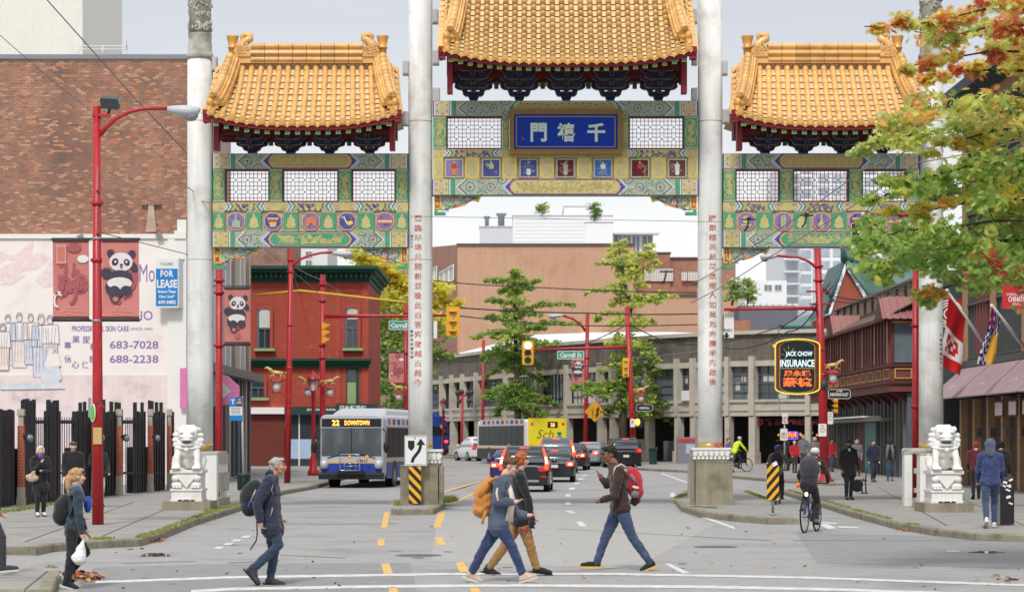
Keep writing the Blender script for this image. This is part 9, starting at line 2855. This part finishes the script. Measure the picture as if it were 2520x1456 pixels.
  if hairstyle!='hood':
   P_=[];S(hd-U*.005*k-HF*.04*k,(.081,.064,.088));fuse('hair',P_,vox,[HR[hair]],1).build('hair',t)
 return t
def soft(name,label,cat,parts,mat,vox=.016,wr=.008,extra=None,group=None):
 f=fuse(name,parts,vox,[mat],2,wr,9)
 xs=np.array(f.v);t=thing(name,(xs[:,0].mean(),xs[:,1].mean(),xs[:,2].min()),label,cat,group)
 f.build('bag_body',t)
 for nm,b in(extra or[]):b.build(nm,t)
 return t
def tb(pts,r,mat,n=6):
 b=MB();b.tube(pts,r,n,mat);return b
def jp_(Y,F,h,**q):
 """joints read as (px, py, metres nearer the camera)"""
 J={'F':Vector(F).normalized(),'h':h}
 J['R']=Vector((J['F'].y,-J['F'].x,0))
 for n,v in q.items():J[n]=v if isinstance(v,Vector)else P(v[0],v[1],Y-(v[2]if len(v)>2 else 0))
 return J
NV=.0115
# woman with a ponytail at the left
Y=GY(1447)
J=jp_(Y,(1,.15,0),1.66,hd=(190,1172,0),nk=(187,1197,0),ch=(184,1228,0),pv=(178,1303,0),sR=(190,1213,.19),sL=(186,1213,-.19),eR=(194,1264,.24),wR=(201,1307,.20),eL=(193,1262,-.22),wL=(209,1300,-.16),hR=(177,1305,.09),hL=(180,1305,-.09),kR=(176,1370,.09),aR=(163,1434,.08),tR=(192,1449,.09),kL=(210,1358,-.08),aL=(174,1404,-.09),tL=(180,1432,-.1),hlL=P(154,1412,Y+.09))
J['HF']=Vector((1,.5,-.05))
person('young woman with a long blond ponytail and dark sweater crossing at the left',J,0,'blond','teal','black','black',NV,hairstyle='pony',sole=m_sole,build=.86)
b=[tb([P(188,1196,Y-.06),P(196,1210,Y-.08),P(208,1232,Y-.02)],[.06,.05,.03],C_['lilac'],8)]
b[0].tube([P(176,1200,Y-.05),P(186,1196,Y-.12),P(196,1206,Y-.1)],.04,8,C_['lilac'])
tag(b[0].build('scarf'),'lilac grey scarf round the neck of the ponytailed woman','scarf')
s=Y
pk_=[('s',(P(157,1254,s),(.13,.16,.19)),0),('s',(P(151,1268,s),(.115,.15,.13)),0),('s',(P(164,1232,s),(.10,.14,.10)),0),('c',[(P(158,1226,s-.05),.03),(P(152,1220,s),.03),(P(160,1222,s+.05),.03)],0)]
soft('backpack','black roll top backpack on the ponytailed woman','backpack',pk_,C_['black'],.014,extra=[('strap',tb([P(170,1220,s-.16),P(188,1208,s-.22),P(186,1230,s-.22),P(172,1270,s-.16)],.018,C_['black']))])
soft('carrier_bag','white plastic carrier bag hanging from the ponytailed woman’s hand'.replace('’',"'"),'bag',[('c',[(P(203,1332,s-.2),.02),(P(199,1352,s-.2),.065),(P(196,1374,s-.2),.09)],0),('s',(P(194,1373,s-.2),(.10,.06,.07)),0)],C_['white'],.012,.012,[('handle',tb([P(201,1318,s-.2),P(206,1330,s-.2),P(205,1345,s-.2)],.012,C_['white']))])
soft('shoulder_bag','bright blue bag carried in front by the ponytailed woman','bag',[('s',(P(216,1240,s+.12),(.055,.07,.11)),0),('s',(P(216,1248,s+.12),(.05,.07,.07)),0)],C_['royal'],.013)
# grey haired man with the blue backpack
Y=GY(1439)
J=jp_(Y,(1,-.1,0),1.72,hd=(684,1147,0),nk=(672,1172,0),ch=(664,1207,0),pv=(670,1290,0),sR=(660,1184,.2),sL=(668,1184,-.2),eR=(633,1240,.25),wR=(640,1280,.24),eL=(655,1240,-.22),wL=(684,1272,-.2),hR=(668,1293,.09),hL=(671,1293,-.09),kR=(685,1340,.09),aR=(624,1398,.1),tR=(637,1437,.1),kL=(674,1362,-.08),aL=(664,1428,-.09),tL=(701,1439,-.1),hlR=P(607,1402,Y-.1))
J['HF']=Vector((1,-.12,.06));J['dR']=Vector((.15,0,-1))
person('grey haired man in a dark rain jacket stepping right across the road',J,1,'grey','navy','dkdenim','char',NV,hem=.18,build=1.06,puffy=.012,grip='fist')
s=Y
b=tb([P(661,1168,s-.1),P(668,1162,s),P(661,1170,s+.1)],[.05,.055,.05],C_['navy'],8);b.tube([P(672,1190,s-.2),P(668,1205,s-.24),P(672,1216,s-.2)],.008,5,m_galv)
b.tube([P(671,1248,s-.18),P(668,1262,s-.2),P(664,1272,s-.18)],.010,5,m_galv)
tag(b.build('jacket_hood'),'rolled dark hood and grey piping on the rain jacket','hood')
soft('backpack','blue and black backpack worn by the grey haired man','backpack',[('s',(P(617,1226,s-.02),(.15,.17,.20)),0),('s',(P(626,1205,s-.02),(.12,.15,.14)),0),('s',(P(616,1246,s-.02),(.13,.16,.13)),0)],C_['black'],.014,.008,[('pocket',tb([P(606,1222,s-.14),P(602,1238,s-.13),P(605,1256,s-.12)],[.02,.03,.02],C_['royal'],8)),('pocket',tb([P(615,1228,s-.165),P(613,1242,s-.165),P(615,1252,s-.15)],[.015,.022,.015],C_['royal'],8)),('strap',tb([P(630,1204,s-.18),P(624,1218,s-.2),P(616,1236,s-.19)],.014,m_galv)),('strap',tb([P(632,1280,s-.02),P(633,1312,s),P(631,1328,s),P(616,1352,s)],.010,C_['black']))])
# man in the brown fleece walking left
Y=GY(1402)
J=jp_(Y,(-1,-.15,0),1.76,hd=(1499,1117,0),nk=(1510,1141,0),ch=(1519,1172,0),pv=(1526,1244,0),sL=(1524,1158,.2),sR=(1518,1158,-.2),eL=(1513,1219,.27),wL=(1480,1231,.25),eR=(1494,1192,-.2),wR=(1482,1178,-.16),hL=(1527,1246,.09),hR=(1524,1246,-.09),kL=(1556,1320,.09),aL=(1602,1386,.1),tL=(1577,1404,.1),kR=(1490,1322,-.08),aR=(1467,1388,-.1),tR=(1430,1391,-.1),hlL=P(1612,1389,Y-.1))
J['HF']=Vector((-1,-.22,-.12));J['dR']=Vector((-.55,-.1,.9));J['dL']=Vector((-1,-.1,-.2))
person('man in a brown fleece and jeans striding left, gesturing as he walks',J,2,'black','brown','denim','black',NV,hem=.05,sole=m_solex,build=1.04,grip='open',puffy=.006)
b=MB();c=P(1499,1117,Y);f=J['HF'].normalized();r=Vector((f.y,-f.x,0))
for q in(-1,1):b.tube([c+f*.10+r*q*(.035+.022*math.cos(a))+ZA*(.012+.018*math.sin(a))for a in[2*PI*j/10 for j in range(11)]],.004,5,m_blk);b.tube([c+f*.095+r*q*.06+ZA*.015,c+r*q*.082+ZA*.012],.004,5,m_blk)
tag(b.build('glasses'),'black framed glasses on the man in the brown fleece','glasses')
s=Y
soft('backpack','red and grey backpack on the man in the brown fleece','backpack',[('s',(P(1562,1190,s),(.12,.16,.22)),0),('s',(P(1566,1208,s),(.11,.15,.13)),0),('s',(P(1555,1168,s),(.09,.14,.12)),0)],C_['red'],.014,.008,[('pocket',tb([P(1556,1212,s-.15),P(1562,1216,s-.16),P(1570,1216,s-.14)],[.05,.06,.04],C_['grey'],8)),('pocket',tb([P(1552,1166,s-.14),P(1560,1178,s-.17),P(1564,1188,s-.16)],[.025,.03,.02],C_['grey'],8)),('pocket',tb([P(1557,1196,s-.17),P(1564,1199,s-.17),P(1571,1200,s-.15)],[.02,.022,.02],C_['cream'],8)),('strap',tb([P(1541,1150,s-.17),P(1528,1142,s-.2),P(1514,1150,s-.21),P(1510,1170,s-.21)],.02,C_['pinkish'])),('bag_base',tb([P(1553,1228,s-.05),P(1562,1232,s-.05),P(1572,1228,s-.02)],[.06,.08,.05],C_['brown'],8))])
# red haired man beyond the woman
Y=GY(1414)
J=jp_(Y,(1,.2,0),1.74,hd=(1284,1132,0),nk=(1279,1160,0),ch=(1276,1188,0),pv=(1281,1272,0),sR=(1279,1172,.2),sL=(1277,1172,-.2),eR=(1299,1226,.22),wR=(1309,1274,.2),eL=(1290,1228,-.22),wL=(1308,1262,-.2),hR=(1282,1276,.09),hL=(1280,1276,-.09),kR=(1305,1342,.09),aR=(1321,1400,.1),tR=(1357,1410,.1),kL=(1243,1342,-.08),aL=(1202,1398,-.1),tL=(1231,1416,-.1),hlL=P(1190,1404,Y+.1))
J['HF']=Vector((.6,.8,0));J['dR']=Vector((.1,0,-1))
person('red haired man in a black jacket and khaki trousers beside the phone reader',J,0,'red','black','khaki','black',NV,hem=.1)
b=tb([P(1278,1296,Y-.2),P(1288,1304,Y-.24),P(1299,1296,Y-.2)],.014,C_['red']);b.tube([P(1306,1275,Y-.2),P(1310,1286,Y-.2),P(1309,1299,Y-.2)],[.045,.05,.035],8,C_['black'])
tag(b.build('glove_and_cord'),'black glove and red cord in the hand of the red haired man','glove')
# woman looking at her phone
Y=GY(1432)
J=jp_(Y,(1,-.1,0),1.72,hd=(1257,1146,0),nk=(1244,1171,0),ch=(1233,1206,0),pv=(1227,1282,0),sR=(1230,1185,.2),sL=(1238,1185,-.18),eR=(1224,1232,.25),wR=(1260,1235,.2),eL=(1266,1262,-.16),wL=(1292,1266,-.12),hR=(1226,1285,.1),hL=(1230,1285,-.09),kR=(1259,1343,.09),aR=(1287,1412,.1),tR=(1320,1417,.1),kL=(1190,1350,-.08),aL=(1160,1409,-.1),tL=(1186,1432,-.1),hlL=P(1147,1417,Y+.1),hlR=P(1281,1428,Y-.1))
J['HF']=Vector((1,-.25,-.38));J['dR']=Vector((1,-.1,.12))
person('woman in a slate jacket with hair in a bun reading her phone while crossing',J,0,'brown','slate','bluejean','pinkish',NV,hem=.14,hairstyle='bun',build=1.08,sole=m_sole,grip='relaxed',puffy=.014)
s=Y
b=MB();c=P(1257,1146,s);f=J['HF'].normalized();r=Vector((f.y,-f.x,0)).normalized();u=r.cross(f)
for q in(-1,1):b.tube([c+f*.10+r*q*(.035+.024*math.cos(a))+u*(.010+.02*math.sin(a))for a in[2*PI*j/10 for j in range(11)]],.0035,5,m_blk);b.tube([c+f*.09+r*q*.06+u*.015,c+r*q*.083+u*.012],.0035,5,m_blk)
tag(b.build('glasses'),'thin framed glasses of the woman reading her phone','glasses')
b=MB();b.obox(P(1281,1230,s-.2),(1,-.2,.15),(0,1,.2),(-.15,-.2,1),.14,.07,.010,m_blk);tag(b.build('phone'),'dark phone held by the woman in the slate jacket','phone')
b=MB();b.loft([[P(1248,1185,s-.10),P(1256,1185,s-.02),P(1252,1188,s+.02)],[P(1254,1225,s-.15),P(1268,1225,s-.04),P(1258,1225,s)],[P(1243,1280,s-.17),P(1262,1284,s-.06),P(1250,1282,s)]],C_['cream']);b.tube([P(1226,1196,s-.265),P(1222,1212,s-.29),P(1226,1232,s-.31)],.016,6,C_['cream']);tag(b.build('jacket_lining'),'cream front lining and sleeve stripe of the open slate jacket','lining')
soft('backpack','tan canvas backpack with leather flap on the woman reading her phone','backpack',[('s',(P(1190,1228,s),(.14,.17,.22)),0),('s',(P(1186,1250,s),(.13,.16,.13)),0),('s',(P(1202,1190,s),(.09,.13,.10)),0)],C_['tan'],.014,.012,[('flap',tb([P(1206,1184,s-.1),P(1194,1196,s-.14),P(1182,1222,s-.14)],[.05,.06,.04],C_['tan'],8)),('strap',tb([P(1196,1256,s-.17),P(1190,1272,s-.16),P(1187,1288,s-.15)],.022,C_['tan'])),('strap',tb([P(1203,1186,s-.17),P(1222,1173,s-.22),P(1241,1184,s-.22)],.022,C_['tan']))])
# people farther away: template poses
def far(label,px,py,lift,h,face,skin,hair,top,bottom,shoe,stride=0.0,arms=(.02,.02),style='short',hat=None,vox=.021,**k):
 J=pose(G(px,py,lift),h,face,stride,arms,k.pop('lean',0),k.pop('side',1))
 if hat:J['hat']=C_[hat]if hat in C_ else hat
 for n,v in k.pop('J',{}).items():J[n]=J['nk']+J['R']*v[0]+J['F']*v[1]+ZA*v[2]
 return person(label,J,skin,hair,top,bottom,shoe,vox,hairstyle=style,**k),J
t,J=far('white haired woman in a long black coat standing by the fence, hand at her chin',99,1270,.14,1.62,22,0,'white','black','black','white',.04,style='bob',hem=.55,J={'eR':(.2,.12,-.38),'wR':(.02,.20,-.14),'eL':(-.2,.06,-.36),'wL':(.0,.22,-.33)})
tag(tb([J['nk']+J['F']*.08+ZA*.02,J['nk']+J['F']*.13-ZA*.06],[.06,.05],C_['purple'],8).build('scarf'),'purple scarf of the white haired woman by the fence','scarf')
soft('handbag','leopard print handbag on the arm of the white haired woman','bag',[('s',(P(80,1176,J['pv'].y-.2),(.15,.07,.09)),0),('s',(P(72,1172,J['pv'].y-.2),(.09,.06,.06)),0),('c',[(P(86,1154,J['pv'].y-.2),.03),(P(80,1168,J['pv'].y-.2),.06)],0)],M('leopard_cloth',(196,170,140),.8,var=.6,scale=16),.02)
t,J=far('man in a flat cap and black jacket standing by the fence',180,1262,.14,1.72,12,0,'grey','black','black','black',.03,style='cap',hat='char',hem=.12,arms=(.06,.06))
t,J=far('person in black half hidden behind the tall red lamp post',243,1246,.14,1.66,20,1,'black','black','cream','black',.06,hem=.1,J={'eR':(.24,.02,-.3),'wR':(.10,.22,-.30)},arms=(.1,.15))
far('pedestrian in dark clothes waiting by the red post lantern',777,1150,.13,1.70,200,1,'black','char','denim','black',.05,vox=.028)
t,J=far('bearded man in a black coat standing on the right pavement',2088,1229,.14,1.76,8,2,'black','black','black','black',.05,hem=.42,build=1.08,J={'eL':(-.25,.02,-.34),'wL':(-.31,.03,-.60)})
b=tb([J['hd']-ZA*.07+J['F']*.055-J['R']*.05,J['hd']-ZA*.10+J['F']*.075,J['hd']-ZA*.07+J['F']*.055+J['R']*.05],[.035,.045,.035],HR['black'],8);b.build('beard',t)
b=tb([J['nk']+J['F']*.09+ZA*.0,J['nk']+J['F']*.12-ZA*.08],[.04,.02],C_['white'],8);b.build('collar',t)
soft('briefcase','black soft briefcase held by the bearded man in the black coat','bag',[('s',(P(2110,1192,J['pv'].y),(.17,.07,.16)),0),('s',(P(2110,1200,J['pv'].y),(.16,.07,.12)),0)],C_['black'],.02)
far('man in a navy padded jacket walking towards the camera on the far pavement',2149,1186,.13,1.74,6,0,'brown','puffy','navy','grey',.10,puffy=.02,hem=.08)
t,J=far('man in a dark hood with a long grey scarf walking on the far pavement',2190,1183,.13,1.78,-6,3,'black','black','denim','grey',.09,style='hood',hat='black')
for s_ in(-1,1):b=tb([J['nk']+J['R']*s_*.06+J['F']*.08,J['ch']+J['R']*s_*.11+J['F']*.13,J['pv']+J['R']*s_*.14+J['F']*.12-ZA*.12],[.05,.06,.05],C_['grey'],8);b.build('scarf_end',t)
far('woman in a red jacket behind the heavy red corner pole',2046,1160,.13,1.62,25,1,'black','red','denim','black',.08,vox=.026)
far('grey cardigan pedestrian standing behind the bearded man',2109,1170,.13,1.66,-10,0,'grey','grey','maroon','black',.03,vox=.026,style='bob')
far('elder in a bright red jacket in the group outside the dark shop',1955,1163,.13,1.55,10,0,'white','red','char','black',.03,vox=.026,arms=(.12,.12))
far('tall man in a grey hooded top in the group outside the dark shop',1977,1160,.13,1.82,-5,0,'grey','grey','char','black',.04,vox=.026)
far('white haired woman in a grey jacket in the group outside the dark shop',2005,1160,.13,1.72,-8,0,'white','grey','bluejean','black',.04,vox=.026,style='bob')
far('pedestrian in a mauve plaid jacket beside the cyclist in the yellow vest',1792,1163,.13,1.70,60,0,'brown','lilac','black','maroon',.10,vox=.026)
far('man in a red beanie and maroon striped jacket walking away past the corner shop',2402,1228,.14,1.70,172,0,'brown','maroon','black','black',.12,style='beanie',hat='red',arms=(.05,.1))
far('person in a blue hooded jacket and jeans walking away at the right',2437,1299,.14,1.76,172,0,'brown','blue','denim','white',.13,style='hood',hat='slate',sole=m_sole,vox=.015,faced=False,arms=(.1,.12),hem=.05)
far('person in black with dark curly hair beyond the black rubbish box',2463,1240,.14,1.72,150,1,'black','black','black','black',.05,style='bob')
far('pedestrian leaving the view at the left edge, only a shoe and shoulder showing',-31,1413,.13,1.68,88,0,'blond','char','char','char',.13,vox=.016,sole=m_sole)
# ---- bicycles and their riders
m_bfr=M('bicycle_blue',(52,58,128),.35);m_spk=M('spoke_steel',(168,170,172),.3,metal=.6)
def bike(label,g,yaw,r=.34,frame=m_bfr):
 t=thing('bicycle',g,label,'bicycle','bicycles')
 a=math.radians(yaw);f=Vector((math.sin(a),math.cos(a),0));s=Vector((f.y,-f.x,0))
 q=lambda y,z,x=0:Vector(g)+f*y+s*x+ZA*z
 for y in(-.52,.52):
  b=MB();b.tube([q(y+r*math.cos(k),r+r*math.sin(k))for k in[2*PI*j/28 for j in range(29)]],.019,6,m_tyre);w=b.build('wheel',t)
  b=MB()
  for j in range(14):
   k=2*PI*j/14;b.tube([q(y,r),q(y+r*.95*math.cos(k),r+r*.95*math.sin(k))],.0035,3,m_spk)
  b.tube([q(y+r*.93*math.cos(k),r+r*.93*math.sin(k))for k in[2*PI*j/28 for j in range(29)]],.010,5,m_spk);b.cyl(q(y,r,-.05),q(y,r,.05),.025,n=8,mat=m_spk);b.build('spoke',w,kind='stuff')
 b=MB()
 for p in([(-.12,.30),(-.24,.86)],[(-.12,.30),(.36,.78)],[(-.2,.78),(.36,.84)],[(-.52,r),(-.12,.30)],[(-.52,r),(-.2,.76)],[(.52,r),(.36,.95)]):b.tube([q(*u)for u in p],.018,7,frame)
 b.build('frame',t)
 b=MB();b.tube([q(.36,.95),q(.38,1.0)],.016,6,m_blk);b.tube([q(.30,1.0,-.29),q(.40,1.0,-.1),q(.40,1.0,.1),q(.30,1.0,.29)],.015,6,m_blk);b.build('handlebar',t)
 b=MB();b.sphere(q(-.26,.90),(.08,.12,.035),m_blk,10,6);b.build('saddle',t)
 b=MB();b.sphere(q(-.36,.78),(.035,.03,.045),m_hot,8,6);b.build('rear_light',t)
 b=MB();b.cyl(q(-.12,.30,.03),q(-.12,.30,.05),.09,n=12,mat=m_dk);b.tube([q(-.12,.30,.1),q(-.05,.16,.1),q(-.05,.16,.2)],.012,5,m_dk);b.tube([q(-.12,.30,-.1),q(-.19,.44,-.1),q(-.19,.44,-.2)],.012,5,m_dk);b.build('crank',t)
 return t,f,s,q
def rider(label,q,f,s,top,bottom,shoe,skin,hat,vox=.018,lean=.34):
 F=f;J={'F':F,'R':s,'h':1.74}
 J['pv']=q(-.22,1.0);J['ch']=q(-.22+lean*.55,1.30);J['nk']=q(-.22+lean,1.46);J['hd']=q(-.22+lean*1.25,1.60)
 for n,x in(('R',1),('L',-1)):
  J['s'+n]=q(-.22+lean*.88,1.40,x*.19);J['e'+n]=q(.12+lean*.2,1.16,x*.30);J['w'+n]=q(.30,1.04,x*.29);J['h'+n]=q(-.2,.98,x*.09)
  J['k'+n]=q(.16 if x<0 else.08,.80 if x<0 else.62,x*.12);J['a'+n]=q(-.16 if x<0 else-.06,.50 if x<0 else.23,x*.13);J['t'+n]=q(-.02 if x<0 else.09,.45 if x<0 else.17,x*.14)
 J['hat']=hat;J['HF']=F+ZA*.05
 return person(label,J,skin,'brown',top,bottom,shoe,vox,hairstyle='helmet',grip='fist'),J
mh=M('helmet_white',(214,212,204),.35,var=.5,scale=22);mhb=M('helmet_blue',(42,60,160),.35)
t,f,s_,q=bike('blue framed bicycle ridden away along the lane at the right island',G(1995,1308),21)
t,J=rider('cyclist in black with a pale vented helmet riding away by the right island',q,f,s_,'black','black','olive',0,mh,.015,.48)
soft('backpack','dark grey backpack on the cyclist riding away','backpack',[('s',(J['ch']-f*.20+ZA*.02,(.20,.15,.25)),0),('s',(J['ch']-f*.20-ZA*.12,(.17,.14,.14)),0),('s',(J['ch']-f*.10+ZA*.2,(.15,.10,.08)),0)],C_['char'],.018)
b=tb([J['pv']-f*.10-s_*.17,J['pv']-f*.12-s_*.2-ZA*.08],[.05,.03],M('flag_orange',(255,120,40),.6),6);tag(b.build('orange_cloth'),'small orange cloth hanging at the hip of the cyclist riding away','cloth')
t,f,s_,q=bike('bicycle with a broad rear wheel half hidden behind the right hazard board',G(1914,1240),12,.33,m_blk)
t,J=rider('cyclist in an olive jacket and blue helmet behind the right hazard board',q,f,s_,'olive','black','black',0,mhb,.02,.18)
soft('backpack','black backpack of the cyclist behind the right hazard board','backpack',[('s',(J['ch']-f*.17,(.19,.14,.25)),0)],C_['black'],.022)
t,f,s_,q=bike('bicycle ridden to the right in front of the dark arcade shop',G(1816,1160,.13),62,.33,m_blk)
t,J=rider('cyclist in a bright yellow vest and pale helmet in front of the dark shop',q,f,s_,'hivis','black','black',0,mh,.024,.26)
bpy.data.scenes.remove(TMP)
